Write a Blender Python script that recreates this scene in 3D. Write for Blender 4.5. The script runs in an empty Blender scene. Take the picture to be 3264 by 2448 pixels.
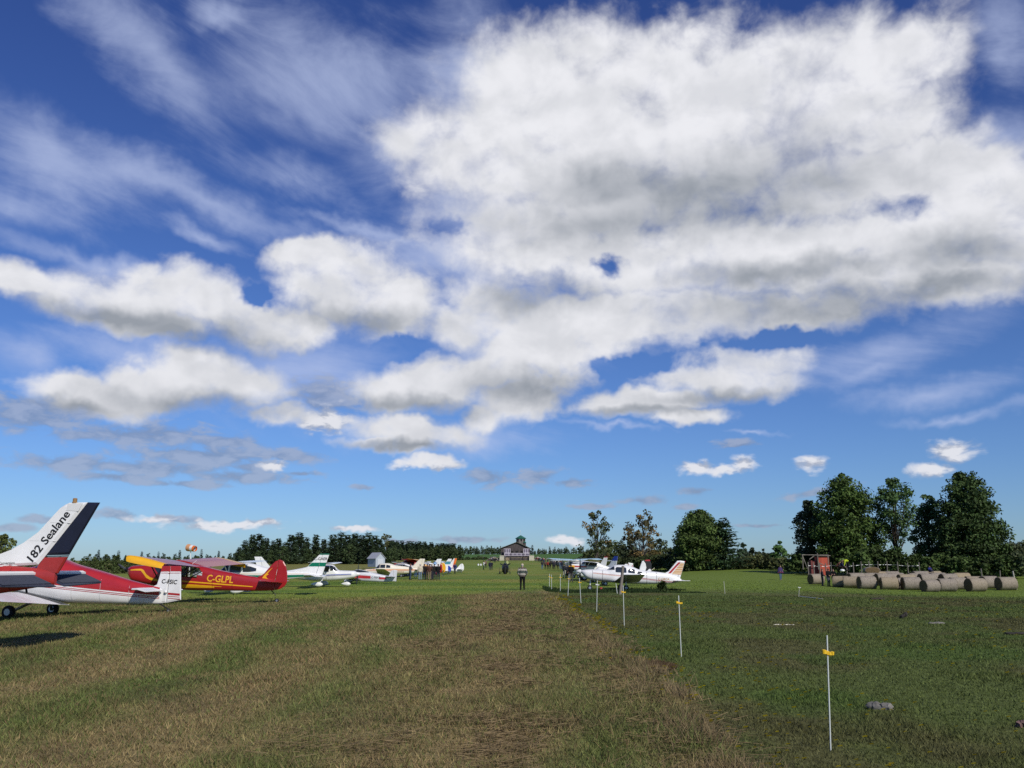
import bpy, math, random
import numpy as np
from mathutils import Matrix, Vector
R = math.radians
sc = bpy.context.scene
col = sc.collection

# ------------------------------------------------------------------ camera
EYE = 1.65
TILT = R(11.54)
FPX = 2822.0                      # focal length in pixels of the 3264 px wide photograph
cd = bpy.data.cameras.new('camera')
cam = bpy.data.objects.new('camera', cd); col.objects.link(cam)
cd.sensor_width = 36.0; cd.lens = 36.0 * FPX / 3264.0
cd.clip_start = 0.05; cd.clip_end = 20000
cam.location = (0, 0, EYE); cam.rotation_euler = (R(90) + TILT, 0, 0)
sc.camera = cam
def ray(px, py):
    a, b = px - 1632.0, 1224.0 - py
    ct, st = math.cos(TILT), math.sin(TILT)
    return Vector((a, FPX * ct - b * st, FPX * st + b * ct))
def at(px, py, Y):
    d = ray(px, py); k = Y / d.y
    return Vector((d.x * k, Y, EYE + d.z * k))

# ------------------------------------------------------------------ view, sun
sc.view_settings.view_transform = 'Standard'; sc.view_settings.look = 'None'
sc.view_settings.exposure = 0.0; sc.view_settings.gamma = 1.0
sc.view_settings.use_curve_mapping = False
sc.cycles.use_denoising = False
sc.cycles.max_bounces = 6; sc.cycles.diffuse_bounces = 2; sc.cycles.transparent_max_bounces = 12
SUN_EL, SUN_AZ = 36.0, 149.0      # degrees; azimuth clockwise from +Y
sv = Vector((math.sin(R(SUN_AZ)) * math.cos(R(SUN_EL)), math.cos(R(SUN_AZ)) * math.cos(R(SUN_EL)), math.sin(R(SUN_EL))))
sd = bpy.data.lights.new('sun', 'SUN'); sd.energy = 3.6; sd.angle = R(0.53); sd.color = (1.0, 0.94, 0.84)
so = bpy.data.objects.new('sun', sd); col.objects.link(so)
so.rotation_euler = (-sv).to_track_quat('-Z', 'Y').to_euler()

# ------------------------------------------------------------------ node helpers
class NT:
    def __init__(s, nt): s.nt = nt; s.n = nt.nodes; s.l = nt.links
    def add(s, typ, props=None, ins=None):
        nd = s.n.new(typ)
        for k, v in (props or {}).items(): setattr(nd, k, v)
        for k, v in (ins or {}).items(): s.put(nd.inputs[k], v)
        return nd
    def put(s, sock, v):
        if isinstance(v, bpy.types.NodeSocket): s.l.new(v, sock)
        else: sock.default_value = v
    def m(s, op, a, b=0.0, c=0.0, clamp=False):
        nd = s.n.new('ShaderNodeMath'); nd.operation = op; nd.use_clamp = clamp
        for i, v in enumerate((a, b, c)): s.put(nd.inputs[i], v)
        return nd.outputs[0]
    def vm(s, op, a, b=None, sc_=None):
        nd = s.n.new('ShaderNodeVectorMath'); nd.operation = op
        s.put(nd.inputs[0], a)
        if b is not None: s.put(nd.inputs[1], b)
        if sc_ is not None: s.put(nd.inputs['Scale'], sc_)
        return nd.outputs['Value'] if op in ('LENGTH', 'DOT_PRODUCT') else nd.outputs[0]
    def sstep(s, v, a, b, lo=0.0, hi=1.0):
        nd = s.n.new('ShaderNodeMapRange'); nd.interpolation_type = 'SMOOTHSTEP'
        s.put(nd.inputs['Value'], v)
        for k, x in (('From Min', a), ('From Max', b), ('To Min', lo), ('To Max', hi)): s.put(nd.inputs[k], x)
        return nd.outputs[0]
    def mix(s, f, a, b, typ='MIX'):
        nd = s.n.new('ShaderNodeMix'); nd.data_type = 'RGBA'; nd.blend_type = typ
        s.put(nd.inputs[0], f)
        for i, v in ((6, a), (7, b)):
            if not isinstance(v, bpy.types.NodeSocket) and len(v) == 3: v = (*v, 1)
            s.put(nd.inputs[i], v)
        return nd.outputs[2]
    def noise(s, vec, scale, detail=4, rough=.5, dist=0.0, typ='FBM', lac=2.0):
        nd = s.n.new('ShaderNodeTexNoise'); nd.noise_type = typ
        s.put(nd.inputs['Vector'], vec)
        for k, x in (('Scale', scale), ('Detail', detail), ('Roughness', rough), ('Distortion', dist), ('Lacunarity', lac)):
            s.put(nd.inputs[k], x)
        return nd.outputs[0]

# ------------------------------------------------------------------ sky: Nishita air with cloud layers placed by azimuth and elevation
V2F = 3264 / 2212.0
def ae(px, py):
    d = ray(px, py).normalized()
    return math.degrees(math.atan2(d.x, d.y)), math.degrees(math.asin(d.z))
def blob(x, y, rx, ry, rot=0.0):
    x, y, rx, ry = x * V2F, y * V2F, rx * V2F, ry * V2F
    u, v = ae(x, y)
    ru = abs(ae(x + 40, y)[0] - u) / 40 * rx; rv = abs(ae(x, y + 40)[1] - v) / 40 * ry
    return u, v, ru, rv, -R(rot)
CUMULUS = [(1500,270,470,235),(1240,190,310,170),(1740,150,350,135),(1960,130,160,95),(1080,330,240,160),(1880,250,210,130),(1960,350,200,95),(2110,400,140,90),(1300,400,260,150),(1790,400,210,110),(1130,500,230,120),
 (960,290,180,90),(1480,560,420,115),(1900,560,400,110),(2170,470,200,150),(2120,600,210,65),(1400,680,370,70),(1680,670,280,55),
 (1150,760,170,95),(1250,715,210,70),(1060,660,120,80),
 (55,608,110,50),(190,632,140,66),(330,648,120,74),(445,645,125,84),(540,700,125,62),(300,692,230,44),(640,715,90,44),(190,668,150,46),(740,625,165,100),(840,655,120,90),(670,565,110,45),
 (325,835,125,66),(440,815,135,78),(540,840,110,62),(140,850,130,46),(240,868,100,44),(860,842,120,64),(955,822,125,74),(1050,800,90,54),(900,938,165,40),(850,968,130,22),
 (1110,865,95,58),(600,895,90,32),(940,1002,72,17),(1040,905,60,40),(990,700,90,60),
 (1570,795,205,66),(1400,868,205,40),(1640,835,150,38),(1700,785,75,52),(1500,905,110,26)]
PUFFS = [(1510,1010,62,18),(1560,1014,50,14),(1606,1002,38,26),(1752,1001,40,22),(2058,972,60,26),(2012,1014,52,20),(480,1135,135,14),(560,1130,60,11),(1228,1166,44,12),(760,1142,60,8),(590,1002,40,14),(900,1000,60,16),(960,1003,50,15),(700,905,70,34),(330,1120,60,12)]
GREYS = [(1055,1030,62,24),(1165,1030,62,18),(1235,1042,52,13),(1395,1081,52,11),(1505,1061,42,11),(1770,1062,84,9,-8),(1595,960,55,11),
 (350,1012,210,21),(250,1030,130,13),(480,955,110,20),(180,940,95,15),(540,1010,66,15),(650,1022,52,7),(400,1045,130,10),
 (370,1122,85,8),(255,1111,60,13),(90,1121,60,9),(30,1140,50,9),(1000,1166,90,8),(760,1141,50,5),(1280,1095,50,6),(1640,1135,60,5),
 (60,900,160,40),(330,935,150,24),(700,905,70,30),(620,985,90,16),(110,880,170,36),(300,940,200,24),(450,985,220,34),(700,860,90,50),(520,1030,160,18),(160,1000,160,22),(1480,1095,26,8),(785,1052,24,6),(860,1170,60,6)]
CIRRUS = [(430,430,480,46,15),(110,320,240,80,22),(650,390,150,60,15),(330,110,260,90,30),(470,35,80,45),(820,520,260,22,12),(2010,845,210,38,-6),(2050,898,190,18),
 (1900,790,150,40,-20),(450,512,120,22,10),(1010,140,160,150),(850,350,140,120),(2170,130,90,130),(2150,300,120,90),(700,180,260,160),(1330,925,160,10,8),(1640,945,90,8,4),
 (60,780,120,60),(950,560,150,70),(1900,760,260,60,-12),(200,560,300,30,8),(30,440,200,60),(700,800,250,110),(1120,690,200,140),(300,770,300,60),(1000,950,250,40),(980,440,140,90)]
THICK = [(1560,420,330,85),(1330,405,170,50),(1160,640,110,40),(1800,650,330,42),(1450,470,330,50),(1560,862,130,17),(450,735,220,30,6),(900,880,170,22),(760,690,150,26),
 (430,880,190,28),(2000,620,250,28),(1390,890,180,14),(880,975,130,12),(250,690,260,26),(560,760,150,20),(1700,590,250,25),(2100,540,140,40),(140,882,130,18),(1150,840,130,40)]
HOLES = [(1312,574,38,28),(972,488,40,30),(560,640,26,26),(860,752,60,26),(1370,790,165,22),(1660,735,100,20)]


w = bpy.data.worlds.new('World'); sc.world = w; w.use_nodes = True
N = NT(w.node_tree); N.n.clear()
SKY = 0.10
def noise2(vec, scale, detail=4.0, rough=.5, dist=0.0, out=0):
    nd = N.add('ShaderNodeTexNoise', {'noise_dimensions': '2D'}, {'Vector': vec, 'Scale': scale, 'Detail': float(detail), 'Roughness': rough, 'Distortion': dist})
    return nd.outputs[out]
def madd(a, b, c):
    nd = N.n.new('ShaderNodeVectorMath'); nd.operation = 'MULTIPLY_ADD'
    for i, v in enumerate((a, b, c)): N.put(nd.inputs[i], v)
    return nd.outputs[0]
def rotated(P_, deg):
    c, s_ = math.cos(R(deg)), math.sin(R(deg))
    q = N.add('ShaderNodeSeparateXYZ', None, {0: P_})
    return N.add('ShaderNodeCombineXYZ', None, {0: N.m('ADD', N.m('MULTIPLY', q.outputs[0], c), N.m('MULTIPLY', q.outputs[1], s_)),
                                                1: N.m('SUBTRACT', N.m('MULTIPLY', q.outputs[1], c), N.m('MULTIPLY', q.outputs[0], s_)), 2: 0.0}).outputs[0]
def blob_field(P_, lst, k=0.25):
    """1 minus the smooth minimum over ellipses of the normalised distance; ellipses in degrees of azimuth and elevation"""
    cur, cnt = None, 0
    frames = {}
    for b in lst: frames.setdefault(b[4] if len(b) > 4 else 0, []).append(b)
    for deg, bs in frames.items():
        a = -R(deg); Pr = rotated(P_, -deg) if deg else P_
        for b in bs:
            u, v, ru, rv, _ = blob(*b)
            u, v = u * math.cos(a) + v * math.sin(a), v * math.cos(a) - u * math.sin(a)
            if cnt % 8 == 0 and cur is not None:   # ties this step to the ones before it, so that the shader compiler keeps few values alive
                Pr = madd(cur, (1e-6, 1e-6, 0), Pr)
            q = madd(Pr, (1 / ru, 1 / rv, 0), (-u / ru, -v / rv, 0))
            ln = N.vm('LENGTH', q)
            cur = ln if cur is None else N.m('SMOOTH_MIN', cur, ln, k)
            cnt += 1
    return N.m('SUBTRACT', 1.0, cur)

tc = N.add('ShaderNodeTexCoord')
nrm = N.vm('NORMALIZE', tc.outputs['Generated'])
sx = N.add('ShaderNodeSeparateXYZ', None, {0: nrm})
az = N.m('MULTIPLY', N.m('ARCTAN2', sx.outputs[0], sx.outputs[1]), 57.2958)
el = N.m('MULTIPLY', N.m('ARCSINE', sx.outputs[2]), 57.2958)
P = N.add('ShaderNodeCombineXYZ', None, {0: az, 1: el, 2: 0.0}).outputs[0]
sky = N.add('ShaderNodeTexSky', {'sky_type': 'NISHITA', 'sun_disc': False, 'sun_elevation': R(SUN_EL), 'sun_rotation': R(SUN_AZ), 'altitude': 200.0, 'air_density': 1.0, 'dust_density': .35, 'ozone_density': 1.6})
# deeper blue overhead, as the camera of the photograph saw the air
tint = N.mix(N.sstep(el, -3.0, 13.0), (.42, .62, .98), (.38, .56, .95))
tint = N.mix(N.sstep(el, 8.0, 36.0), tint, (.30, .43, .88))
base = N.mix(1.0, sky.outputs[0], tint, 'MULTIPLY')
K = 1.0 / SKY
# heaped clouds
wv = N.vm('SCALE', N.vm('SUBTRACT', noise2(P, .15, 3, .55, 0, 1), (.5, .5, .5)), sc_=2.4)
wf = N.vm('SCALE', N.vm('SUBTRACT', noise2(P, .9, 2, .6, 0, 1), (.5, .5, .5)), sc_=.7)
Pw = N.vm('ADD', N.vm('ADD', P, wv), wf)
F = blob_field(Pw, CUMULUS, .17)
Hh = blob_field(N.vm('ADD', P, N.vm('SCALE', wf, sc_=1.6)), HOLES, .05)
ps = N.vm('MULTIPLY', P, (1.0, 1.3, 1.0))
n1 = noise2(ps, .36, 11, .56, .2)
vo = N.add('ShaderNodeTexVoronoi', {'feature': 'F1', 'voronoi_dimensions': '2D', 'normalize': True}, {'Vector': madd(wf, (.9, .9, 0), ps), 'Scale': .62, 'Detail': 2.0, 'Roughness': .5, 'Lacunarity': 2.3})
bil = N.m('SUBTRACT', .40, vo.outputs['Distance'])
nz = N.m('ADD', N.m('MULTIPLY', N.m('SUBTRACT', n1, .5), 1.35), N.m('MULTIPLY', bil, .45))
D0 = N.m('ADD', N.m('MINIMUM', N.m('MULTIPLY', F, 2.0), 1.0), nz)
hn = N.m('ADD', Hh, N.m('MULTIPLY', N.m('SUBTRACT', n1, .5), 3.2))
D0 = N.m('SUBTRACT', D0, N.m('MULTIPLY', N.sstep(hn, -.6, 1.3), 1.5))
soft = noise2(P, .12, 2, .5)
a_c = N.sstep(D0, -.22, N.m('ADD', .40, N.m('MULTIPLY', soft, 1.45)))
# light on them: relief from the density towards the light, grey where the cloud is thick
n1b = noise2(N.vm('ADD', ps, (.5, 1.3, 0)), .26, 4.0, .5, .2)
n1c = noise2(ps, .26, 4.0, .5, .2)
rel = N.m('SUBTRACT', n1b, n1c)
Tn = noise2(N.vm('MULTIPLY', P, (.8, 1.6, 1.0)), .20, 5, .5)
T = N.m('ADD', blob_field(Pw, THICK, .3), N.m('MULTIPLY', N.m('SUBTRACT', Tn, .5), .75))
sh = N.m('ADD', N.m('MULTIPLY', N.sstep(rel, -.22, .26), .26), N.m('MULTIPLY', N.sstep(T, -.85, 1.0), .76))
sh = N.m('ADD', sh, N.m('MULTIPLY', N.sstep(el, 24.0, 6.0), .10))
c_c = N.mix(N.m('MINIMUM', sh, 1.0), (.84 * K, .845 * K, .885 * K), (.31 * K, .34 * K, .39 * K))
# thin edges let the blue through and look bluer
# thin high cloud
pr = rotated(P, -14)
cn = noise2(N.vm('MULTIPLY', pr, (.5, 1.25, 1.0)), .16, 8, .60, .35)
C = N.m('ADD', blob_field(Pw, CIRRUS, .35), N.m('MULTIPLY', N.m('SUBTRACT', cn, .5), 2.4))
a_i = N.m('MULTIPLY', N.sstep(C, -.35, 1.3), .64)
# small flat grey clouds low down, seen from below
pg = N.vm('MULTIPLY', P, (1.0, 2.2, 1.0))
gn = noise2(pg, .55, 7, .55, .2)
Gf = N.m('ADD', blob_field(madd(wf, (.7, .35, 0), P), GREYS, .2), N.m('MULTIPLY', N.m('SUBTRACT', gn, .5), 2.5))
a_g = N.m('MULTIPLY', N.sstep(Gf, -.2, .65), .74)
c_g = N.mix(N.sstep(gn, .35, .65), (.22 * K, .28 * K, .42 * K), (.36 * K, .41 * K, .54 * K))
out = N.mix(a_i, base, (.50 * K, .58 * K, .82 * K))
out = N.mix(a_g, out, c_g)
Fp = N.m('ADD', blob_field(N.vm('ADD', P, wf), PUFFS, .2), N.m('ADD', N.m('MULTIPLY', N.m('SUBTRACT', gn, .5), 1.5), N.m('MULTIPLY', bil, .35)))
a_p = N.m('MULTIPLY', N.sstep(Fp, -.08, .75), .95)
c_p = N.mix(N.sstep(N.m('SUBTRACT', noise2(N.vm('ADD', pg, (.1, .8, 0)), .55, 5, .55, .2), gn), -.10, .12), (.78 * K, .79 * K, .84 * K), (.42 * K, .46 * K, .56 * K))
out = N.mix(a_p, out, c_p)
out = N.mix(a_c, out, c_c)
w.cycles.sampling_method = 'MANUAL'; w.cycles.sample_map_resolution = 256
bg = N.add('ShaderNodeBackground', None, {'Color': out, 'Strength': SKY})
wo = N.add('ShaderNodeOutputWorld'); N.l.new(bg.outputs[0], wo.inputs[0])

# ------------------------------------------------------------------ numpy noise
def _h(ix, iy, seed):
    n = (ix.astype(np.int64) * 374761393 + iy.astype(np.int64) * 668265263 + seed * 974634777) & 0xffffffff
    n = ((n ^ (n >> 13)) * 1274126177) & 0xffffffff
    return ((n ^ (n >> 16)) & 0xffffff) / float(0xffffff)
def vnoise(x, y, seed=0):
    x = np.asarray(x, float); y = np.asarray(y, float)
    ix, iy = np.floor(x), np.floor(y); fx, fy = x - ix, y - iy
    fx = fx * fx * (3 - 2 * fx); fy = fy * fy * (3 - 2 * fy)
    a = _h(ix, iy, seed); b = _h(ix + 1, iy, seed); c = _h(ix, iy + 1, seed); d_ = _h(ix + 1, iy + 1, seed)
    return (a * (1 - fx) + b * fx) * (1 - fy) + (c * (1 - fx) + d_ * fx) * fy
def fbm(x, y, seed=0, o=4):
    s, a, t = 0, .5, 0
    for i in range(o): s = s + a * vnoise(x * 2 ** i, y * 2 ** i, seed + i * 7); t += a; a *= .5
    return s / t
def ss(v, a, b):
    t = np.clip((np.asarray(v, float) - a) / (b - a), 0, 1); return t * t * (3 - 2 * t)

# ------------------------------------------------------------------ the lie of the land
def gau(x, y, cx, cy, sx_, sy_): return np.exp(-((x - cx) / sx_) ** 2 / 2 - ((y - cy) / sy_) ** 2 / 2)
def Hs(x, y):
    x = np.asarray(x, float); y = np.asarray(y, float)
    z = np.interp(y, [-1e4, 105, 150, 205, 300, 400, 520, 700, 900, 1300, 2500, 6000], [0, 0, .12, .85, 2.1, 3.5, 5.4, 9.0, 12.0, 13, 0, -60])
    hill = 1 - ss(np.abs(x) / np.maximum(y, 1), .12, .26)
    z = np.where(y > 400, 3.5 + (z - 3.5) * np.where(z > 3.5, hill, 1), z)
    left = ss(-x, 12, 60) * (.5 + .5 * ss(y, 60, 160))
    z = z + left * np.interp(y, [60, 130, 200, 300, 420], [0, 0, -.55, -.3, 0])
    z = z - .24 * gau(x, y, -15, 57, 7, 10) + .22 * gau(x, y, -10.5, 27.5, 2.6, 4)
    # the pasture right of the strip lies a step lower and dips towards the bales
    r = ss(x, 2.0, 3.1)
    z = z - r * .10 * (1 - ss(y, 60, 110)) - .72 * gau(x, y, 44, 80, 17, 20) * ss(x, 8, 30)
    z = z + ss(x, 18, 40) * np.interp(y, [95, 112, 150, 260, 320, 400], [0, .1, .85, 1.6, 1.2, .5])
    # small bumps
    z = z + (fbm(x / 1.1, y / 1.1, 3, 3) - .5) * .07 * (1 - ss(y, 40, 90)) + (fbm(x / 9, y / 9, 5, 3) - .5) * .12 * ss(np.hypot(x, y), 6, 25)
    return z
def H(x, y): return float(Hs(np.array([x]), np.array([y]))[0])
def hit(px, py):
    """the point of the ground seen at a pixel of the photograph"""
    d = ray(px, py); lo = None
    for k in np.geomspace(4, 1500, 500):
        p = Vector((0, 0, EYE)) + d * (k / d.y)
        if p.z < H(p.x, p.y):
            hi = k; lo = k / 1.013
            for _ in range(24):
                m_ = (lo + hi) / 2; p = Vector((0, 0, EYE)) + d * (m_ / d.y)
                if p.z < H(p.x, p.y): hi = m_
                else: lo = m_
            return Vector((p.x, p.y, H(p.x, p.y)))
    raise ValueError((px, py))
def gnd(px, Y):
    x = (px - 1632.0) / FPX * Y / (math.cos(TILT) - 0.0) if False else at(px, 1800, Y).x
    return Vector((x, Y, H(x, Y)))

def edge_x(y):          # right edge of the dry mown strip
    return 1.75 + .4 * ss(y, 7, 16) + .5 * (fbm(y * .28, y * 0 + 2.2, 11, 4) - .5) * 2 + .25 * ss(y, 10, 60)
C_DRY = np.array((.196, .152, .068)); C_STRAW = np.array((.205, .148, .070)); C_GRN = np.array((.096, .118, .032)); C_DARK = np.array((.070, .058, .030))
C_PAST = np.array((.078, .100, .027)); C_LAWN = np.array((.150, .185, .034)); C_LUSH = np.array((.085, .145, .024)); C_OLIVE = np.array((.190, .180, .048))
def mixa(a, b, t): return a * (1 - t[..., None]) + b * t[..., None]
def gcol(x, y):
    """base colour of the turf: dry mown strip with greener stripes, pasture, lawn of the runway, fields beyond"""
    x = np.asarray(x, float); y = np.asarray(y, float)
    wx = x + (fbm(x * .5, y * .25, 21, 3) - .5) * 1.6
    st = .5 + .5 * np.sin((wx + .05 * y) * 2 * np.pi / 3.1 + .8)            # mowing stripes along the strip
    dry = np.clip(.47 + .34 * np.exp(-((x + .9) / 1.0) ** 2) - .22 * np.exp(-((x - 1.0) / .7) ** 2) + 1.25 * (st - .5) * ss(-x, .5, 3) + 1.5 * (fbm(x * .9, y * .45, 22, 4) - .5) - .25 * ss(-x, 5, 13) - .3 * ss(-x, 9, 16), 0, 1)
    c = mixa(C_GRN[None].repeat(x.size, 0).reshape(*x.shape, 3), C_DRY, dry)
    stw = ss(fbm(x * 1.7, y * .8, 23, 4), .55, .75) * ss(-x, -3, 0) * (.6)
    stw = np.maximum(stw, .55 * ss(fbm(x * 1.4, y * .7, 25, 4), .40, .75) * np.exp(-((x + .25) / .75) ** 2))      # raked hay along the middle
    stw = np.maximum(stw, .6 * np.exp(-((x - edge_x(y) + .35) / .45) ** 2) * ss(fbm(x * 1.2, y * .8, 26, 3), .3, .6))
    c = mixa(c, C_STRAW, np.clip(stw, 0, 1))
    c = mixa(c, C_DARK, .5 * ss(fbm(x * 1.1, y * .6, 24, 4), .58, .8))
    # runway lawn begins beyond the man
    lawn = mixa(C_LAWN[None].repeat(x.size, 0).reshape(*x.shape, 3), C_OLIVE, ss(fbm(x * .12, y * .05, 31, 4), .48, .7) * .8)
    lawn = mixa(lawn, C_LUSH, ss(fbm(x * .06 + 9, y * .14, 33, 3), .5, .7) * .8)
    fr = ss(y + (fbm(x * .3, y * .3, 32, 3) - .5) * 6, 46 + 8 * ss(x, -4, 2), 58 + 8 * ss(x, -4, 2))
    fr = np.where(x < -7, ss(y + (fbm(x * .3, y * .3, 32, 3) - .5) * 6, 40, 56), fr)
    c = mixa(c, lawn, fr)
    # pasture on the right
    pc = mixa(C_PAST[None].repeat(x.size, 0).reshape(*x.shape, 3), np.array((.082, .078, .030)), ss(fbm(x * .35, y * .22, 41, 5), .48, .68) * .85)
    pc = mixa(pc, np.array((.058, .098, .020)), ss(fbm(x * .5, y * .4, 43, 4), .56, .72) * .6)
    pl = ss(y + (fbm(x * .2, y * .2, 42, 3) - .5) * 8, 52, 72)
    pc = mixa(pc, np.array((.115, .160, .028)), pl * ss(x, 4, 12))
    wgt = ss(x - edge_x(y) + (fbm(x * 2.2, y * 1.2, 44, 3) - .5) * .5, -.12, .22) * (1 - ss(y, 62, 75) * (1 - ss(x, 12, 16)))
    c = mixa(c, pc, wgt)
    # hay meadow on the left behind the aeroplanes and green fields beyond
    c = mixa(c, np.array((.16, .150, .045)), ss(y, 150, 190) * ss(-x, 12, 40) * (1 - ss(y, 380, 420)) * .8)
    c = mixa(c, np.array((.060, .125, .028)), ss(y, 400, 430))
    return np.clip(c * 1.22, .004, 1)

# ------------------------------------------------------------------ mesh helpers
def mesh_obj(name, V, Fc, mat=None, parent=None, smooth=False, mats=None, fmi=None):
    me = bpy.data.meshes.new(name); me.from_pydata([tuple(v) for v in V], [], [tuple(f) for f in Fc]); me.update()
    for m_ in (mats or ([mat] if mat else [])): me.materials.append(m_)
    if fmi is not None: me.polygons.foreach_set('material_index', np.asarray(fmi, dtype=np.int32))
    if smooth: me.polygons.foreach_set('use_smooth', np.ones(len(me.polygons), dtype=bool))
    o = bpy.data.objects.new(name, me); col.objects.link(o)
    if parent is not None: o.parent = parent
    return o
def fast_mesh(name, V, Fn, k, colr=None, mat=None, smooth=False, parent=None):
    """numpy verts (n,3) and faces (m,k) to one mesh object; colr is a per-vertex base colour"""
    me = bpy.data.meshes.new(name); nv, nf = len(V), len(Fn)
    me.vertices.add(nv); me.vertices.foreach_set('co', np.ascontiguousarray(V, dtype=np.float32).ravel())
    me.loops.add(nf * k); me.loops.foreach_set('vertex_index', np.ascontiguousarray(Fn, dtype=np.int32).ravel())
    me.polygons.add(nf); me.polygons.foreach_set('loop_start', np.arange(0, nf * k, k, dtype=np.int32))
    if colr is not None:
        at_ = me.attributes.new('tone', 'FLOAT_COLOR', 'POINT')
        at_.data.foreach_set('color', np.ascontiguousarray(np.c_[colr, np.ones(nv)], dtype=np.float32).ravel())
    if mat: me.materials.append(mat)
    if smooth: me.polygons.foreach_set('use_smooth', np.ones(nf, dtype=bool))
    me.update(calc_edges=True); me.validate()
    o = bpy.data.objects.new(name, me); col.objects.link(o)
    if parent is not None: o.parent = parent
    return o
def tag(o, label=None, cat=None, group=None, kind=None):
    for k, v in (('label', label), ('category', cat), ('group', group), ('kind', kind)):
        if v: o[k] = v
    return o
def thing(name, label, cat, loc=(0, 0, 0), rz=0.0, group=None):
    o = bpy.data.objects.new(name, None); col.objects.link(o); o.empty_display_size = .2
    o.location = loc; o.rotation_euler = (0, 0, rz)
    return tag(o, label, cat, group)

_mats = {}
def pbr(name, c, rough=.6, metal=0.0, var=0.0, scale=8.0, spec=.5, coat=0.0, bump=0.0, trans=0.0, alpha=1.0, dirt=None):
    """plain surface with a little procedural unevenness in its colour and gloss"""
    if name in _mats: return _mats[name]
    m_ = bpy.data.materials.new(name); m_.use_nodes = True; g = NT(m_.node_tree); b = g.n['Principled BSDF']
    b.inputs['Base Color'].default_value = (*c, 1); b.inputs['Roughness'].default_value = rough; b.inputs['Metallic'].default_value = metal
    b.inputs['Specular IOR Level'].default_value = spec; b.inputs['Coat Weight'].default_value = coat; b.inputs['Alpha'].default_value = alpha
    b.inputs['Transmission Weight'].default_value = trans
    if var or bump:
        tcn = g.add('ShaderNodeTexCoord'); nn = g.noise(tcn.outputs['Object'], scale, 5, .6)
        if var:
            k = g.sstep(nn, .3, .7, 1 - var, 1 + var * .6)
            g.put(b.inputs['Base Color'], g.vm('SCALE', (*c,), sc_=k))
        if bump:
            bp = g.add('ShaderNodeBump', None, {'Strength': bump, 'Distance': .02, 'Height': nn}); g.put(b.inputs['Normal'], bp.outputs[0])
    _mats[name] = m_; return m_
def tone_mat(name, rough=.8, spec=.2, var=.25, scale=40.0, transl=0.0, bump=0.0):
    m_ = bpy.data.materials.new(name); m_.use_nodes = True; g = NT(m_.node_tree); b = g.n['Principled BSDF']
    at_ = g.add('ShaderNodeAttribute', {'attribute_name': 'tone'})
    tcn = g.add('ShaderNodeTexCoord'); nn = g.noise(tcn.outputs['Object'], scale, 5, .65)
    cc = g.vm('SCALE', at_.outputs['Color'], sc_=g.sstep(nn, .25, .75, 1 - var, 1 + var))
    g.put(b.inputs['Base Color'], cc); b.inputs['Roughness'].default_value = rough; b.inputs['Specular IOR Level'].default_value = spec
    if bump:
        bp = g.add('ShaderNodeBump', None, {'Strength': bump, 'Distance': .05, 'Height': nn}); g.put(b.inputs['Normal'], bp.outputs[0])
    if transl:
        tr = g.add('ShaderNodeBsdfTranslucent'); g.put(tr.inputs['Color'], cc)
        mx = g.add('ShaderNodeMixShader', None, {0: transl}); g.l.new(b.outputs[0], mx.inputs[1]); g.l.new(tr.outputs[0], mx.inputs[2])
        g.l.new(mx.outputs[0], g.n['Material Output'].inputs[0])
    return m_
M_GROUND = tone_mat('turf', .95, .1, .45, 9.0, bump=.5)
M_BLADE = tone_mat('grass_blade', .75, .25, .3, 3.0, transl=.25)
M_LEAF = tone_mat('foliage', .7, .25, .25, 1.5, transl=.10)

# ------------------------------------------------------------------ ground sheet
def graded(a0, steps):
    out = [a0]
    for to, st in steps:
        n_ = max(1, int(round((to - out[-1]) / st))); out += list(np.linspace(out[-1], to, n_ + 1)[1:])
    return np.array(out)
ys = graded(-20, [(3, 3), (5, .5), (25, .16), (45, .35), (80, .7), (130, 2), (250, 5), (460, 8), (1000, 30), (6000, 250)])
xr = graded(0, [(4, .16), (16, .3), (30, .6), (60, 1.5), (120, 4), (300, 10), (800, 40), (4000, 300)])
xs_ = np.r_[-xr[:0:-1], xr]
GX, GY = np.meshgrid(xs_, ys)
GZ = Hs(GX, GY); nx_, ny_ = len(xs_), len(ys)
idx = np.arange(nx_ * ny_).reshape(ny_, nx_)
FQ = np.stack([idx[:-1, :-1], idx[:-1, 1:], idx[1:, 1:], idx[1:, :-1]], -1).reshape(-1, 4)
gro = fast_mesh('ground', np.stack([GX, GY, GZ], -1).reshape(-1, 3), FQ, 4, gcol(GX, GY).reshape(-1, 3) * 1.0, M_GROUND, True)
tag(gro, kind='structure')

# ------------------------------------------------------------------ grass: blades near the camera
rng = np.random.default_rng(7)
def blades(name, label, X, Y, h, wd, colr, lean=.6, group=None):
    n_ = len(X); a = rng.uniform(0, 2 * np.pi, n_); b = rng.uniform(0, 2 * np.pi, n_); l_ = h * lean * rng.uniform(.2, 1.0, n_)
    Z = Hs(X, Y) - .008
    dx, dy = np.cos(a) * wd / 2, np.sin(a) * wd / 2
    Vv = np.empty((n_, 3, 3)); Vv[:, 0] = np.stack([X - dx, Y - dy, Z], -1); Vv[:, 1] = np.stack([X + dx, Y + dy, Z], -1)
    Vv[:, 2] = np.stack([X + np.cos(b) * l_, Y + np.sin(b) * l_, Z + h], -1)
    o = fast_mesh(name, Vv.reshape(-1, 3), np.arange(n_ * 3).reshape(-1, 3), 3, np.repeat(colr, 3, axis=0), M_BLADE)
    return tag(o, label, 'grass', group, 'stuff')
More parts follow.
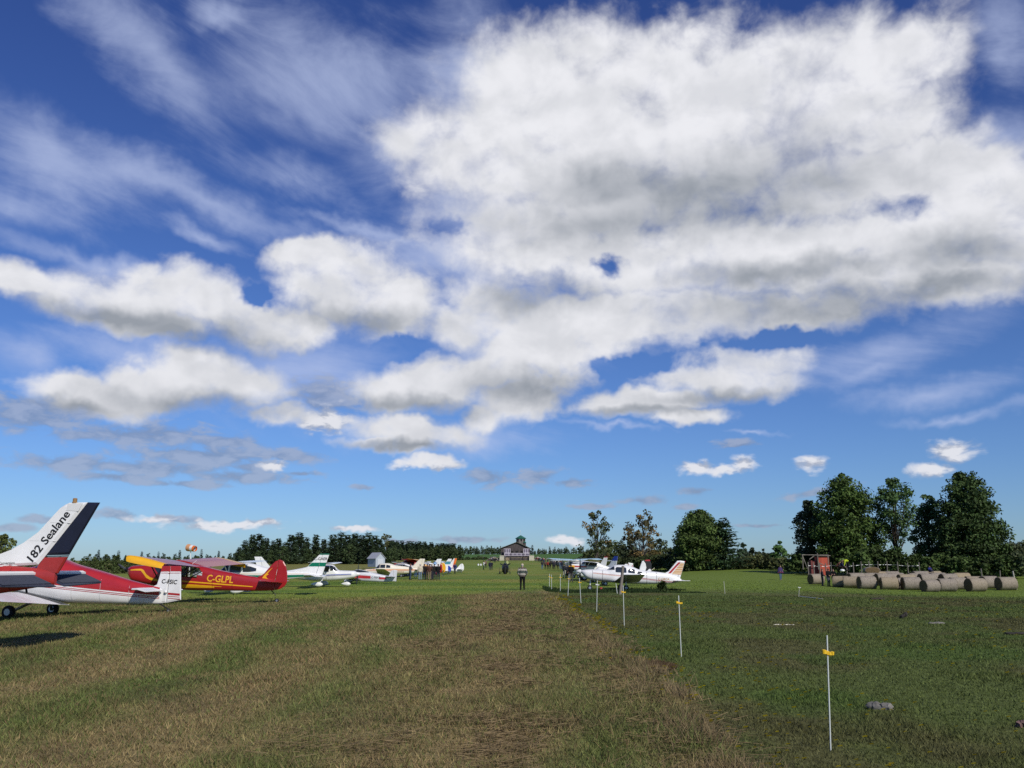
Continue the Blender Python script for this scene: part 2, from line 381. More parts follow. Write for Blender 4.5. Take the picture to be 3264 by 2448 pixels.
def scatter(n_, y0, y1, p=1.0, spread=.72):
    """random points over the wedge in front of the camera, denser near it"""
    u = rng.uniform(0, 1, n_); Y = (y0 ** (2 - p) + u * (y1 ** (2 - p) - y0 ** (2 - p))) ** (1 / (2 - p)) if p != 2 else y0 * (y1 / y0) ** u
    X = rng.uniform(-1, 1, n_) * (Y * spread + 1.0); return X, Y
X, Y = scatter(620000, 5.0, 52, 1.55)
m_strip = X < edge_x(Y) + (fbm(X * 2.2, Y * 1.2, 44, 3) - .5) * .5
Xs, Ys = X[m_strip], Y[m_strip]
cb = gcol(Xs, Ys); rr = rng.uniform(0, 1, len(Xs))
cb = cb * (.75 + .9 * rng.uniform(0, 1, (len(Xs), 1)))
cb = np.where((rr > .86)[:, None], C_STRAW * (.7 + .8 * rng.uniform(0, 1, (len(Xs), 1))), cb)
cb = np.where((rr < .20)[:, None], C_GRN * (1.0 + .8 * rng.uniform(0, 1, (len(Xs), 1))), cb)
tall = ss(fbm(Xs * .8, Ys * .8, 51, 3), .4, .75)
ed = np.exp(-((Xs - edge_x(Ys)) / .35) ** 2)
hh = (.025 + .045 * rng.uniform(0, 1, len(Xs)) ** 2 + .05 * tall * rng.uniform(0, 1, len(Xs)) + .12 * ed * rng.uniform(0, 1, len(Xs)) ** 2) * (1 + .012 * Ys)
blades('mown_grass', 'dry brown mown grass of the strip with greener stripes', Xs, Ys, hh, .006 + .00085 * Ys, cb, 1.3)
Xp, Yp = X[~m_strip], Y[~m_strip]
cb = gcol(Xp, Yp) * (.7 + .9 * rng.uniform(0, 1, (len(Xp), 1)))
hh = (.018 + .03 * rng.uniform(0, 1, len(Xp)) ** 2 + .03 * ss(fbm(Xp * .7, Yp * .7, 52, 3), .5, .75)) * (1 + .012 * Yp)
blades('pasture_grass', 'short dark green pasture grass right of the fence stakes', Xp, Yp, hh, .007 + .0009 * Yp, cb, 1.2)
# taller pale grasses left standing along the right edge
nt = 15000; Yt = 5.2 + 16 * rng.uniform(0, 1, nt) ** 1.7; Xt = edge_x(Yt) - .02 + rng.normal(0, .22, nt); k_ = fbm(Xt * 2.2, Yt * 1.1, 81, 3) > .47; Xt, Yt = Xt[k_], Yt[k_]
ct = np.array((.30, .225, .115)) * (.45 + .8 * rng.uniform(0, 1, (len(Xt), 1)))
blades('tall_dry_grass', 'pale dry grass left standing along the right edge of the strip', Xt, Yt, .05 + .15 * rng.uniform(0, 1, len(Xt)) ** 1.5, .0045 + .0006 * Yt, ct, 1.1)
# hay left lying on the strip: loose straws
nh = 60000; Yh = 5 + 30 * rng.uniform(0, 1, nh) ** 1.8; Xh = -.25 + rng.normal(0, .75, nh) + .5 * np.sin(Yh * .6)
k_ = fbm(Xh * 1.4, Yh * .7, 25, 4) + rng.uniform(-.12, .12, nh) > .56; Xh, Yh = Xh[k_], Yh[k_]; nh = len(Xh)
Xh2 = edge_x(Yh) - .2 + rng.normal(0, .3, nh)
sel = rng.uniform(0, 1, nh) < .35; Xh = np.where(sel, Xh2, Xh)
a = rng.uniform(0, np.pi, nh); L_ = rng.uniform(.03, .11, nh); Z = Hs(Xh, Yh) + rng.uniform(.01, .06, nh); t_ = (.0012 + .00022 * Yh)
tilt_ = rng.uniform(-.25, .25, nh) * L_; Vv = np.empty((nh, 4, 3)); cx, cy = np.cos(a) * L_, np.sin(a) * L_
for k, (s1, s2) in enumerate(((-1, -1), (1, -1), (1, 1), (-1, 1))):
    Vv[:, k] = np.stack([Xh + cx * s1 - np.sin(a) * t_ * s2 * .5, Yh + cy * s1 + np.cos(a) * t_ * s2 * .5, Z + t_ * s2 * .5 + s1 * tilt_], -1)
o = fast_mesh('loose_hay', Vv.reshape(-1, 3), np.arange(nh * 4).reshape(-1, 4), 4, np.repeat(np.array((.24, .175, .09)) * (.5 + .7 * rng.uniform(0, 1, (nh, 1))), 4, axis=0), M_BLADE)
tag(o, 'loose straw lying in wisps along the mown strip', 'hay', kind='stuff')
# taller tufts farther off, weeds along the fence line by the parked aeroplanes
X, Y = scatter(120000, 50, 105, 1.2, .66)
cb = gcol(X, Y) * (.75 + .8 * rng.uniform(0, 1, (len(X), 1)))
blades('lawn_grass', 'green grass of the runway beyond the mown strip', X, Y, (.015 + .045 * rng.uniform(0, 1, len(X)) ** 2), .03 + .0010 * Y, cb, .9)
nw = 15000; Y = 57 + 8 * rng.uniform(0, 1, nw) ** 1.3; X = 2.2 + rng.uniform(0, 1, nw) ** 1.5 * 10; k_ = fbm(X * .5, Y * .4, 61, 3) > .36; X, Y = X[k_], Y[k_]
cb = np.array((.030, .055, .014)) * (.5 + 1.0 * rng.uniform(0, 1, (len(X), 1)))
blades('weeds', 'dark green tall weeds along the fence before the white aeroplane', X, Y, .06 + .24 * rng.uniform(0, 1, len(X)) ** 1.6 * ss(fbm(X * .5, Y * .4, 62, 2), .3, .7), .035 + .05 * rng.uniform(0, 1, len(X)), cb, .5)
# yellow hawkweed flowers in the pasture
nf = 1300; Y = 5.5 + 40 * rng.uniform(0, 1, nf) ** 1.5; X = 2.0 + rng.uniform(0, 1, nf) ** 1.2 * (Y * .6 + .5)
ne = 330; Y[:ne] = 8 + 45 * rng.uniform(0, 1, ne); X[:ne] = edge_x(Y[:ne]) + .25 + rng.normal(0, .28, ne)
k_ = np.r_[fbm(X[:ne] * .6, Y[:ne] * .35, 71, 3) > .5, fbm(X[ne:] * .35, Y[ne:] * .3, 72, 3) > .47]; X, Y = X[k_], Y[k_]
Z = Hs(X, Y) + rng.uniform(.05, .10, len(X)); r_ = (.016 + .0009 * Y) * rng.uniform(.6, 1.2, len(X))
an = np.arange(6) * np.pi / 3
Vv = np.stack([X[:, None] + r_[:, None] * np.cos(an), Y[:, None] + r_[:, None] * np.sin(an) * .9, Z[:, None] + r_[:, None] * (-.45 * np.sin(an) - .1 * (-1) ** np.arange(6)) + .0], -1)
fl = fast_mesh('wild_flowers', Vv.reshape(-1, 3), np.arange(len(X) * 6).reshape(-1, 6), 6, np.repeat(np.array((.95, .72, .03)) * rng.uniform(.6, 1.1, (len(X), 1)), 6, axis=0), M_BLADE)
tag(fl, 'small yellow flowers dotted over the green pasture', 'flowers', kind='stuff')

# ------------------------------------------------------------------ shape collector
class MB:
    def __init__(s): s.v = []; s.f = []; s.m = []
    def add(s, V, Fc, mi=0):
        o = len(s.v); s.v += [tuple(p) for p in V]; s.f += [tuple(i + o for i in f) for f in Fc]; s.m += [mi] * len(Fc); return s
    def box(s, c, size, rz=0.0, mi=0, rx=0.0, ry=0.0):
        M = Matrix.Translation(c) @ Matrix.Rotation(rz, 4, 'Z') @ Matrix.Rotation(ry, 4, 'Y') @ Matrix.Rotation(rx, 4, 'X')
        h = [d_ / 2 for d_ in size]
        V = [M @ Vector((x * h[0], y * h[1], z * h[2])) for x in (-1, 1) for y in (-1, 1) for z in (-1, 1)]
        return s.add(V, [(0, 1, 3, 2), (4, 6, 7, 5), (0, 4, 5, 1), (2, 3, 7, 6), (0, 2, 6, 4), (1, 5, 7, 3)], mi)
    def tube(s, pts, rad, n=8, mi=0, cap=True, flat=1.0):
        pts = [Vector(p) for p in pts]
        if not hasattr(rad, '__len__'): rad = [rad] * len(pts)
        V = []; N_ = len(pts)
        t0 = (pts[1] - pts[0]).normalized()
        ref = Vector((0, 0, 1)) if abs(t0.z) < .9 else Vector((1, 0, 0))
        for i, p in enumerate(pts):
            t = (pts[min(i + 1, N_ - 1)] - pts[max(i - 1, 0)]).normalized()
            a = t.cross(ref); a.normalize(); b = a.cross(t)
            V += [p + (a * math.cos(2 * math.pi * k / n) * flat + b * math.sin(2 * math.pi * k / n)) * rad[i] for k in range(n)]
        Fc = [(i * n + k, i * n + (k + 1) % n, (i + 1) * n + (k + 1) % n, (i + 1) * n + k) for i in range(N_ - 1) for k in range(n)]
        if cap: Fc += [tuple(range(n - 1, -1, -1)), tuple(range((N_ - 1) * n, N_ * n))]
        return s.add(V, Fc, mi)
    def rings(s, rs, closed=True, cap=True, mi=0):
        n = len(rs[0]); V = [p for r in rs for p in r]
        Fc = [(i * n + k, i * n + (k + 1) % n, (i + 1) * n + (k + 1) % n, (i + 1) * n + k) for i in range(len(rs) - 1) for k in range(n if closed else n - 1)]
        if cap: Fc += [tuple(range(n - 1, -1, -1)), tuple(range((len(rs) - 1) * n, len(rs) * n))]
        return s.add(V, Fc, mi)
    def ell(s, c, r, n=14, m=9, mi=0, M=None):
        rs = []
        for i in range(m + 1):
            t = math.pi * i / m; t = min(max(t, .02), math.pi - .02)
            ring = []
            for k in range(n):
                a = 2 * math.pi * k / n
                q = Vector((r[0] * math.sin(t) * math.cos(a), r[1] * math.sin(t) * math.sin(a), -r[2] * math.cos(t)))
                if M is not None: q = M @ q
                ring.append(Vector(c) + q)
            rs.append(ring)
        return s.rings(rs, mi=mi)
    def lathe(s, c, axis, prof, n=20, mi=0, cap=True):
        """prof: (distance along axis, radius)"""
        ax = Vector(axis).normalized(); ref = Vector((0, 0, 1)) if abs(ax.z) < .9 else Vector((1, 0, 0))
        a = ax.cross(ref).normalized(); b = a.cross(ax)
        rs = [[Vector(c) + ax * t + (a * math.cos(2 * math.pi * k / n) + b * math.sin(2 * math.pi * k / n)) * r for k in range(n)] for t, r in prof]
        return s.rings(rs, cap=cap, mi=mi)
    def plate(s, outline, thick, plane='xz', at_=0.0, mi=0, edge=.35, inset=.10):
        """a flat aerofoil-like plate: outline (a, b) with full thickness inside and thinner rim"""
        n = len(outline); ca = sum(p[0] for p in outline) / n; cb = sum(p[1] for p in outline) / n
        ins = [(ca + (p[0] - ca) * (1 - inset), cb + (p[1] - cb) * (1 - inset)) for p in outline]
        def P(p, h): return (p[0], at_ + h, p[1]) if plane == 'xz' else (p[0], p[1], at_ + h)
        t = thick / 2
        rs = [[P(p, -t) for p in ins], [P(p, -t * edge) for p in outline], [P(p, t * edge) for p in outline], [P(p, t) for p in ins]]
        return s.rings(rs, mi=mi)
    def build(s, name, mat, parent=None, smooth=False, label=None):
        mats = mat if isinstance(mat, (list, tuple)) else [mat]
        o = mesh_obj(name, s.v, s.f, parent=parent, smooth=smooth, mats=mats, fmi=s.m)
        bm_fix(o.data)
        if label: o['label'] = label
        return o
import bmesh
def bm_fix(me):
    b = bmesh.new(); b.from_mesh(me); bmesh.ops.recalc_face_normals(b, faces=b.faces); b.to_mesh(me); b.free()
def sharp(o, ang=40):
    me = o.data
    me.polygons.foreach_set('use_smooth', np.ones(len(me.polygons), dtype=bool))
    me.set_sharp_from_angle(angle=R(ang)); return o
def copy_tree(o, parent=None):
    c = o.copy(); col.objects.link(c); c.parent = parent
    for ch in list(o.children): copy_tree(ch, c)
    return c
_font = {}
def text_geo(txt, bold=False):
    """(vertices, faces, width) of a line of writing of cap height 1"""
    k = (txt, bold)
    if k in _font: return _font[k]
    cu = bpy.data.curves.new('writing', 'FONT'); cu.body = txt; cu.size = 1.0; cu.resolution_u = 3
    cu.offset = .022 if bold else .010
    ob = bpy.data.objects.new('writing', cu); col.objects.link(ob)
    dg = bpy.context.evaluated_depsgraph_get(); me = bpy.data.meshes.new_from_object(ob.evaluated_get(dg))
    V = np.array([v.co[:2] for v in me.vertices]); Fc = [tuple(p.vertices) for p in me.polygons]
    bpy.data.objects.remove(ob); bpy.data.curves.remove(cu); bpy.data.meshes.remove(me)
    V = V / .70; V[:, 0] -= V[:, 0].min(); _font[k] = (V, Fc, V[:, 0].max()); return _font[k]

# ------------------------------------------------------------------ aeroplanes
def hermite(xs, ysv, q):
    xs = np.asarray(xs, float); ysv = np.asarray(ysv, float); q = np.clip(np.asarray(q, float), xs[0], xs[-1])
    dl = np.diff(ysv) / np.diff(xs); m_ = np.zeros(len(xs)); m_[0], m_[-1] = dl[0], dl[-1]
    for i in range(1, len(xs) - 1):
        m_[i] = 0 if dl[i - 1] * dl[i] <= 0 else 2 * dl[i - 1] * dl[i] / (dl[i - 1] + dl[i])
    i = np.clip(np.searchsorted(xs, q, side='right') - 1, 0, len(xs) - 2); h = xs[i + 1] - xs[i]; t = (q - xs[i]) / h
    return ysv[i] * (1 + 2 * t) * (1 - t) ** 2 + m_[i] * h * t * (1 - t) ** 2 + ysv[i + 1] * t * t * (3 - 2 * t) + m_[i + 1] * h * t * t * (t - 1)
def in_poly(x, y, poly):
    c = False; n = len(poly)
    for i in range(n):
        (x1, y1), (x2, y2) = poly[i], poly[i - 1]
        if (y1 > y) != (y2 > y) and x < (x2 - x1) * (y - y1) / (y2 - y1) + x1: c = not c
    return c
AIRF = [(0, 0), (.02, .035), (.10, .075), (.28, .095), (.5, .08), (.75, .045), (1, .004)]
class Plane:
    """x forward, y left, z up; stations s run from the nose (0) to the tail; heights as parked"""
    def __init__(p, name, label, group, tail_at, rz, st, smg, paint, e=2.6, tip_s=None):
        p.S = np.array(st, float); p.smg = smg; p.e = e; L = p.S[-1, 0]
        ts = tip_s if tip_s is not None else L
        c, s_ = math.cos(R(rz)), math.sin(R(rz)); lx = smg - ts
        loc = Vector((tail_at[0] - c * lx, tail_at[1] - s_ * lx, 0)); loc.z = H(loc.x, loc.y) if len(tail_at) < 3 else tail_at[2]
        p.root = thing(name, label, 'aeroplane', loc, R(rz), group); p.paint = paint; p.L = L
    def X(p, s): return p.smg - s
    def prof(p, s):
        return [hermite(p.S[:, 0], p.S[:, k], s) for k in (1, 2, 3)]
    def hw(p, s, z):
        zt, zb, w_ = p.prof(s); zc, h = (zt + zb) / 2, np.maximum((zt - zb) / 2, 1e-3)
        t = np.clip(np.abs(z - zc) / h, 0, 1); return w_ * (1 - t ** p.e) ** (1 / p.e)
    def fuselage(p, holes=(), ns=70, n=40, mat=None):
        ss_ = np.linspace(0, 1, ns); ss_ = p.S[0, 0] + (ss_ ** 1.15) * (p.L - p.S[0, 0]); rs = []
        if holes: ss_ = np.linspace(p.S[0, 0], p.L, 150); n = 64
        for s in ss_:
            zt, zb, w_ = [float(v) for v in p.prof(s)]; zc, h = (zt + zb) / 2, (zt - zb) / 2; ring = []
            for k in range(n):
                a = 2 * math.pi * k / n; ca, sa = math.cos(a), math.sin(a)
                ring.append((p.X(s), w_ * math.copysign(abs(ca) ** (2 / p.e), ca), zc + h * math.copysign(abs(sa) ** (2 / p.e), sa)))
            rs.append(ring)
        mb = MB(); mb.rings(rs)
        if holes:
            ff = []
            for f in mb.f:
                c = np.mean([mb.v[i] for i in f], axis=0)
                if len(f) == 4 and any(in_poly(p.smg - c[0], c[2], h_) for h_ in holes) and abs(c[1]) > .12: continue
                ff.append(f)
            mb.f = ff; mb.m = [0] * len(ff)
        p.body = sharp(mb.build('fuselage', mat or p.paint, p.root), 50); return p.body
    def band(p, name, s, lo, hi, mat, sides=(1, -1), off=.006, n=24, rows=5, parent=None):
        q = np.linspace(s[0], s[-1], n); l_ = np.interp(q, s, lo); h_ = np.interp(q, s, hi)
        out = None
        for sd_ in sides:
            V = []; mb = MB()
            for i in range(n):
                for k in range(rows):
                    z = l_[i] + (h_[i] - l_[i]) * k / (rows - 1); V.append((p.X(q[i]), sd_ * (float(p.hw(q[i], z)) + off), z))
            Fc = [(i * rows + k, (i + 1) * rows + k, (i + 1) * rows + k + 1, i * rows + k + 1) for i in range(n - 1) for k in range(rows - 1)]
            if sd_ < 0: Fc = [f[::-1] for f in Fc]
            mb.add(V, Fc); out = mesh_obj(name, mb.v, mb.f, mat, parent or p.body, smooth=True)
        return out
    def writing(p, txt, s, z, h, mat, side=1, ang=0.0, off=.012, flat=None, parent=None, bold=False, slant=0.0, wide=1.0, name='lettering'):
        """writing whose first letter starts at station s (the left end as the viewer of that side sees it)"""
        V, Fc, wd = text_geo(txt, bold); V = V * h; V = np.c_[V[:, 0] * wide + slant * V[:, 1], V[:, 1]]; ca, sa = math.cos(ang), math.sin(ang)
        u = V[:, 0] * ca - V[:, 1] * sa; v = V[:, 0] * sa + V[:, 1] * ca
        q = s + side * u; zz = z + v
        yy = np.array([flat if flat is not None else float(p.hw(a, b)) for a, b in zip(q, zz)]) + off
        Vv = [(p.X(a), side * y_, b) for a, y_, b in zip(q, yy, zz)]
        return mesh_obj(name, Vv, Fc, mat, parent or p.body)
    def wing(p, le, te, tip_le, tip_te, y0, y1, z0, z1, th, mat, tip=None, tipf=.12, round_tip=True, sides=(1, -1), name='wing', inc=0.0, droop=0.0):
        out = []
        for sd_ in sides:
            def sect(t, k=1.0):
                a, b = le + (tip_le - le) * t, te + (tip_te - te) * t; y = y0 + (y1 - y0) * t; z = z0 + (z1 - z0) * t; c = b - a
                if k < 1: m_ = (a + b) / 2 - c * .05; a, b = m_ - (m_ - a) * k, m_ + (b - m_) * k; c = b - a
                up = [(p.X(a + c * q), sd_ * y, z + th * c * h * 7 * .5 * k - inc * q * c) for q, h in AIRF]
                dn = [(p.X(a + c * q), sd_ * y, z - th * c * h * 3.2 * .5 * k - inc * q * c) for q, h in AIRF[-2:0:-1]]
                return up + dn
            tt = [0, .3, .6, 1 - tipf]
            mb = MB(); mb.rings([sect(t) for t in tt]); o = sharp(mb.build(name, mat, p.root), 50)
            ends = [1 - tipf, 1 - tipf * .5, 1 - tipf * .2, 1] if round_tip else [1 - tipf, 1]
            ks = [1, .97, .86, .55] if round_tip else [1, 1]
            if droop: ends, ks, dzs = [1 - tipf, .97, .99, 1], [1, 1, .99, .94], [0, 0, -.35 * droop, -droop]
            else: dzs = [0] * len(ends)
            mb = MB(); mb.rings([[(x, y, z + dz_) for x, y, z in sect(t, k)] for t, k, dz_ in zip(ends, ks, dzs)]); sharp(mb.build(name + '_tip', tip or mat, o), 60); out.append(o)
        return out
    def plate(p, name, pts, th, mat, parent=None, label=None):
        mb = MB(); mb.plate([(p.X(a), b) for a, b in pts], th); return mb.build(name, mat, parent or p.root, label=label)
    def tailplane(p, pts, z, th, mat, el=None, elmat=None, droop=0.0, sides=(1, -1), names=('stabilizer', 'elevator'), dih=0.0):
        """pts: (s, y) outline of the left half; el: outline of the elevator"""
        for sd_ in sides:
            mb = MB(); mb.plate([(p.X(a), sd_ * b) for a, b in pts], th, 'xy', z)
            mb.v = [(x, y, zz + dih * abs(y)) for x, y, zz in mb.v]
            o = mb.build(names[0], mat, p.root)
            if el:
                mb = MB(); mb.plate([(p.X(a), sd_ * b) for a, b in el], th * .8, 'xy', z); s0 = min(a for a, b in el)
                mb.v = [(x, y, zz + droop * (p.X(s0) - x) + dih * abs(y)) for x, y, zz in mb.v]; mb.build(names[1], elmat or mat, p.root)
    def wheel(p, s, y, r, wd=.14, z=None, hub=None, name='wheel', parent=None):
        c = (p.X(s), y, r if z is None else z); mb = MB(); h = wd / 2
        mb.lathe((c[0], c[1] - h, c[2]), (0, 1, 0), [(0, r * .55), (0, r * .8), (wd * .12, r * .95), (wd * .5, r), (wd * .88, r * .95), (wd, r * .8), (wd, r * .55)], 20)
        o = sharp(mb.build(name, TYRE, parent or p.root), 40); mb = MB()
        mb.lathe((c[0], c[1] - h * 1.05, c[2]), (0, 1, 0), [(0, .02), (0, r * .5), (wd * 1.05, r * .5), (wd * 1.05, .02)], 14); mb.build('hub', hub or ALU, o); return o
    def pant(p, s, y, L, h, wd, mat, z=None, s_nose=None):
        """a streamlined wheel fairing with the tyre showing below"""
        z = z if z is not None else h * .62; rs = []
        for t, k in ((0, .08), (.08, .55), (.22, .9), (.4, 1), (.6, .85), (.8, .5), (.95, .18), (1, .04)):
            rs.append([(p.X(s - L * .42 + L * t), y + wd / 2 * k * math.cos(a), z + h / 2 * k * math.sin(a) + .06 * h * t) for a in np.linspace(0, 2 * math.pi, 13)[:-1]])
        mb = MB(); mb.rings(rs); o = sharp(mb.build('wheel_fairing', mat, p.root), 60)
        mb = MB(); mb.lathe((p.X(s), y - .05, .14), (0, 1, 0), [(0, .06), (0, .12), (.02, .14), (.08, .14), (.10, .12), (.10, .06)], 14); mb.build('tyre', TYRE, o); return o
    def leg(p, a, b, r=.035, mat=None, name='gear_leg', flat=1.0):
        mb = MB(); mb.tube([(p.X(a[0]), a[1], a[2]), (p.X(b[0]), b[1], b[2])], r, 8, flat=flat); return sharp(mb.build(name, mat or p.paint, p.root), 40)
    def prop(p, s, z, rad, ang, sp_len, sp_r, sp_mat, bl_mat=None, blades_=2):
        mb = MB(); mb.lathe((p.X(s), 0, z), (1, 0, 0), [(-.02, sp_r), (sp_len * .3, sp_r * .93), (sp_len * .65, sp_r * .66), (sp_len * .9, sp_r * .28), (sp_len, .01)], 16)
        o = sharp(mb.build('spinner', sp_mat, p.root), 50)
        for k in range(blades_):
            a = ang + 2 * math.pi * k / blades_; d_ = Vector((0, math.cos(a), math.sin(a))); q = Vector((0, -math.sin(a), math.cos(a))); mb = MB(); rs = []
            for t, c in ((.08, .05), (.25, .075), (.55, .085), (.85, .065), (1, .03)):
                tw = .9 - .65 * t; w1 = q * math.cos(tw) + Vector((math.sin(tw), 0, 0)); ctr = Vector((p.X(s) + .04, 0, z)) + d_ * rad * t; nrm_ = w1.cross(d_).normalized() * .012
                rs.append([ctr + w1 * c + nrm_ * .2, ctr + nrm_, ctr - w1 * c, ctr - nrm_])
            mb.rings(rs); mb.build('propeller_blade', bl_mat or DARKM, p.root)
        return o
WHITE = pbr('white_paint', (.80, .80, .78), .32, var=.05, scale=2.5, coat=.3)
CREAM = pbr('cream_paint', (.78, .72, .58), .35, var=.05, scale=2.5, coat=.3)
RED = pbr('red_paint', (.42, .022, .028), .35, var=.10, scale=2.5, coat=.3)
RED182 = pbr('orange_red_paint', (.38, .030, .026), .4, var=.12, scale=3, coat=.2)
CRIM = pbr('crimson_fabric', (.36, .014, .016), .32, var=.08, scale=2.5, coat=.35)
YEL = pbr('yellow_paint', (.82, .42, .012), .4, var=.05, coat=.2)
NAVY = pbr('navy_paint', (.010, .012, .028), .45, var=.15, scale=5)
SLATE = pbr('grey_blue_paint', (.035, .042, .065), .5, var=.2, scale=14)
GREEN = pbr('green_paint', (.0, .16, .085), .35, var=.06, coat=.2)
BLUE = pbr('blue_paint', (.015, .05, .36), .35, coat=.2)
SKYB = pbr('pale_blue_paint', (.35, .58, .72), .4)
ORANGE = pbr('orange_paint', (.80, .17, .02), .45)
OCHRE = pbr('ochre_paint', (.62, .32, .06), .45, var=.08)
PEACH = pbr('peach_paint', (.72, .36, .17), .45)
BLACKP = pbr('black_paint', (.012, .012, .014), .5)
DKGREY = pbr('anti_slip_grey', (.06, .065, .065), .85, var=.2, scale=30)
ALU = pbr('brushed_metal', (.55, .56, .57), .38, metal=.9)
DARKM = pbr('dark_metal', (.03, .03, .032), .45, metal=.4)
TYRE = pbr('tyre_rubber', (.016, .016, .017), .85, var=.2, scale=20)
GLASS = pbr('aircraft_glass', (.022, .028, .034), .08, spec=.7)
PANE = pbr('clear_pane', (.25, .3, .3), .05, alpha=.22, spec=.7)
TAN = pbr('tan_paint', (.50, .27, .10), .5)

def tex_noise_shift(): pass

# ------------------------------------------------------------------ the parked aeroplanes
LROW, RROW = 'light aeroplanes parked along the left of the strip', 'light aeroplanes parked along the right of the strip'
def tail_pos(px, Y): return (at(px, 1800, Y * 1.03).x, Y * 1.03, 0.0)
def gz(p, s, y):
    m_ = Matrix.Rotation(p.root.rotation_euler.z, 3, 'Z') @ Vector((p.X(s), y, 0)) + p.root.location
    return H(m_.x, m_.y) - p.root.location.z

SEAM = pbr('seam_shadow', (.10, .10, .10), .8)
def seams(p, ss_, mat=None, wd=.012, off=.008):
    for s in ss_:
        zt, zb, w_ = [float(v) for v in p.prof(s)]; h = zt - zb
        p.band('panel_seam', [s, s + wd], [zb + .06 * h] * 2, [zt - .06 * h] * 2, mat or SEAM, off=off, n=2, rows=14)
# 1: white and red high-wing with the black rudder, only its tail in the picture
p = Plane('light_aircraft', 'white and red aeroplane with a black rudder, its tail nearest on the left edge', LROW, tail_pos(188, 17.5), 177,
          [(0, 1.30, 1.0, .14), (.3, 1.42, .82, .4), (1.5, 1.5, .7, .54), (2.2, 2.1, .68, .6), (3.5, 2.12, .72, .6), (4.7, 1.95, .8, .5), (6, 1.74, .95, .33), (7.1, 1.66, 1.07, .21), (8.0, 1.58, 1.21, .11), (8.36, 1.53, 1.27, .05)], 2.6, RED182, tip_s=8.4)
p.fuselage()
seams(p, (4.9, 5.8, 6.7, 7.5), pbr('red_seam', (.16, .012, .01), .7))
p.band('upper_side', [5.0, 7.1, 7.9], [1.62, 1.61, 1.645], [1.9, 1.66, 1.65], WHITE, n=20)
p.band('windows', [2.3, 3.4, 4.6], [1.45, 1.45, 1.5], [1.95, 1.98, 1.75], GLASS, off=.01)
fin = p.plate('fin', [(8.88, 2.885), (8.5, 2.875), (8.42, 2.84), (7.97, 2.31), (7.66, 2.08), (7.40, 1.93), (7.14, 1.83), (6.6, 1.745), (5.9, 1.68), (6.6, 1.58), (7.985, 1.655), (8.112, 1.82)], .11, WHITE)
rud = p.plate('rudder', [(9.12, 2.88), (8.885, 2.885), (8.125, 1.835), (8.588, 1.845)], .085, NAVY)
p.plate('rudder_stripe', [(8.584, 1.835), (8.117, 1.825), (8.105, 1.805), (8.572, 1.812)], .088, BLACKP, rud)
p.plate('rudder_base', [(8.568, 1.805), (8.10, 1.798), (7.985, 1.64), (7.92, 1.49), (8.4, 1.48)], .10, RED182, rud)
for s_ in (1, -1):
    mb = MB(); mb.plate([(p.X(8.49), 2.86), (p.X(8.475), 2.72), (p.X(8.72), 2.70), (p.X(8.8), 2.87)], .006, at_=s_ * .058)
    mb.build('tip_panel', pbr('panel_paint', (.70, .70, .68), .4), fin)
mb = MB(); mb.lathe((p.X(8.60), 0, 2.87), (0, 0, 1), [(0, .05), (.02, .05), (.03, .042), (.09, .042), (.10, .03)], 12); mb.build('beacon', pbr('bronze_beacon', (.30, .17, .06), .5), fin)
for z_ in (2.12, 2.48):
    a_ = np.interp(z_, [1.93, 2.08, 2.31, 2.84], [7.40, 7.66, 7.97, 8.42]); b_ = np.interp(z_, [1.82, 2.88], [8.10, 8.86])
    p.plate('panel_seam', [(a_ + .03, z_), (b_, z_ - .015), (b_, z_ - .008), (a_ + .03, z_ + .007)], .113, pbr('pale_seam', (.52, .52, .51), .6), fin)
p.writing('182 Sealane', 7.885, 1.70, .165, BLACKP, 1, R(54.2), .004, flat=.055, parent=fin, bold=True, wide=1.08)
p.writing('Float Conversion', 7.03, 1.652, .05, BLACKP, 1, R(1.5), .004, flat=.055, parent=fin)
p.tailplane([(7.3, .08), (7.62, 1.78), (8.0, 1.80), (8.0, .08)], 1.475, .10, WHITE)
p.tailplane([(8.0, .10), (8.0, 1.80), (8.38, 1.78), (8.46, .14)], 1.425, .05, SLATE, names=('elevator', 'elevator'))
for c in p.root.children:
    if c.name.startswith('elevator'):
        for v in c.data.vertices: v.co.z += -.42 * (p.X(8.0) - v.co.x)
# corrugated skin of the elevators
for s_ in (1, -1):
    mb = MB()
    for y in np.linspace(.22, 1.74, 40):
        mb.tube([(p.X(8.02), s_ * y, 1.45), (p.X(8.40), s_ * y, 1.45 - .42 * .38)], .008, 5)
    mb.build('elevator_ribs', SLATE, [c for c in p.root.children if c.name.startswith('elevator')][0 if s_ > 0 else 1])
p.wing(1.9, 3.5, 2.05, 3.25, .55, 5.35, 2.12, 2.25, .12, WHITE)
for s_ in (1, -1):
    p.leg((2.6, s_ * .5, .8), (3.0, s_ * 1.3, .35)); p.wheel(3.0, s_ * 1.35, .22, z=gz(p, 3.0, s_ * 1.35) + .22); p.leg((2.4, s_ * .55, .95), (2.6, s_ * 3.0, 2.12), .04, WHITE, 'wing_strut')
p.leg((.7, 0, .8), (.6, 0, .3)); p.wheel(.6, 0, .2, z=gz(p, .6, 0) + .2)
mb = MB(); mb.tube([(p.X(7.78), 0, 1.18), (p.X(7.8), 0, 1.10)], .02, 8); mb.build('tie_down_ring', DARKM, p.root)
p.prop(0, 1.15, 1.0, .5, .3, .17, WHITE)

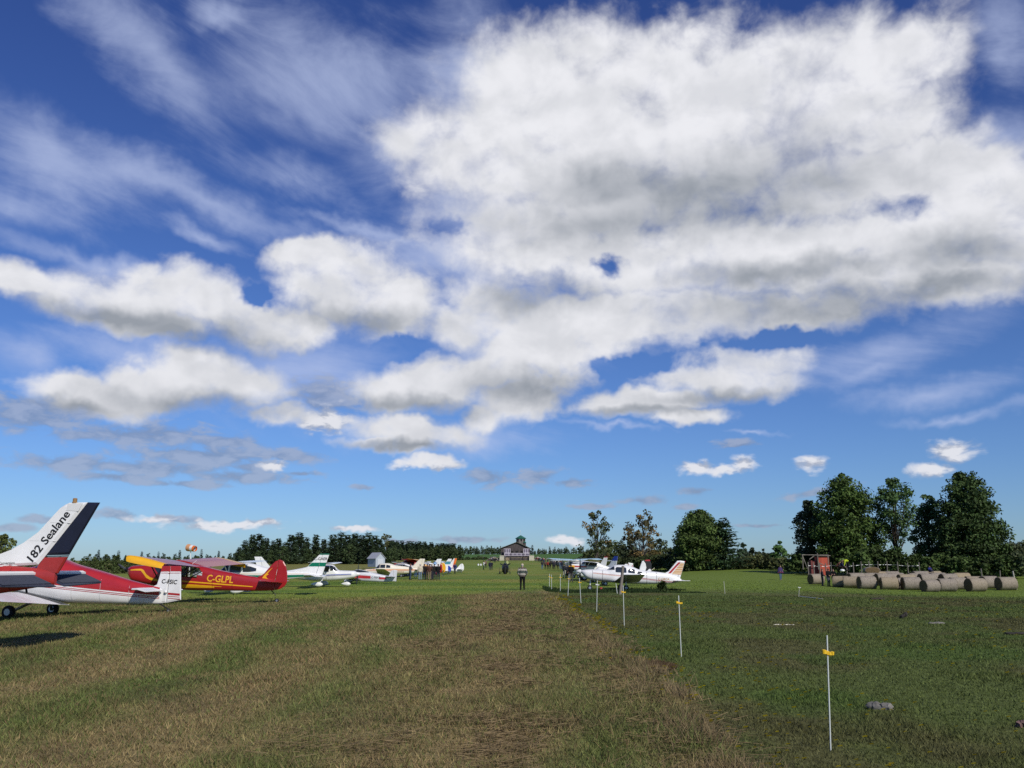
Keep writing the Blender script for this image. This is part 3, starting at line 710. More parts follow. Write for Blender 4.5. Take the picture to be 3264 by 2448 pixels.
# 2: red and white low-wing with C-FSIC on its rudder
p = Plane('light_aircraft', 'red over white low-wing aeroplane with C-FSIC on its white rudder', LROW, tail_pos(585, 27.3), 172,
          [(0, 1.40, 1.1, .14), (.3, 1.5, .88, .36), (1.2, 1.60, .66, .48), (1.8, 1.86, .54, .5), (2.5, 1.66, .47, .48), (3.5, 1.41, .455, .38), (4.47, 1.15, .45, .26), (5.2, .99, .46, .13), (5.5, .94, .48, .035)], 1.35, WHITE, e=3.0, tip_s=6.1)
p.fuselage()
b_s = [0.0, 2.15, 4.84, 5.42]; b_z = [1.22, 1.04, .775, .72]
p.band('upper_side', b_s, b_z, [1.5, 1.8, 1.07, .96], RED, n=40, rows=12)
q = np.linspace(.3, 5.4, 40); zt = p.prof(q)[0]
for o_ in list(p.body.children): bpy.data.objects.remove(o_)
mb = MB()
for sd_ in (1, -1):
    V = []; rows = 14
    for s in q:
        top = float(p.prof(s)[0]); lo = float(np.interp(s, b_s, b_z))
        for k in range(rows):
            z = lo + (top - lo) * math.sin(math.pi / 2 * k / (rows - 1)); V.append((p.X(s), sd_ * (float(p.hw(s, z)) + .006 * (k < rows - 1)), z + .006 * k / (rows - 1)))
    Fc = [(i * rows + k, (i + 1) * rows + k, (i + 1) * rows + k + 1, i * rows + k + 1) for i in range(len(q) - 1) for k in range(rows - 1)]
    mb.add(V, Fc if sd_ > 0 else [f[::-1] for f in Fc])
mesh_obj('upper_side', mb.v, mb.f, RED, p.body, smooth=True)
seams(p, (2.7, 3.6, 4.5), pbr('pale_seam', (.52, .52, .51), .6), .010, .007)
for dz in (.045, .09): p.band('pinstripe', b_s, [z - dz - .018 for z in b_z], [z - dz for z in b_z], RED, off=.006, n=30, rows=3)
p.band('canopy', [1.0, 1.3, 1.8, 2.1], [1.50, 1.42, 1.46, 1.60], [1.52, 1.66, 1.80, 1.68], GLASS, off=.014, rows=8)
wg = p.wing(.95, 2.72, 1.35, 2.5, .45, 3.75, .80, .92, .10, WHITE, RED, .14, False, inc=.21)
for s_, o_ in ((1, wg[0]), (-1, wg[1])):
    V = []
    for y in (.50, .82):
        for f in np.linspace(.12, .98, 12):
            hh = np.interp(f, [a for a, b in AIRF], [b for a, b in AIRF]); t = (y - .45) / 3.3; a_, b_ = .95 + .4 * t, 2.72 - .22 * t; c_ = b_ - a_
            V.append((p.X(a_ + c_ * f), s_ * y, .80 + .12 * t + .10 * c_ * hh * 3.5 - .21 * f * c_ + .008))
    Fc = [(i, i + 1, 13 + i, 12 + i) for i in range(11)]
    mesh_obj('walkway', V, Fc, DKGREY, o_)
fin = p.plate('fin', [(5.42, 1.60), (5.66, 1.60), (5.62, .50), (5.36, .48), (5.1, .97), (5.28, 1.05)], .07, WHITE)
p.plate('fin_cap', [(5.405, 1.615), (5.67, 1.615), (5.665, 1.44), (5.365, 1.43)], .076, RED, fin)
rud = p.plate('rudder', [(5.68, 1.60), (6.02, 1.60), (6.10, .59), (5.64, .50)], .065, WHITE)
p.plate('rudder_cap', [(5.685, 1.615), (6.025, 1.615), (6.04, 1.44), (5.685, 1.44)], .070, RED, rud)
for z0, z1 in ((.74, .81), (.69, .71), (.63, .65)): p.plate('rudder_stripe', [(5.655, z1), (6.083 , z1 - .03), (6.087, z0 - .03), (5.655, z0)], .072, RED, rud)
for z0, z1 in ((1.39, 1.405),): p.plate('rudder_stripe', [(5.375, z1), (6.04, z1), (6.041, z0), (5.37, z0)], .078, RED, rud)
p.writing('C-FSIC', 5.43, 1.09, .125, BLACKP, 1, R(-3), .004, flat=.0375, parent=rud, slant=.12, bold=True)
p.tailplane([(4.72, .10), (5.02, 1.12), (5.26, 1.12), (5.26, .10)], .93, .06, WHITE, [(5.27, .12), (5.27, 1.12), (5.55, 1.12), (5.52, .12)], WHITE, -.25)
for s_ in (1, -1):
    mb = MB(); mb.plate([(p.X(4.70), s_ * .12), (p.X(5.0), s_ * 1.13), (p.X(5.10), s_ * 1.13), (p.X(4.84), s_ * .12)], .068, 'xy', .93); mb.build('leading_edge_stripe', RED, p.root)
    p.leg((1.5, s_ * .3, .6), (1.1, s_ * .98, .22), .045, ALU); p.wheel(1.1, s_ * 1.05, .20, .15, z=gz(p, 1.1, s_ * 1.05) + .19)
p.leg((5.35, 0, .5), (5.72, 0, .30), .022, DARKM, 'tail_spring'); p.wheel(5.72, 0, .07, .05, z=gz(p, 5.72, 0) + .07, name='tail_wheel')
mb = MB(); mb.ell((p.X(5.62), .08, .83), (.05, .05, .05), 10, 7); sharp(mb.build('tail_light', WHITE, p.root))
p.prop(0, 1.25, .9, 1.0, .28, .15, RED)

# 3: crimson high-wing taildragger C-GLPL
p = Plane('light_aircraft', 'crimson high-wing taildragger with yellow C-GLPL lettering and flame stripes', LROW, tail_pos(918, 41), 178,
          [(.0, 1.47, 1.37, .06), (.16, 1.56, 1.12, .30), (.35, 1.61, .92, .42), (.8, 1.63, .80, .45), (1.35, 1.64, .70, .46), (1.75, 1.70, .62, .46), (2.6, 1.70, .52, .47), (3.5, 1.60, .48, .46), (4.5, 1.38, .47, .38), (6.17, 1.08, .46, .18), (7.0, .97, .48, .05)], 1.75, CRIM, e=3.4, tip_s=7.58)
H1 = [(1.62, 1.62), (2.58, 1.60), (2.60, 1.14), (1.9, 1.16)]; H2 = [(2.70, 1.60), (3.45, 1.53), (3.70, 1.32), (3.68, 1.11), (2.70, 1.13)]
p.fuselage([H1, H2])
for hh in (H1, H2):
    for sd_ in (1, -1):
        V = [(p.X(s), sd_ * (float(p.hw(s, z)) - .012), z) for s, z in hh]; mesh_obj('window', V, [tuple(range(len(V)))], PANE, p.body)
mb = MB()
for y in (.22, -.22):
    mb.box((p.X(2.35), y, 1.0), (.4, .36, .1)); mb.box((p.X(2.56), y, 1.22), (.09, .36, .5), ry=-.2)
mb.build('seat', BLACKP, p.root)
for y in (.40, -.40):
    p.leg((2.72, y, 1.58), (3.55, y, 1.14), .014, DARKM, 'cabin_tube'); p.leg((2.72, y, 1.16), (3.4, y, 1.5), .014, DARKM, 'cabin_tube')
p.band('windshield', [1.38, 1.62, 1.75], [1.60, 1.30, 1.28], [1.63, 1.66, 1.67], GLASS, off=.008, rows=6)
seams(p, (1.42, 2.64, 4.2, 5.1), pbr('crimson_seam', (.15, .006, .008), .6), .014)
p.band('cowl_flash', [.32, .55, .82, .95, 1.1, 1.3, 1.66], [1.385, 1.39, 1.385, 1.25, 1.06, .96, .90], [1.43, 1.46, 1.47, 1.42, 1.22, 1.08, .985], YEL, n=30)
p.band('side_stripe', [2.7, 4.4, 6.03], [.885, .755, .635], [.945, .815, .675], YEL, n=30, rows=3)
p.band('flame', [1.7, 3.2, 3.75, 4.3], [.62, .60, .60, .60], [.70, .77, .73, .655], YEL, n=24)
p.band('flame', [3.7, 4.2, 4.63], [.715, .665, .645], [.735, .70, .665], YEL, n=10, rows=3)
p.writing('C-GLPL', 3.94, .905, .30, YEL, 1, R(-4), .012, bold=True, slant=.03, wide=.86)
p.writing('C-GLPL', 5.40, .905, .30, YEL, -1, R(4), .012, bold=True, wide=.86)
fin = p.plate('fin', [(6.15, 1.07), (6.45, 1.22), (6.80, 1.63), (6.98, 1.80), (7.10, 1.85), (7.10, 1.55), (6.97, .80), (6.9, .5), (6.7, .9)], .075, CRIM)
rud = p.plate('rudder', [(7.115, 1.87), (7.2, 1.88), (7.35, 1.82), (7.48, 1.62), (7.56, 1.30), (7.58, 1.0), (7.56, .82), (7.47, .67), (7.25, .54), (7.02, .50), (6.99, .80), (7.115, 1.55)], .07, CRIM)
mb = MB()
for sd_ in (1,): 
    pts = [(1868, 412), (1815, 455), (1765, 505), (1738, 545), (1775, 562), (1860, 570), (1800, 540), (1788, 515), (1822, 495), (1805, 488), (1835, 450)]
    V = [(p.X((a - 60) / 262.5), .043, 1.65 + (381.4 - b) / 262.5) for a, b in pts]
    mesh_obj('fin_flash', V, [tuple(range(len(V)))], YEL, fin)
p.tailplane([(6.25, .06), (6.55, .9), (6.75, 1.3), (7.0, 1.4), (7.0, .06)], .92, .05, CRIM, [(7.01, .10), (7.01, 1.4), (7.25, 1.35), (7.4, 1.0), (7.42, .12)], CRIM, -.1)
p.wing(2.05, 3.62, 2.28, 3.88, .42, 5.2, 1.86, 2.02, .12, CRIM, YEL, .12, True, inc=.20, droop=.22)
for s_ in (1, -1):
    p.leg((1.85, s_ * .45, .70), (2.35, s_ * 3.0, 1.72), .04, DARKM, 'wing_strut', .6); p.leg((2.1, s_ * .45, .68), (3.0, s_ * 3.0, 1.66), .035, DARKM, 'wing_strut', .6)
    p.leg((1.75, s_ * .4, .6), (1.75, s_ * .9, .3), .04, CRIM); p.wheel(1.75, s_ * .95, .28, .2, z=gz(p, 1.75, s_ * .95) + .28)
p.leg((6.85, 0, .5), (7.08, 0, .26), .02, DARKM, 'tail_spring'); p.wheel(7.14, 0, .10, .06, z=gz(p, 7.14, 0) + .10, name='tail_wheel')
p.prop(0.02, 1.42, 1.0, .25, .2, .12, BLACKP)
mb = MB(); mb.tube([(p.X(3.1), .15, 1.68), (p.X(3.3), .15, 1.85)], .012, 6); mb.build('antenna', WHITE, p.root)

def high_wing(label, group, tail, rz, C, wing_m, tipm=None, finc=None, L=8.0, k=1.0, near=1, pants=True, z0=None, tailm=None, text=None, tcol=None, stripe=None, fin_band=None, fin_top=None, swept=True, dz=0.0, spin=None, wins=True, tri=True):
    """a four-seat high-wing aeroplane; C its paint"""
    p = Plane('light_aircraft', label, group, tail, rz, [(a * L / 8, b * k + dz, c * k + dz, d_ * k) for a, b, c, d_ in
          [(.1, 1.15, .85, .15), (.35, 1.25, .70, .4), (1.55, 1.30, .50, .52), (2.1, 1.74, .45, .55), (3.3, 1.76, .47, .55), (4.4, 1.5, .55, .46), (6, 1.24, .72, .25), (7.5, 1.12, .90, .1), (8, 1.06, .96, .04)]], 2.9 * L / 8, C, tip_s=L)
    u = L / 8; p.fuselage(ns=50, n=28)
    if wins:
        p.band('windshield', [1.62 * u, 1.95 * u, 2.2 * u], [1.27 * k + dz] * 3, [1.29 * k + dz, 1.62 * k + dz, 1.68 * k + dz], GLASS, off=.01, n=10)
        p.band('window', [2.3 * u, 3.0 * u], [1.18 * k + dz] * 2, [1.62 * k + dz] * 2, GLASS, off=.01, n=8)
        p.band('window', [3.12 * u, 3.55 * u, 3.95 * u], [1.20 * k + dz, 1.2 * k + dz, 1.25 * k + dz], [1.62 * k + dz, 1.55 * k + dz, 1.42 * k + dz], GLASS, off=.01, n=8)
    if stripe:
        for nm, s_, lo, hi, m_ in stripe: p.band(nm, s_, lo, hi, m_, n=16, rows=3)
    if swept:
        F1 = [(8.0, 2.36), (7.84, 2.36), (7.0, 1.46), (6.2, 1.22), (6.4, 1.1), (7.6, 1.06)]; R1 = [(8.42, 2.36), (8.01, 2.36), (7.62, 1.06), (8.02, 1.02)]
    else:
        F1 = [(7.3, 2.05), (7.0, 1.85), (6.5, 1.3), (6.1, 1.2), (6.4, 1.0), (7.4, 1.0)]; R1 = [(7.32, 2.07), (7.6, 2.08), (7.85, 1.9), (8.0, 1.5), (7.95, 1.0), (7.6, .85), (7.42, .9)]
    F1 = [(a * u, b * k + dz) for a, b in F1]; R1 = [(a * u, b * k + dz) for a, b in R1]
    fin = p.plate('fin', F1, .08, finc or C); rud = p.plate('rudder', R1, .07, tailm or finc or C)
    if fin_top:
        def cut(P_, z): 
            out = []
            for i in range(len(P_)):
                (a, b), (c, d_) = P_[i], P_[(i + 1) % len(P_)]
                if b >= z: out.append((a, b))
                if (b >= z) != (d_ >= z): t = (z - b) / (d_ - b); out.append((a + (c - a) * t, z))
            return out
        for P_, par, th in ((F1, fin, .088), (R1, rud, .078)):
            pl = cut(P_, fin_top[0])
            if len(pl) > 2: p.plate('fin_cap', pl, th, fin_top[1], par)
    if fin_band:
        za, zb, m_ = fin_band
        def xs_at(P_, z):
            out = []
            for i in range(len(P_)):
                (a, b), (c, d_) = P_[i], P_[(i + 1) % len(P_)]
                if (b - z) * (d_ - z) < 0: out.append(a + (c - a) * (z - b) / (d_ - b))
            return min(out), max(out)
        for P_, par, th in ((F1, fin, .088), (R1, rud, .078)):
            a0, a1 = xs_at(P_, za); b0, b1 = xs_at(P_, zb); p.plate('fin_band', [(a0, za), (a1, za), (b1, zb), (b0, zb)], th, m_, par)
    p.tailplane([(6.95 * u, .08), (7.2 * u, 1.65), (7.6 * u, 1.68), (7.6 * u, .08)], 1.02 * k + dz, .06, C, [(7.62 * u, .1), (7.62 * u, 1.68), (7.95 * u, 1.66), (8.1 * u, .12)], tailm or C, -.3)
    p.wing(1.95 * u, 3.5 * u, 2.1 * u, 3.2 * u, .52, 5.3, 1.80 * k + dz, 1.92 * k + dz, .12, wing_m, tipm)
    for s_ in (1, -1):
        p.leg((2.4 * u, s_ * .5, .6 * k + dz), (2.6 * u, s_ * 2.9, 1.80 * k + dz), .04, C, 'wing_strut', .6); g_ = gz(p, 3 * u, s_ * 1.2)
        p.leg((2.8 * u, s_ * .4, .55 * k + dz), (3 * u, s_ * 1.2, g_ + .3), .035, C)
        if pants: p.pant(3.0 * u, s_ * 1.25, .95, .36, .26, C, z=g_ + .26)
        else: p.wheel(3.0 * u, s_ * 1.25, .22, z=g_ + .22)
    if tri:
        g_ = gz(p, .9, 0); p.leg((.9, 0, .62 * k + dz), (.9, 0, g_ + .3), .035, ALU)
        if pants: p.pant(.9, 0, .75, .32, .22, C, z=g_ + .24)
        else: p.wheel(.9, 0, .18, z=g_ + .18)
    p.prop(.1, 1.0 * k + dz, .95, 1.1, .3, .16, spin or C)
    if text:
        for (t, s, z, h, sd_, on_fin) in text:
            if on_fin: p.writing(t, s, z, h, tcol or BLACKP, sd_, 0, .005, flat=.044, parent=fin)
            else: p.writing(t, s, z, h, tcol or BLACKP, sd_, 0, .012)
    return p
# 4: green and white high-wing C-GAER
high_wing('white high-wing aeroplane with green bands and C-GAER on its tall fin', LROW, tail_pos(1028, 57), 180, WHITE, WHITE, GREEN, L=8.2, dz=0.0, tailm=WHITE,
          text=[('C-GAER', 7.66, 1.95, .17, 1, True)], fin_band=(1.80, 1.53, GREEN), fin_top=(2.28, GREEN),
          stripe=[('side_stripe', [1.0, 5, 7.7], [.80, .78, .93], [1.0, .99, 1.03], GREEN), ('side_line', [1.0, 5, 7.4], [1.06, 1.06, 1.07], [1.085, 1.085, 1.085], OCHRE)])
# 5: white high-wing facing the other way
high_wing('plain white high-wing aeroplane facing right behind the green and white tail', LROW, tail_pos(826, 70), 2, WHITE, WHITE, L=7.9, dz=-.08, near=-1,
          stripe=[('side_stripe', [.5, 3, 7.0], [.90, .80, .92], [.95, .86, .96], BLUE), ('side_line', [.5, 3, 7.0], [.84, .74, .88], [.87, .77, .9], BLACKP)])
def low_wing(label, group, tail, rz, st, C, smg, fin, rud, stab, wing_a, mats=None, name='light_aircraft', tip_s=None, dih=.08, canopy=None, wins=(), pants=False, wheels=((0, 0, .18),), nose=(.02, 1.0, .9, .25, .15), spin=None, stripes=(), texts=(), tailm=None, e=2.6, wt=None, finm=None):
    p = Plane(name, label, group, tail, rz, st, smg, C, e=e, tip_s=tip_s); p.fuselage(ns=60, n=30)
    f_ = p.plate('fin', fin, .08, finm or C); r_ = p.plate('rudder', rud, .07, tailm or C)
    s0, s1, yy, zz = stab; p.tailplane([(s0, .08), (s0 + .3, yy), (s0 + .6, yy), (s0 + .6, .08)], zz, .055, C, [(s0 + .61, .08), (s0 + .61, yy), (s1, yy), (s1, .08)], C, -.1)
    le, te, tle, tte, y0, y1, z0 = wing_a; p.wing(le, te, tle, tte, y0, y1, z0, z0 + dih * y1, .11, C, wt, .10, True)
    for n_, poly in wins: p.band(n_, *poly, GLASS, off=.01, n=10, rows=6)
    for n_, s_, lo, hi, m_ in stripes: p.band(n_, s_, lo, hi, m_, n=24, rows=3)
    for (s, y, r_w) in wheels:
        for sg in ((1, -1) if y else (1,)):
            g_ = gz(p, s, sg * y); p.leg((s, sg * (y * .8), float(p.prof(s)[1]) + .1), (s, sg * y, g_ + r_w), .035, WHITE)
            if pants: p.pant(s, sg * y, .75, .32, .22, C, z=g_ + .22)
            else: p.wheel(s, sg * y, r_w, .12, z=g_ + r_w)
    p.prop(nose[0], nose[1], nose[2], .6, nose[3], nose[4], spin or C)
    for t, s, z, h, m_, sd_, on in texts: p.writing(t, s, z, h, m_, sd_, 0, .006 if on else .012, flat=.042 if on else None, parent=f_ if on else None)
    return p, f_, r_
# 6: small white and red homebuilt
p, f_, r_ = low_wing('small silver-white homebuilt low-wing with red side panels, in front of the cream one', LROW, tail_pos(1267, 80), 182,
    [(0, .9, .55, .12), (.35, 1.0, .35, .35), (1.4, 1.04, .2, .42), (2.1, 1.24, .17, .42), (2.9, 1.08, .15, .38), (4.3, .76, .12, .22), (5.3, .56, .17, .05)], pbr('silver_paint', (.60, .61, .63), .35, var=.1), 1.5,
    [(4.85, .60), (5.15, 1.15), (5.3, 1.18), (5.28, .2)], [(5.31, 1.2), (5.66, 1.16), (5.58, .16), (5.29, .2)], (4.6, 5.5, 1.1, .62), (1.2, 2.5, 1.3, 2.4, .4, 3.3, .36), dih=.05, tip_s=5.66, pants=True, wheels=((1.3, .95, .18),), nose=(.0, .75, .8, .25, .14),
    wins=[('canopy', ([1.5, 1.8, 2.3, 3.1], [1.0, .98, .98, .98], [1.04, 1.18, 1.2, 1.02]))], stripes=[('side_stripe', [1.3, 3.3], [.48, .42], [.80, .66], RED), ('side_stripe', [4.05, 4.7], [.36, .34], [.56, .52], RED)], texts=[('C-FBXR', 3.36, .44, .17, BLACKP, 1, False)])
p.band('cowl_top', [.6, 1.4], [1.0, 1.03], [1.03, 1.06], BLACKP, off=.01, n=8)
# 7: cream low-wing
p, f_, r_ = low_wing('cream low-wing cabin aeroplane with an orange stripe along its side', LROW, tail_pos(1350, 105), 180,
    [(0, 1.02, .8, .12), (.3, 1.12, .62, .4), (1.3, 1.2, .5, .55), (1.9, 1.78, .48, .58), (2.8, 1.84, .48, .58), (3.7, 1.62, .52, .5), (5.2, 1.42, .62, .3), (6.6, 1.2, .8, .12), (7.0, 1.1, .9, .04)], CREAM, 2.4,
    [(5.7, 1.38), (6.66, 2.36), (6.95, 2.36), (6.75, 1.1)], [(6.97, 2.36), (7.26, 2.34), (7.0, 1.05), (6.77, 1.1)], (6.1, 7.0, 1.5, 1.1), (1.7, 3.4, 2.1, 3.1, .55, 4.9, .62), dih=.115, tip_s=7.1, wheels=((2.4, 1.3, .2), (.5, 0, .17)), nose=(0, .92, .95, .28, .15),
    wins=[('windshield', ([1.45, 1.75, 1.95], [1.22, 1.25, 1.28], [1.26, 1.62, 1.74])), ('window', ([2.0, 2.6], [1.28, 1.28], [1.66, 1.68])), ('window', ([2.72, 3.2], [1.28, 1.3], [1.66, 1.56]))],
    stripes=[('side_stripe', [.2, 6.8], [1.0, 1.0], [1.15, 1.13], PEACH), ('side_line', [.2, 6.8], [.93, .94], [.96, .97], RED)], texts=[('C-GXXA', 3.75, .72, .20, TAN, 1, False)])
p.writing('C-GXXA', 4.9, .72, .20, TAN, -1)
# 8: white high-wing with a round blue badge on the fin
p = high_wing('white high-wing aeroplane with a round blue badge on its fin', LROW, tail_pos(1398, 116), 180, WHITE, WHITE, L=7.6, k=1.02, pants=False, stripe=[('side_stripe', [1, 6.8], [1.02, 1.05], [1.10, 1.12], RED)])
mb = MB(); mb.lathe((p.X(7.15), .046, 1.84), (0, 1, 0), [(0, .20), (.004, .20)], 20); ch_ = [c for c in p.root.children if c.name.startswith('fin')][0]; mb.build('badge', BLUE, ch_)
mb = MB(); mb.lathe((p.X(7.15), .051, 1.84), (0, 1, 0), [(0, .13), (.004, .13)], 16); mb.build('badge_ring', SKYB, ch_)
def cub(label, group, tail, rz, C, rudm=None, wm=None, L=6.8, k=1.0, spin=None, tyre_r=.24, stripe=(), dz=0.0, tipm=None, finm=None, cowlm=None, text=()):
    """a two-seat high-wing taildragger with a rounded tail"""
    u = L / 6.8
    p = Plane('light_aircraft', label, group, tail, rz, [(a * u, b * k + dz, c * k + dz, d_) for a, b, c, d_ in
        [(.05, 1.55, 1.35, .08), (.2, 1.68, 1.15, .32), (1.1, 1.74, .95, .4), (1.6, 1.98, .82, .42), (2.6, 1.98, .68, .42), (3.6, 1.6, .58, .36), (5.6, .95, .42, .14), (6.3, .78, .42, .04)]], 1.6 * u, C, e=3.0, tip_s=L)
    p.fuselage(ns=50, n=26)
    p.band('windshield', [1.2 * u, 1.6 * u], [1.70 * k + dz] * 2, [1.72 * k + dz, 1.93 * k + dz], GLASS, off=.01, n=6); p.band('window', [1.68 * u, 2.9 * u], [1.42 * k + dz, 1.40 * k + dz], [1.90 * k + dz, 1.74 * k + dz], GLASS, off=.01, n=10)
    if cowlm: p.band('nose_bowl', [.06 * u, .2 * u, .5 * u], [1.36 * k + dz, 1.18 * k + dz, 1.1 * k + dz], [1.54 * k + dz, 1.66 * k + dz, 1.69 * k + dz], cowlm, off=.01, n=8)
    f_ = p.plate('fin', [(5.5 * u, .92 * k + dz), (5.9 * u, 1.35 * k + dz), (6.15 * u, 1.6 * k + dz), (6.3 * u, 1.66 * k + dz), (6.3 * u, .5 * k + dz)], .06, finm or C)
    p.plate('rudder', [(a * u, b * k + dz) for a, b in ((6.32, 1.68), (6.5, 1.68), (6.68, 1.52), (6.8, 1.2), (6.8, .85), (6.7, .62), (6.5, .48), (6.32, .45))], .06, rudm or C)
    p.tailplane([(5.6 * u, .06), (5.9 * u, 1.1), (6.1 * u, 1.35), (6.25 * u, 1.38), (6.25 * u, .06)], .80 * k + dz, .05, C, [(6.26 * u, .1), (6.26 * u, 1.38), (6.5 * u, 1.3), (6.65 * u, .9), (6.65 * u, .12)], C, -.1)
    p.wing(1.5 * u, 3.1 * u, 1.6 * u, 3.1 * u, .4, 5.2, 2.03 * k + dz, 2.14 * k + dz, .12, wm or C, tipm, inc=.12)
    for s_ in (1, -1):
        g_ = gz(p, 1.5 * u, s_ * .9); p.leg((1.5 * u, s_ * .38, .9 * k + dz), (1.5 * u, s_ * .88, g_ + tyre_r), .03, C); p.wheel(1.5 * u, s_ * .95, tyre_r, tyre_r * .75, z=g_ + tyre_r)
        p.leg((1.6 * u, s_ * .4, .9 * k + dz), (2.0 * u, s_ * 2.9, 2.0 * k + dz), .03, C, 'wing_strut', .6)
    p.leg((6.2 * u, 0, .45 * k + dz), (6.4 * u, 0, .2), .02, DARKM, 'tail_spring'); p.wheel(6.42 * u, 0, .1, .06, z=gz(p, 6.42 * u, 0) + .1, name='tail_wheel')
    p.prop(.05, 1.45 * k + dz, .95, .8, .22, .14, spin or C)
    for n_, s_, lo, hi, m_ in stripe: p.band(n_, s_, lo, hi, m_, n=16, rows=3)
    for t, s, z, h, m_, sd_ in text: p.writing(t, s, z, h, m_, sd_)
    return p
cub('crimson-tailed aeroplane whose round red rudder shows behind the men', LROW, tail_pos(1410, 122), 180, CRIM, k=1.12)
cub('yellow-ochre taildragger with a rounded yellow rudder', LROW, tail_pos(1421, 126), 180, OCHRE, YEL, k=1.15)
high_wing('pale blue and white high-wing aeroplane with a teal stroke on its fin', LROW, tail_pos(1432, 142), 180, WHITE, SKYB, L=7.6, k=1.1, pants=False, fin_band=(2.2, 1.7, pbr('teal_paint', (.06, .26, .32), .4)))
cub('white taildragger with a dark blue rudder far along the left row', LROW, tail_pos(1438, 138), 180, WHITE, BLUE, k=.9)
high_wing('white aeroplane with an orange rudder, second from the far end of the left row', LROW, tail_pos(1449, 150), 180, WHITE, WHITE, L=7.4, k=1.15, pants=False, tailm=ORANGE, stripe=[('side_stripe', [1, 6.8], [1.0, 1.05], [1.18, 1.2], RED)])
cub('all-white round-tailed taildragger at the far end of the left row', LROW, tail_pos(1479, 158), 180, WHITE, k=1.1)

# right of the strip -------------------------------------------------------------------------------------------------
# 1: white low-wing C-GBOA with the big striped fin
HATCH = bpy.data.materials.new('hatched_ochre'); HATCH.use_nodes = True; g = NT(HATCH.node_tree)
t_ = g.add('ShaderNodeTexCoord'); wv_ = g.add('ShaderNodeTexWave', {'wave_type': 'BANDS', 'bands_direction': 'Z'}, {'Vector': t_.outputs['Object'], 'Scale': 2.6, 'Distortion': 0.0})
g.put(g.n['Principled BSDF'].inputs['Base Color'], g.mix(g.sstep(wv_.outputs['Fac'], .55, .8), (.55, .27, .07), (.78, .68, .52))); g.n['Principled BSDF'].inputs['Roughness'].default_value = .4
p = Plane('light_aircraft', 'white low-wing aeroplane with red and ochre fin, nearest on the right side', RROW, tail_pos(2187, 62), 180,
    [(0, 1.24, 1.14, .10), (.16, 1.28, .98, .30), (.4, 1.32, .72, .44), (.85, 1.33, .58, .5), (1.85, 1.32, .47, .56), (2.35, 1.58, .42, .58), (2.6, 1.645, .40, .58), (3.2, 1.64, .36, .58), (4.3, 1.28, .32, .48), (6.0, 1.08, .34, .26), (6.8, .82, .42, .12), (7.1, .66, .48, .04)], 2.7, WHITE, tip_s=7.48)
p.fuselage()
p.band('windshield', [1.9, 2.15, 2.36], [1.30, 1.31, 1.30], [1.33, 1.46, 1.575], GLASS, off=.012, rows=6)
for a, b, lo, hi in ((2.42, 3.18, 1.14, 1.50), (3.30, 3.78, 1.10, 1.37), (3.94, 4.30, 1.02, 1.19)):
    p.band('window', [a, a + .08, b - .04, b], [lo + .02, lo, lo - .04, lo - .02], [hi - .1, hi, hi - .03, hi - .10], GLASS, off=.012, n=14)
seams(p, (.80, 1.5, 4.6, 5.3), SEAM, .022)
for zz_, m_, w_ in ((1.10, RED, .022), (1.05, PEACH, .022)): p.band('cowl_line', [.85, 2.9], [zz_, zz_ - .21], [zz_ + w_, zz_ - .21 + w_], m_, n=16, rows=3)
for zz_, m_, w_ in ((.72, RED, .035), (.665, RED, .018)): p.band('side_stripe', [4.2, 6.55], [zz_, zz_ - .28], [zz_ + w_, zz_ - .28 + w_], m_, n=16, rows=3)
p.writing('C-GBOA', 5.42, .62, .15, TAN, 1, R(-3), .012)
p.writing('C-GBOA', 6.1, .62, .15, TAN, -1, R(3), .012)
fin = p.plate('fin', [(5.95, 1.08), (6.2, 1.19), (6.86, 1.92), (7.05, 1.94), (6.85, .75), (6.5, .85)], .09, WHITE)
rud = p.plate('rudder', [(7.06, 1.94), (7.39, 1.89), (7.36, 1.75), (6.97, .58), (6.86, .72)], .075, WHITE)
mb = MB(); mb.add([(p.X(a), .052, b) for a, b in ((7.10, 1.82), (6.93, 1.82), (6.18, 1.06), (6.36, 1.05))], [(0, 1, 2, 3)]); mb.build('fin_band', RED, fin)
mb = MB(); mb.add([(p.X(a), .050, b) for a, b in ((7.12, 1.80), (7.34, 1.77), (7.08, .96), (6.42, 1.0))], [(0, 1, 2, 3)]); mb.build('fin_panel', HATCH, fin)
mb = MB(); mb.ell((p.X(7.40), 0, 1.86), (.05, .04, .04), 8, 6); mb.build('tail_light', RED, rud)
p.tailplane([(6.5, .06), (6.6, 1.6), (6.85, 1.65), (6.85, .06)], .54, .06, WHITE, [(6.86, .06), (6.86, 1.65), (7.42, 1.62), (7.46, .06)], WHITE, 0.0, dih=.02)
mb = MB(); mb.plate([(p.X(6.5), .14), (p.X(6.5), .6), (p.X(6.7), .6), (p.X(6.7), .14)], .066, 'xy', .54); mb.build('leading_edge_stripe', RED, p.root)
p.wing(2.25, 4.05, 2.45, 3.9, .5, 4.6, .46, 1.02, .11, WHITE, None, .08, True)
for s_ in (1, -1):
    g_ = gz(p, 3.0, s_ * 1.6); p.leg((3.0, s_ * 1.6, .5), (3.0, s_ * 1.6, g_ + .2), .04, WHITE); p.wheel(3.0, s_ * 1.6, .2, z=g_ + .2)
g_ = gz(p, .7, 0); p.leg((.7, 0, .6), (.65, 0, g_ + .2), .04, WHITE); p.wheel(.65, 0, .18, z=g_ + .18)
p.prop(.02, 1.19, .95, 1.35, .32, .16, WHITE)
mb = MB(); mb.tube([(p.X(4.95), 0, 1.22), (p.X(5.25), 0, 1.44)], .015, 6); mb.build('antenna', CREAM, p.root)
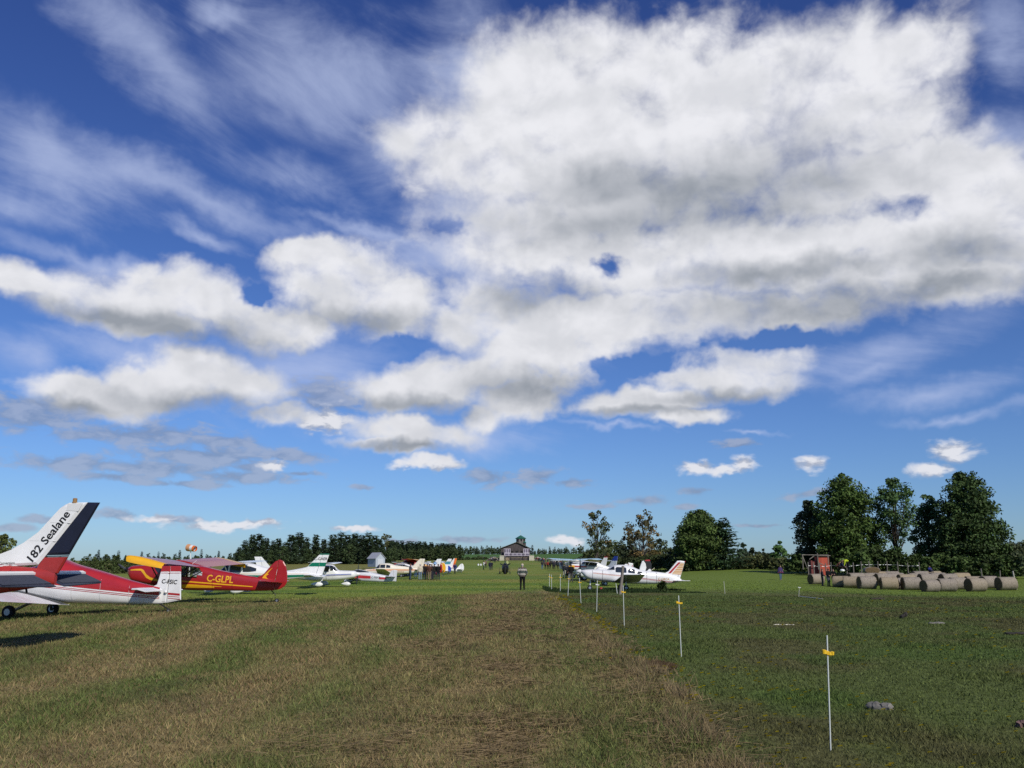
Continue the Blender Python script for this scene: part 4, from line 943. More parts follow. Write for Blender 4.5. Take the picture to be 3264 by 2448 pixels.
mb = MB(); mb.plate([(p.X(4.7), 1.22), (p.X(4.85), 1.36), (p.X(4.95), 1.36), (p.X(5.0), 1.2)], .03); mb.build('air_scoop', WHITE, p.root)
mb = MB()
mb.lathe((p.X(1.4), .35, .12), (0, 1, 0), [(0, .02), (.02, .12), (.1, .13), (.16, .10), (.18, .02)], 12)
tag(mb.build('fuel_can', RED), 'red fuel can standing under the white low-wing aeroplane', 'can'); fo = bpy.data.objects['fuel_can']; fo.matrix_world = p.root.matrix_basis.copy(); fo.location.z = H(fo.location.x, fo.location.y)
# 2: bush plane with a yellow nose and big tyres
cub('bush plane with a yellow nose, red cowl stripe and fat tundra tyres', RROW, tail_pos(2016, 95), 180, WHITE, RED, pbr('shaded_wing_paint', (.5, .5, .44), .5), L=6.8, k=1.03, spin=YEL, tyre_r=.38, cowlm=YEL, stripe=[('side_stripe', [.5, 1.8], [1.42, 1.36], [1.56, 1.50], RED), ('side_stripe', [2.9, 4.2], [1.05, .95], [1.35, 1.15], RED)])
high_wing('white high-wing aeroplane with a blue-topped fin and C-GZQU lettering', RROW, tail_pos(1962, 104), 130, WHITE, WHITE, L=8.0, k=1.12, pants=False, fin_top=(2.1, BLUE), text=[('C-GZQU', 5.3, 1.02, .30, 1, False)], stripe=[('side_stripe', [1, 5], [.95, .98], [1.0, 1.03], BLUE)])
high_wing('white high-wing aeroplane with a red-tipped swept fin, right row', RROW, tail_pos(1930, 120), 150, WHITE, WHITE, L=6.6, k=1.16, pants=False, fin_top=(2.62, RED), spin=CREAM)
cub('taildragger with a pointed pale yellow fin behind the bush plane', RROW, tail_pos(1898, 130), 128, CREAM, CREAM, SKYB, k=1.22)
cub('blue and grey high-wing aeroplane at the far end of the right row', RROW, tail_pos(1890, 150), 130, BLUE, SKYB, pbr('pale_grey_paint', (.5, .53, .55), .4), k=1.16, cowlm=ORANGE)
p, f_, r_ = low_wing('small white low-wing with a red bird emblem on its rudder', RROW, tail_pos(2019, 86), 180,
    [(0, .95, .7, .12), (.3, 1.05, .5, .35), (1.5, 1.1, .4, .42), (2.1, 1.45, .38, .42), (2.9, 1.3, .36, .4), (4.2, .95, .4, .22), (5.0, .8, .5, .05)], WHITE, 1.5,
    [(4.2, 1.0), (4.35, 1.45), (4.6, 1.72), (4.85, 1.74), (4.9, .7)], [(4.93, 1.86), (5.38, 1.78), (5.42, .8), (5.0, .68)], (4.3, 5.3, 1.1, .8), (1.2, 2.5, 1.3, 2.4, .4, 3.2, .5), tip_s=5.42, wheels=((1.5, .9, .2),), nose=(0, .82, .85, .25, .14))
mb = MB(); mb.add([(p.X(a), .04, b) for a, b in ((5.36, 1.66), (5.02, 1.28), (5.14, 1.3), (5.06, 1.12), (5.36, 1.25), (5.32, 1.4))], [(0, 1, 2, 3, 4, 5)]); mb.build('emblem', RED, r_)
p, f_, r_ = low_wing('white low-wing with a black curved rudder behind the nearest right one', RROW, tail_pos(2077, 76), 180,
    [(0, 1.0, .72, .12), (.3, 1.1, .5, .36), (1.5, 1.14, .4, .42), (2.1, 1.45, .38, .42), (2.9, 1.3, .36, .4), (4.2, 1.0, .42, .22), (5.0, .9, .55, .05)], WHITE, 1.5,
    [(4.45, .85), (4.62, 1.5), (4.80, 1.95), (4.92, 2.0), (5.1, 1.75), (5.16, 1.4), (5.05, 1.1), (4.8, .8)], [(4.96, 2.02), (5.45, 2.05), (5.62, 1.7), (5.6, 1.2), (5.35, .85), (5.0, .78), (5.1, 1.1), (5.21, 1.4), (5.14, 1.76)], (4.4, 5.4, 1.1, .85), (1.2, 2.5, 1.3, 2.4, .4, 3.2, .5), tip_s=5.62, wheels=((1.5, .9, .2),), nose=(0, .85, .85, .25, .14), tailm=BLACKP)
p.plate('rudder_tip', [(5.05, 2.06), (5.46, 2.09), (5.52, 1.96), (5.05, 1.96)], .076, RED, r_)

# ------------------------------------------------------------------ trees
BARK = pbr('bark', (.075, .058, .042), .9, var=.35, scale=6, spec=.1)
GBARK = pbr('pale_bark', (.17, .15, .125), .9, var=.3, scale=6, spec=.1)
def leaf_quads(rg, ctr, rad, cnt, size, base, var=.35, flat=.75):
    """clumps of leaf-sized faces: ctr (k,3), rad (k,), returns verts, colours"""
    k = len(ctr); tot = k * cnt
    d_ = rg.normal(0, 1, (tot, 3)); d_ /= np.linalg.norm(d_, axis=1)[:, None]
    r_ = rg.uniform(0, 1, tot) ** .45; c = np.repeat(ctr, cnt, 0); rr = np.repeat(rad, cnt)
    pos = c + d_ * (r_ * rr)[:, None] * np.array((1, 1, flat))
    nrm_ = d_ * .6 + rg.normal(0, .6, (tot, 3)) + np.array((0, 0, .55)); nrm_ /= np.linalg.norm(nrm_, axis=1)[:, None]
    t1 = np.cross(nrm_, rg.normal(0, 1, (tot, 3))); t1 /= np.linalg.norm(t1, axis=1)[:, None] + 1e-9; t2 = np.cross(nrm_, t1)
    s = size * rg.uniform(.55, 1.25, tot)[:, None]
    V = np.stack([pos + t1 * s, pos + t2 * s * .6, pos - t1 * s, pos - t2 * s * .6], 1)
    tone = np.repeat(rg.uniform(1 - var, 1 + var, (k, 1)), cnt, 0) * rg.uniform(.75, 1.3, (tot, 1))
    col_ = np.asarray(base) if np.ndim(base) == 2 else np.tile(np.asarray(base), (k, 1))
    return V.reshape(-1, 3), np.repeat(np.repeat(col_, cnt, 0) * tone, 4, 0)
def crown(parent, V, C_):
    return fast_mesh('crown', V, np.arange(len(V)).reshape(-1, 4), 4, C_, M_LEAF, parent=parent)
def env_at(env, t):
    return np.interp(t, [e[0] for e in env], [e[1] for e in env])
def broadleaf(name, label, loc, h, env, seed, leaf=(.040, .062, .014), clumps=150, cnt=60, size=.24, crad=.95, group=None, bark=None, lean=0.0, tr=.30, alt=None, altf=0.0, fork=False, limbs=46, low=.16, rz=0.0, holes=.0):
    """env: (height fraction, radius) outline of the crown"""
    rg = np.random.default_rng(seed); root = thing(name, label, 'tree', loc, rz, group)
    t = rg.uniform(0, 1, clumps * 3) ; t0, t1 = env[0][0], env[-1][0]; t = t0 + (t1 - t0) * t
    w_ = env_at(env, t); keep = rg.uniform(0, 1, len(t)) < (w_ / max(e[1] for e in env)) ** 1.3 * 1.0 + .06
    t, w_ = t[keep][:clumps], w_[keep][:clumps]; n = len(t)
    a = rg.uniform(0, 2 * np.pi, n); rf = np.sqrt(rg.uniform(.12, 1.0, n)) * (1 + rg.normal(0, .09, n))
    rad = crad * rg.uniform(.6, 1.25, n) * np.clip(w_ / 2.0, .45, 1.1)
    r_ = np.maximum(w_ * rf - rad * .35, 0.0)
    ctr = np.stack([r_ * np.cos(a) + lean * t * h, r_ * np.sin(a), t * h], 1)
    base = np.tile(np.asarray(leaf), (n, 1))
    if alt is not None:
        k_ = rg.uniform(0, 1, n) < altf; base[k_] = alt
    V, C_ = leaf_quads(rg, ctr, rad, cnt, size, base * 2.0)
    crown(root, V, C_)
    mb = MB(); top = h * (t0 + (t1 - t0) * .8)
    tp = [(0, 0, -.2), (0.02 * h * .3, 0, h * .12), (lean * h * .3, .1, h * .32), (lean * h * .55 + .1, 0, h * .55), (lean * .8 * h, 0, top)]
    mb.tube(tp, [tr * 1.35, tr, tr * .8, tr * .5, .04], 9)
    tp = np.array(tp)
    for i in rg.choice(n, min(limbs, n), replace=False):
        c = ctr[i]; zs = max(h * low, c[2] - (.18 + .25 * rg.uniform()) * h - .35 * r_[i]); zs = min(zs, c[2] - .2)
        b0 = np.array([np.interp(zs, tp[:, 2], tp[:, 0]), np.interp(zs, tp[:, 2], tp[:, 1]), zs])
        mid = b0 + (c - b0) * .5 + np.array((0, 0, -.06 * np.linalg.norm(c - b0))) + rg.normal(0, .12, 3)
        k = tr * rg.uniform(.16, .36); mb.tube([b0, mid, c], [k, k * .6, .015], 5)
    sharp(mb.build('trunk', bark or BARK, root), 60); return root
def conifer_mesh(seed, h, r, base, dens=1.0, size=.5, drop=.35, gap=.38, bare=.08, openn=0.0):
    rg = np.random.default_rng(seed); Vs, Cs = [], []; mb = MB(); mb.tube([(0, 0, -.2), (0, 0, h * .5), (0, 0, h)], [h * .016 + .05, h * .011, .02], 7)
    z = h * bare + .2
    while z < h * .985:
        f = 1 - z / h; nb = max(4, int(round((9 * f + 3) * dens))); ph = rg.uniform(0, 6.28)
        for k in range(nb):
            a = ph + 2 * math.pi * k / nb + rg.normal(0, .18); L = r * (f ** .8) * rg.uniform(.68, 1.12) * (1 + openn * math.sin(3 * z + k)) + .12
            m_ = max(2, int(L / (size * .42))); u = (np.arange(m_) + .6) / m_
            px_ = np.stack([np.cos(a) * L * u, np.sin(a) * L * u, z + L * (.16 * u - drop * u * u)], 1)
            mb.tube([(0, 0, z), tuple(px_[-1])], [.03, .008], 4, cap=False)
            for rep in range(2):
                n = m_; s = size * (1.15 - .55 * u)[:, None] * rg.uniform(.7, 1.25, (n, 1)); side = np.array((-math.sin(a), math.cos(a), 0)) * (1 if rep else -1)
                fw = np.array((math.cos(a), math.sin(a), -.15)); q = px_ + rg.normal(0, .05, (n, 3))
                t1 = side * .62 + fw * .55 + rg.normal(0, .18, (n, 3)); t2 = fw * .35 + np.array((0, 0, .22)) + rg.normal(0, .14, (n, 3))
                Vs.append(np.stack([q, q + t1 * s * .6 + t2 * s * .4, q + t1 * s * 1.25, q + t1 * s * .6 - t2 * s * .5], 1).reshape(-1, 3))
                Cs.append(np.repeat(np.asarray(base) * rg.uniform(.6, 1.4, (n, 1)), 4, 0))
        z += gap * rg.uniform(.8, 1.2) * (.5 + .5 * f + .15)
    nf = int(26 * h / 10 * dens); zz = h * (bare + (1 - bare) * rg.uniform(0, .93, nf) ** 1.25); rr = r * (1 - zz / h) ** .85 * np.sqrt(rg.uniform(.05, .62, nf)); aa = rg.uniform(0, 6.28, nf)
    V2, C2 = leaf_quads(rg, np.stack([rr * np.cos(aa), rr * np.sin(aa), zz], 1), np.maximum(.22 * r, .3) * (1.25 - .7 * zz / h), 26, size * .42, np.asarray(base) * .95, flat=.6)
    Vs.append(V2); Cs.append(C2)
    return np.concatenate(Vs), np.concatenate(Cs), mb
def conifer(label, loc, seed, h, r, base=(.020, .036, .016), group=None, name='pine_tree', **kw):
    V, C_, mb = conifer_mesh(seed, h, r, base, **kw); root = thing(name, label, 'tree', loc, 0, group)
    crown(root, V, C_ * 1.55); mb.build('trunk', BARK, root); return root
def bush_mesh(seed, r, h, base, n=26, cnt=26, size=.2):
    rg = np.random.default_rng(seed); a = rg.uniform(0, 6.28, n); q = np.sqrt(rg.uniform(0, 1, n)); t = rg.uniform(.12, 1, n) ** .8
    k = np.sqrt(np.maximum(1 - (t * .9) ** 2, .05)); ctr = np.stack([r * q * k * np.cos(a), r * q * k * np.sin(a), t * h * .9], 1)
    return leaf_quads(rg, ctr, np.full(n, .30 * r) * rg.uniform(.7, 1.3, n), cnt, size, np.asarray(base) * 1.6)
def px_pos(px, Y): return gnd(px, Y)

RG = 'tall trees behind the hay bales'
# four big trees behind the bales, the pair in the middle, the two thin maples
def zt(py, Y): return EYE + at(1632, py, Y).z - EYE
def tree_h(px, ptop, Y):
    g_ = gnd(px, Y); return g_, at(px, ptop, Y).z - g_.z
L_MAP = (.034, .056, .012); L_DRK = (.026, .044, .012)
g_, h_ = tree_h(2710, 1512, 124); broadleaf('maple_tree', 'tall full maple directly behind the red shed, left of the sky gap', g_, h_, [(.10, 2.6), (.25, 4.6), (.42, 4.9), (.58, 3.9), (.75, 3.6), (.9, 2.6), (1.0, .6)], 11, L_MAP, 290, 84, .215, 1.1, RG, tr=.42)
g_, h_ = tree_h(2590, 1590, 128); broadleaf('maple_tree', 'darker shorter tree at the left edge of the group behind the bales', g_, h_, [(.06, 2.0), (.3, 2.9), (.6, 2.5), (.85, 1.5), (1, .4)], 12, (.022, .030, .014), 110, 75, .21, 1.0, RG, tr=.3)
g_, h_ = tree_h(2862, 1530, 122); broadleaf('maple_tree', 'loose upright tree with sky showing through, between the two tallest crowns', g_, h_, [(.22, 1.0), (.35, 1.6), (.5, 2.2), (.66, 3.0), (.82, 3.1), (.93, 2.6), (1, 1.1)], 13, (.034, .060, .018), 92, 60, .20, .86, RG, tr=.26, limbs=60)
g_, h_ = tree_h(2968, 1568, 126); broadleaf('maple_tree', 'slender tree half hidden by the tallest dark tree', g_, h_, [(.12, 2.1), (.35, 2.7), (.6, 2.3), (.85, 1.7), (1, .5)], 14, (.038, .064, .020), 100, 70, .20, .9, RG, tr=.24)
g_, h_ = tree_h(3105, 1500, 120); broadleaf('maple_tree', 'tallest broad dark tree behind the right-hand bales', g_, h_, [(.10, 3.9), (.24, 5.1), (.38, 4.9), (.55, 3.9), (.7, 3.3), (.85, 2.5), (.95, 1.4), (1, .4)], 15, L_DRK, 340, 86, .21, 1.08, RG, tr=.45)
g_, h_ = tree_h(2235, 1628, 152); broadleaf('maple_tree', 'round yellow-green maple left half of the pair beyond the striped fin', g_, h_, [(.05, 3.2), (.22, 4.6), (.45, 4.5), (.65, 3.8), (.82, 2.8), (.95, 1.7), (1, .5)], 16, (.036, .056, .013), 340, 84, .22, 1.08, 'paired trees beyond the white aeroplane', tr=.4)
g_, h_ = tree_h(2312, 1646, 150); conifer('dark pine with level boughs, right half of the pair beyond the striped fin', g_, 17, h_, 4.9, (.022, .044, .018), 'paired trees beyond the white aeroplane', size=.75, gap=.55, dens=1.15, drop=.08, bare=.02, openn=.12)
AUT = (.085, .058, .020)
g_, h_ = tree_h(1903, 1630, 168); broadleaf('thin_maple_tree', 'half-bare maple, left of the two thinning trees beyond the aeroplanes', g_, h_, [(.16, 2.6), (.3, 3.5), (.45, 3.4), (.6, 2.8), (.8, 2.6), (.95, 2.0), (1, .8)], 18, (.032, .040, .014), 56, 34, .26, .8, 'thinning maples beyond the right row', GBARK, 0.02, .26, AUT, .16, limbs=110)
g_, h_ = tree_h(2052, 1622, 172); broadleaf('thin_maple_tree', 'half-bare maple turning brown, right of the two thinning trees', g_, h_, [(.14, 2.6), (.26, 3.2), (.42, 3.6), (.62, 3.9), (.8, 3.3), (.93, 2.2), (1, .9)], 19, (.046, .042, .016), 54, 36, .27, .8, 'thinning maples beyond the right row', GBARK, 0.0, .28, AUT, .45, limbs=120)
# lower wood behind them
WG = 'lower trees of the wood beyond the right row'
rgw = np.random.default_rng(99)
for i, (px, top, Y, r, c) in enumerate([(1925, 1742, 190, 2.8, (.030, .042, .014)), (1965, 1716, 196, 3.4, (.036, .048, .016)), (2005, 1726, 186, 3.0, (.022, .030, .013)), (2030, 1748, 180, 2.6, (.05, .046, .016)),
        (2070, 1738, 178, 2.8, (.062, .048, .014)), (2105, 1716, 190, 3.4, (.034, .044, .015)), (2140, 1750, 176, 2.6, (.028, .040, .012)), (2165, 1738, 160, 1.9, (.020, .030, .012)), (1885, 1752, 200, 2.6, (.028, .036, .012))]):
    g_, h_ = tree_h(px, top, Y); broadleaf('broadleaf_tree', 'rounded low tree in the dim wood behind the thinning maples', g_, h_, [(.03, r * .8), (.3, r), (.6, r * .85), (.85, r * .5), (1, .3)], 30 + i, c, 60, 34, .30, 1.0, WG, tr=.18, limbs=14)
for i, (px, top, Y, r, c, lab) in enumerate([(2372, 1732, 190, 1.7, (.030, .046, .024), 'bluish small tree just right of the level-boughed pine'), (2400, 1748, 185, 1.8, (.026, .036, .018), 'second small tree right of the level-boughed pine'), (2432, 1752, 180, 1.7, (.032, .044, .02), 'third small tree right of the level-boughed pine'),
        (2488, 1728, 150, 1.75, (.042, .082, .022), 'fresh green young tree behind the woman in the poncho')]):
    g_, h_ = tree_h(px, top, Y); broadleaf('young_tree', lab, g_, h_, [(.10, r * .7), (.3, r), (.55, r * .85), (.8, r * .5), (1, .25)], 50 + i, c, 46, 36, .24, .75, 'young trees in the hedge gap', tr=.12, limbs=20)
g_, h_ = tree_h(10, 1704, 150); broadleaf('broadleaf_tree', 'lone tree on the left edge showing above the white wing tip', g_, h_, [(.2, 2.2), (.45, 2.8), (.7, 2.4), (.9, 1.5), (1, .5)], 58, (.05, .062, .018), 70, 40, .26, .85, tr=.25)
g_, h_ = tree_h(1229, 1702, 330); broadleaf('thin_tree', 'thin wispy tree standing above the grey shed roof', g_, h_, [(.5, .8), (.7, 2.0), (.85, 2.2), (1, .9)], 59, (.05, .055, .022), 18, 26, .36, .9, tr=.14, limbs=18)

# copies of trees that stand in rows: every tree an object of its own
def small(name, label, group, proto_root, pts, hs, rseed):
    rg = random.Random(rseed)
    for i, ((px, Y), h) in enumerate(zip(pts, hs)):
        pr_ = proto_root[i % len(proto_root)]; o = pr_['r'] if not pr_['used'] else copy_tree(pr_['r']); pr_['used'] = True
        g_ = gnd(px, Y); o.location = g_; k = h / pr_['h']; o.scale = (k * rg.uniform(.85, 1.2), k * rg.uniform(.85, 1.2), k); o.rotation_euler = (0, 0, rg.uniform(0, 6.28))
        o['label'] = label; o['group'] = group
def protos(kind, n, seed, **kw):
    out = []
    for i in range(n):
        if kind == 'pine': r = conifer('pine', (0, 0, 0), seed + i, 10.0, kw.get('r', 2.0) * (1 + .12 * i), kw.get('base', (.020, .035, .014)), size=kw.get('size', .8), gap=kw.get('gap', .62), dens=kw.get('dens', .8), bare=.06, name=kw.get('name', 'pine_tree'))
        else: r = broadleaf('broadleaf_tree', 'tree', (0, 0, 0), 10.0, [(.05, 2.6), (.3, 3.3), (.6, 2.9), (.85, 1.8), (1, .4)], seed + i, kw.get('base', (.034, .048, .016)), 46, 30, .42, 1.25, tr=.2, limbs=8)
        out.append({'r': r, 'h': 10.0, 'used': False})
    return out
# tall pine clump behind the left row
PP = protos('pine', 4, 200, r=3.1, base=(.024, .040, .018), size=1.15, gap=.5, dens=1.1); BB = protos('leaf', 3, 220, base=(.026, .040, .014))
pts, hs = [], []; rg_ = random.Random(5)
for px, top in [(778, 1722), (800, 1704), (822, 1699), (845, 1712), (868, 1722), (885, 1716), (925, 1702), (950, 1694), (975, 1712), (1003, 1704), (1030, 1716), (1058, 1700), (1085, 1696), (1105, 1704), (1128, 1697), (1150, 1702), (1172, 1698), (1192, 1706), (1208, 1715), (760, 1742), (905, 1728), (1120, 1716), (1218, 1732)]:
    Y = 315 + rg_.uniform(-14, 14); pts.append((px, Y)); hs.append(at(px, top, Y).z - gnd(px, Y).z)
small('pine_tree', 'dark pine in the tall clump behind the left row of aeroplanes', 'pines of the clump behind the left row', PP, pts, hs, 1)
pts, hs = [], []
for px, top in [(770, 1760), (815, 1750), (862, 1752), (898, 1735), (938, 1755), (985, 1748), (1012, 1752), (1045, 1740), (1075, 1752), (1112, 1728), (1140, 1748), (1180, 1745), (1205, 1752), (1232, 1742), (1255, 1745)]:
    Y = 300 + rg_.uniform(-6, 10); pts.append((px, Y)); hs.append(at(px, top, Y).z - gnd(px, Y).z)
small('broadleaf_tree', 'low broad tree at the foot of the pine clump', 'low trees at the foot of the pine clump', BB, pts, hs, 2)
# spruce wood right of it
SP = protos('pine', 3, 240, r=2.1, base=(.022, .038, .018), size=1.2, dens=1.1, gap=.55, name='spruce_tree')
pts, hs = [], []
for i in range(46):
    px = 1234 + i * 5.15 + rg_.uniform(-2, 2); top = 1727 + 8 * (i / 46) + rg_.uniform(-7, 9) + (14 if i > 42 else 0); Y = 425 + rg_.uniform(-12, 12); pts.append((px, Y)); hs.append(at(px, top, Y).z - gnd(px, Y).z)
small('spruce_tree', 'narrow dark spruce in the wood between the pine clump and the barn', 'spruces of the wood left of the barn', SP, pts, hs, 3)
B2 = protos('leaf', 2, 260, base=(.030, .044, .016)); pts, hs = [], []
for i in range(16):
    px = 1242 + i * 15 + rg_.uniform(-5, 5); top = 1748 + rg_.uniform(-12, 10); Y = 408 + rg_.uniform(-4, 4); pts.append((px, Y)); hs.append(at(px, top, Y).z - gnd(px, Y).z)
small('broadleaf_tree', 'leafy tree along the front of the spruce wood', 'leafy trees in front of the spruce wood', B2, pts, hs, 4)
# far tree line behind the barn
FT = protos('leaf', 3, 270, base=(.036, .052, .020)); FP = protos('pine', 2, 280, r=2.4, base=(.026, .042, .022), size=1.1, gap=.9, name='spruce_tree')
pts, hs, pt2, hs2 = [], [], [], []
for i in range(74):
    px = 1462 + i * 6.0 + rg_.uniform(-3, 3); top = 1746 + rg_.uniform(-6, 6) + (4 if px > 1700 else 0); Y = 840 + rg_.uniform(-25, 25)
    (pts if i % 3 else pt2).append((px, Y)); (hs if i % 3 else hs2).append((at(px, top - (0 if i % 3 else 4), Y).z - gnd(px, Y).z))
small('broadleaf_tree', 'small distant tree in the line on the hill behind the barn', 'distant trees on the hill behind the barn', FT, pts, hs, 5)
small('spruce_tree', 'small distant spruce sticking out of the line behind the barn', 'distant spruces on the hill behind the barn', FP, pt2, hs2, 6)
# left horizon: shrub hedge and the trees behind it
HB = protos('leaf', 3, 290, base=(.036, .050, .015)); pts, hs = [], []
for i in range(34):
    px = -60 + i * 21 + rg_.uniform(-7, 7); top = 1776 + rg_.uniform(-4, 8) - (6 if 280 < px < 400 else 0); Y = 172 + rg_.uniform(-5, 5); pts.append((px, Y)); hs.append(at(px, top, Y).z - gnd(px, Y).z)
small('hedge_shrub', 'rounded shrub of the hedge across the left field', 'shrubs of the hedge across the left field', HB, pts, hs, 7)
for p_ in HB: p_['r'].name = 'hedge_shrub'
LT = protos('leaf', 2, 300, base=(.024, .038, .016)); LP = protos('pine', 2, 310, r=1.9, base=(.020, .034, .018), size=.9, name='spruce_tree'); pts, hs, pt2, hs2 = [], [], [], []
for i in range(30):
    px = 300 + i * 16 + rg_.uniform(-6, 6); top = 1768 + rg_.uniform(-6, 6) - max(0, (px - 640) * .06); Y = 330 + rg_.uniform(-15, 15)
    if i % 4 == 1: pt2.append((px, Y)); hs2.append(at(px, top - 14, Y).z - gnd(px, Y).z)
    else: pts.append((px, Y)); hs.append(at(px, top, Y).z - gnd(px, Y).z)
small('broadleaf_tree', 'far tree on the horizon above the crimson aeroplane wing', 'far trees on the left horizon', LT, pts, hs, 8)
small('spruce_tree', 'far pointed spruce on the horizon above the crimson aeroplane wing', 'far spruces on the left horizon', LP, pt2, hs2, 9)
# shrubs under and between the big trees on the right, and the right horizon
def bushes(label, group, lst, base, seed):
    for i, (px, top, Y, w_) in enumerate(lst):
        g_ = gnd(px, Y); hh = max(.6, at(px, top, Y).z - g_.z); b = np.array(base) * random.Random(seed + i).uniform(.7, 1.3)
        V, C_ = bush_mesh(seed + i, w_, hh, b, n=int(20 + 16 * w_), cnt=30, size=.22)
        o = fast_mesh('bush', V, np.arange(len(V)).reshape(-1, 4), 4, C_, M_LEAF); o.location = g_; tag(o, label, 'bush', group)
bushes('dark bush in the thicket under the tall trees', 'bushes under the tall trees', [(2540, 1762, 126, 1.8), (2640, 1768, 130, 1.6), (2745, 1752, 118, 1.9), (2790, 1738, 119, 2.0), (2828, 1748, 117, 1.8), (2870, 1760, 116, 1.8), (2920, 1765, 116, 1.7), (2955, 1772, 114, 1.5), (3000, 1765, 116, 1.9), (3060, 1775, 113, 1.9), (3115, 1778, 112, 1.9), (3165, 1772, 112, 1.9), (3210, 1768, 111, 2.1), (2695, 1772, 120, 1.6), (3040, 1750, 121, 2.2), (3150, 1750, 118, 2.2)], (.036, .058, .014), 400)
bushes('grey-green bush on the right edge beside the tallest dark tree', 'bushes on the right edge', [(3235, 1725, 118, 2.4), (3275, 1716, 122, 2.6), (3262, 1752, 110, 1.9), (3320, 1735, 116, 2.4)], (.040, .052, .022), 430)
bushes('olive bush of the low hedge between the pine and the red shed', 'bushes of the low hedge', [(2350, 1790, 150, 1.5), (2378, 1786, 152, 1.6), (2405, 1782, 150, 1.6), (2430, 1780, 149, 1.6), (2455, 1776, 147, 1.6), (2478, 1782, 145, 1.4), (2505, 1778, 141, 1.5), (2528, 1782, 136, 1.4), (2332, 1795, 155, 1.3), (2420, 1768, 160, 1.9), (2465, 1762, 158, 1.9), (2392, 1772, 165, 2.0)], (.050, .058, .020), 450)
bushes('bush at the foot of the wood behind the right row', 'bushes at the foot of the wood', [(1868, 1782, 172, 1.8), (1900, 1785, 170, 1.8), (1935, 1778, 174, 2.0), (1975, 1780, 170, 2.0), (2012, 1776, 168, 2.0), (2045, 1772, 166, 1.9), (2085, 1768, 165, 2.1), (2120, 1765, 163, 2.0), (2150, 1775, 158, 1.8), (2185, 1775, 156, 1.9), (2168, 1790, 150, 1.4)], (.030, .042, .013), 470)
bushes('scrubby bush below the far field left of the barn', 'scrub along the far field', [(1478, 1781, 420, 1.8), (1492, 1776, 425, 1.6), (1512, 1777, 430, 1.8), (1528, 1773, 430, 2.0), (1545, 1776, 440, 1.6), (1850, 1780, 330, 2.4), (1838, 1784, 325, 2.0)], (.034, .050, .018), 490)
bushes('tall clump of meadow herbs standing beside the white aeroplane tail', None, [(2110, 1866, 58.5, .22)], (.035, .055, .015), 499)
bushes('bush of the overgrown field edge carrying on beyond the right-hand bales', 'bushes carrying on beyond the bales', [(3360, 1722, 120, 2.6), (3420, 1732, 118, 2.4), (3480, 1718, 124, 2.8), (3545, 1735, 119, 2.4), (3610, 1725, 123, 2.7), (3680, 1735, 120, 2.4), (3750, 1722, 124, 2.7), (3830, 1730, 122, 2.6)], (.036, .050, .018), 520)

# ------------------------------------------------------------------ barn with the tower, shed, piers
def shade_wood(name, c, sc_=3.0, axis=(1, 1, .12)):
    m_ = bpy.data.materials.new(name); m_.use_nodes = True; g = NT(m_.node_tree); b = g.n['Principled BSDF']
    t_ = g.add('ShaderNodeTexCoord'); v = g.vm('MULTIPLY', t_.outputs['Object'], axis); n_ = g.noise(v, sc_, 6, .65)
    g.put(b.inputs['Base Color'], g.mix(g.sstep(n_, .3, .7), tuple(x * .6 for x in c), tuple(min(1, x * 1.35) for x in c))); b.inputs['Roughness'].default_value = .9; b.inputs['Specular IOR Level'].default_value = .15
    return m_
OLDWOOD = shade_wood('weathered_boards', (.085, .073, .072)); ROOFG = pbr('green_roof', (.018, .11, .07), .55, var=.15); ROOFW = shade_wood('shingle_roof', (.12, .12, .085)); LILAC = pbr('pale_trim', (.66, .60, .68), .6, var=.1)
LILACD = pbr('lattice_panel', (.15, .13, .18), .7); CONC = pbr('pale_concrete', (.50, .47, .36), .85, var=.2, scale=1.5, bump=.2); STONEW = shade_wood('stone_base', (.26, .20, .14), 1.5, (1, 1, 1)); DARKIN = pbr('dark_opening', (.012, .012, .013), .9)
BY = 400.0; mpp = BY / FPX / 6.144
bx = at(1500 + 905 / 6.144, 1787, BY).x; bz = at(1646, 1787, BY).z
barn = thing('barn', 'weathered grey gabled barn with a green-roofed tower at the end of the runway', 'barn', (bx, BY, bz))
def Z_(v): return (662 - v) * mpp
def X_(u): return (u - 905) * mpp
eL, eR, ap = Z_(432), Z_(432), Z_(318); xl, xr_ = X_(600), X_(1158); D_ = 14.0
mb = MB(); V = [(xl, 0, Z_(590)), (xr_, 0, Z_(590)), (xr_, 0, eR), (0, 0, ap), (xl, 0, eL)]
mb.add(V + [(x, D_, z) for x, _, z in V], [(0, 1, 2, 3, 4), (9, 8, 7, 6, 5), (0, 5, 6, 1), (1, 6, 7, 2), (4, 9, 5, 0), (2, 7, 8, 3), (3, 8, 9, 4)]); wall_ = mb.build('wall', OLDWOOD, barn)
mb = MB()
for sg, xe, ze in ((-1, xl, eL), (1, xr_, eR)):
    dx, dz = xe * 1.07, ze - (ap - ze) * .07; V = [(0, -.7, ap + .06), (dx, -.7, dz + .06), (dx, D_ + .4, dz + .06), (0, D_ + .4, ap + .06)]
    mb.add(V + [(x, y, z + .22) for x, y, z in V], [(0, 1, 2, 3), (7, 6, 5, 4), (0, 4, 5, 1), (1, 5, 6, 2), (2, 6, 7, 3), (3, 7, 4, 0)])
mb.build('roof', ROOFW, barn)
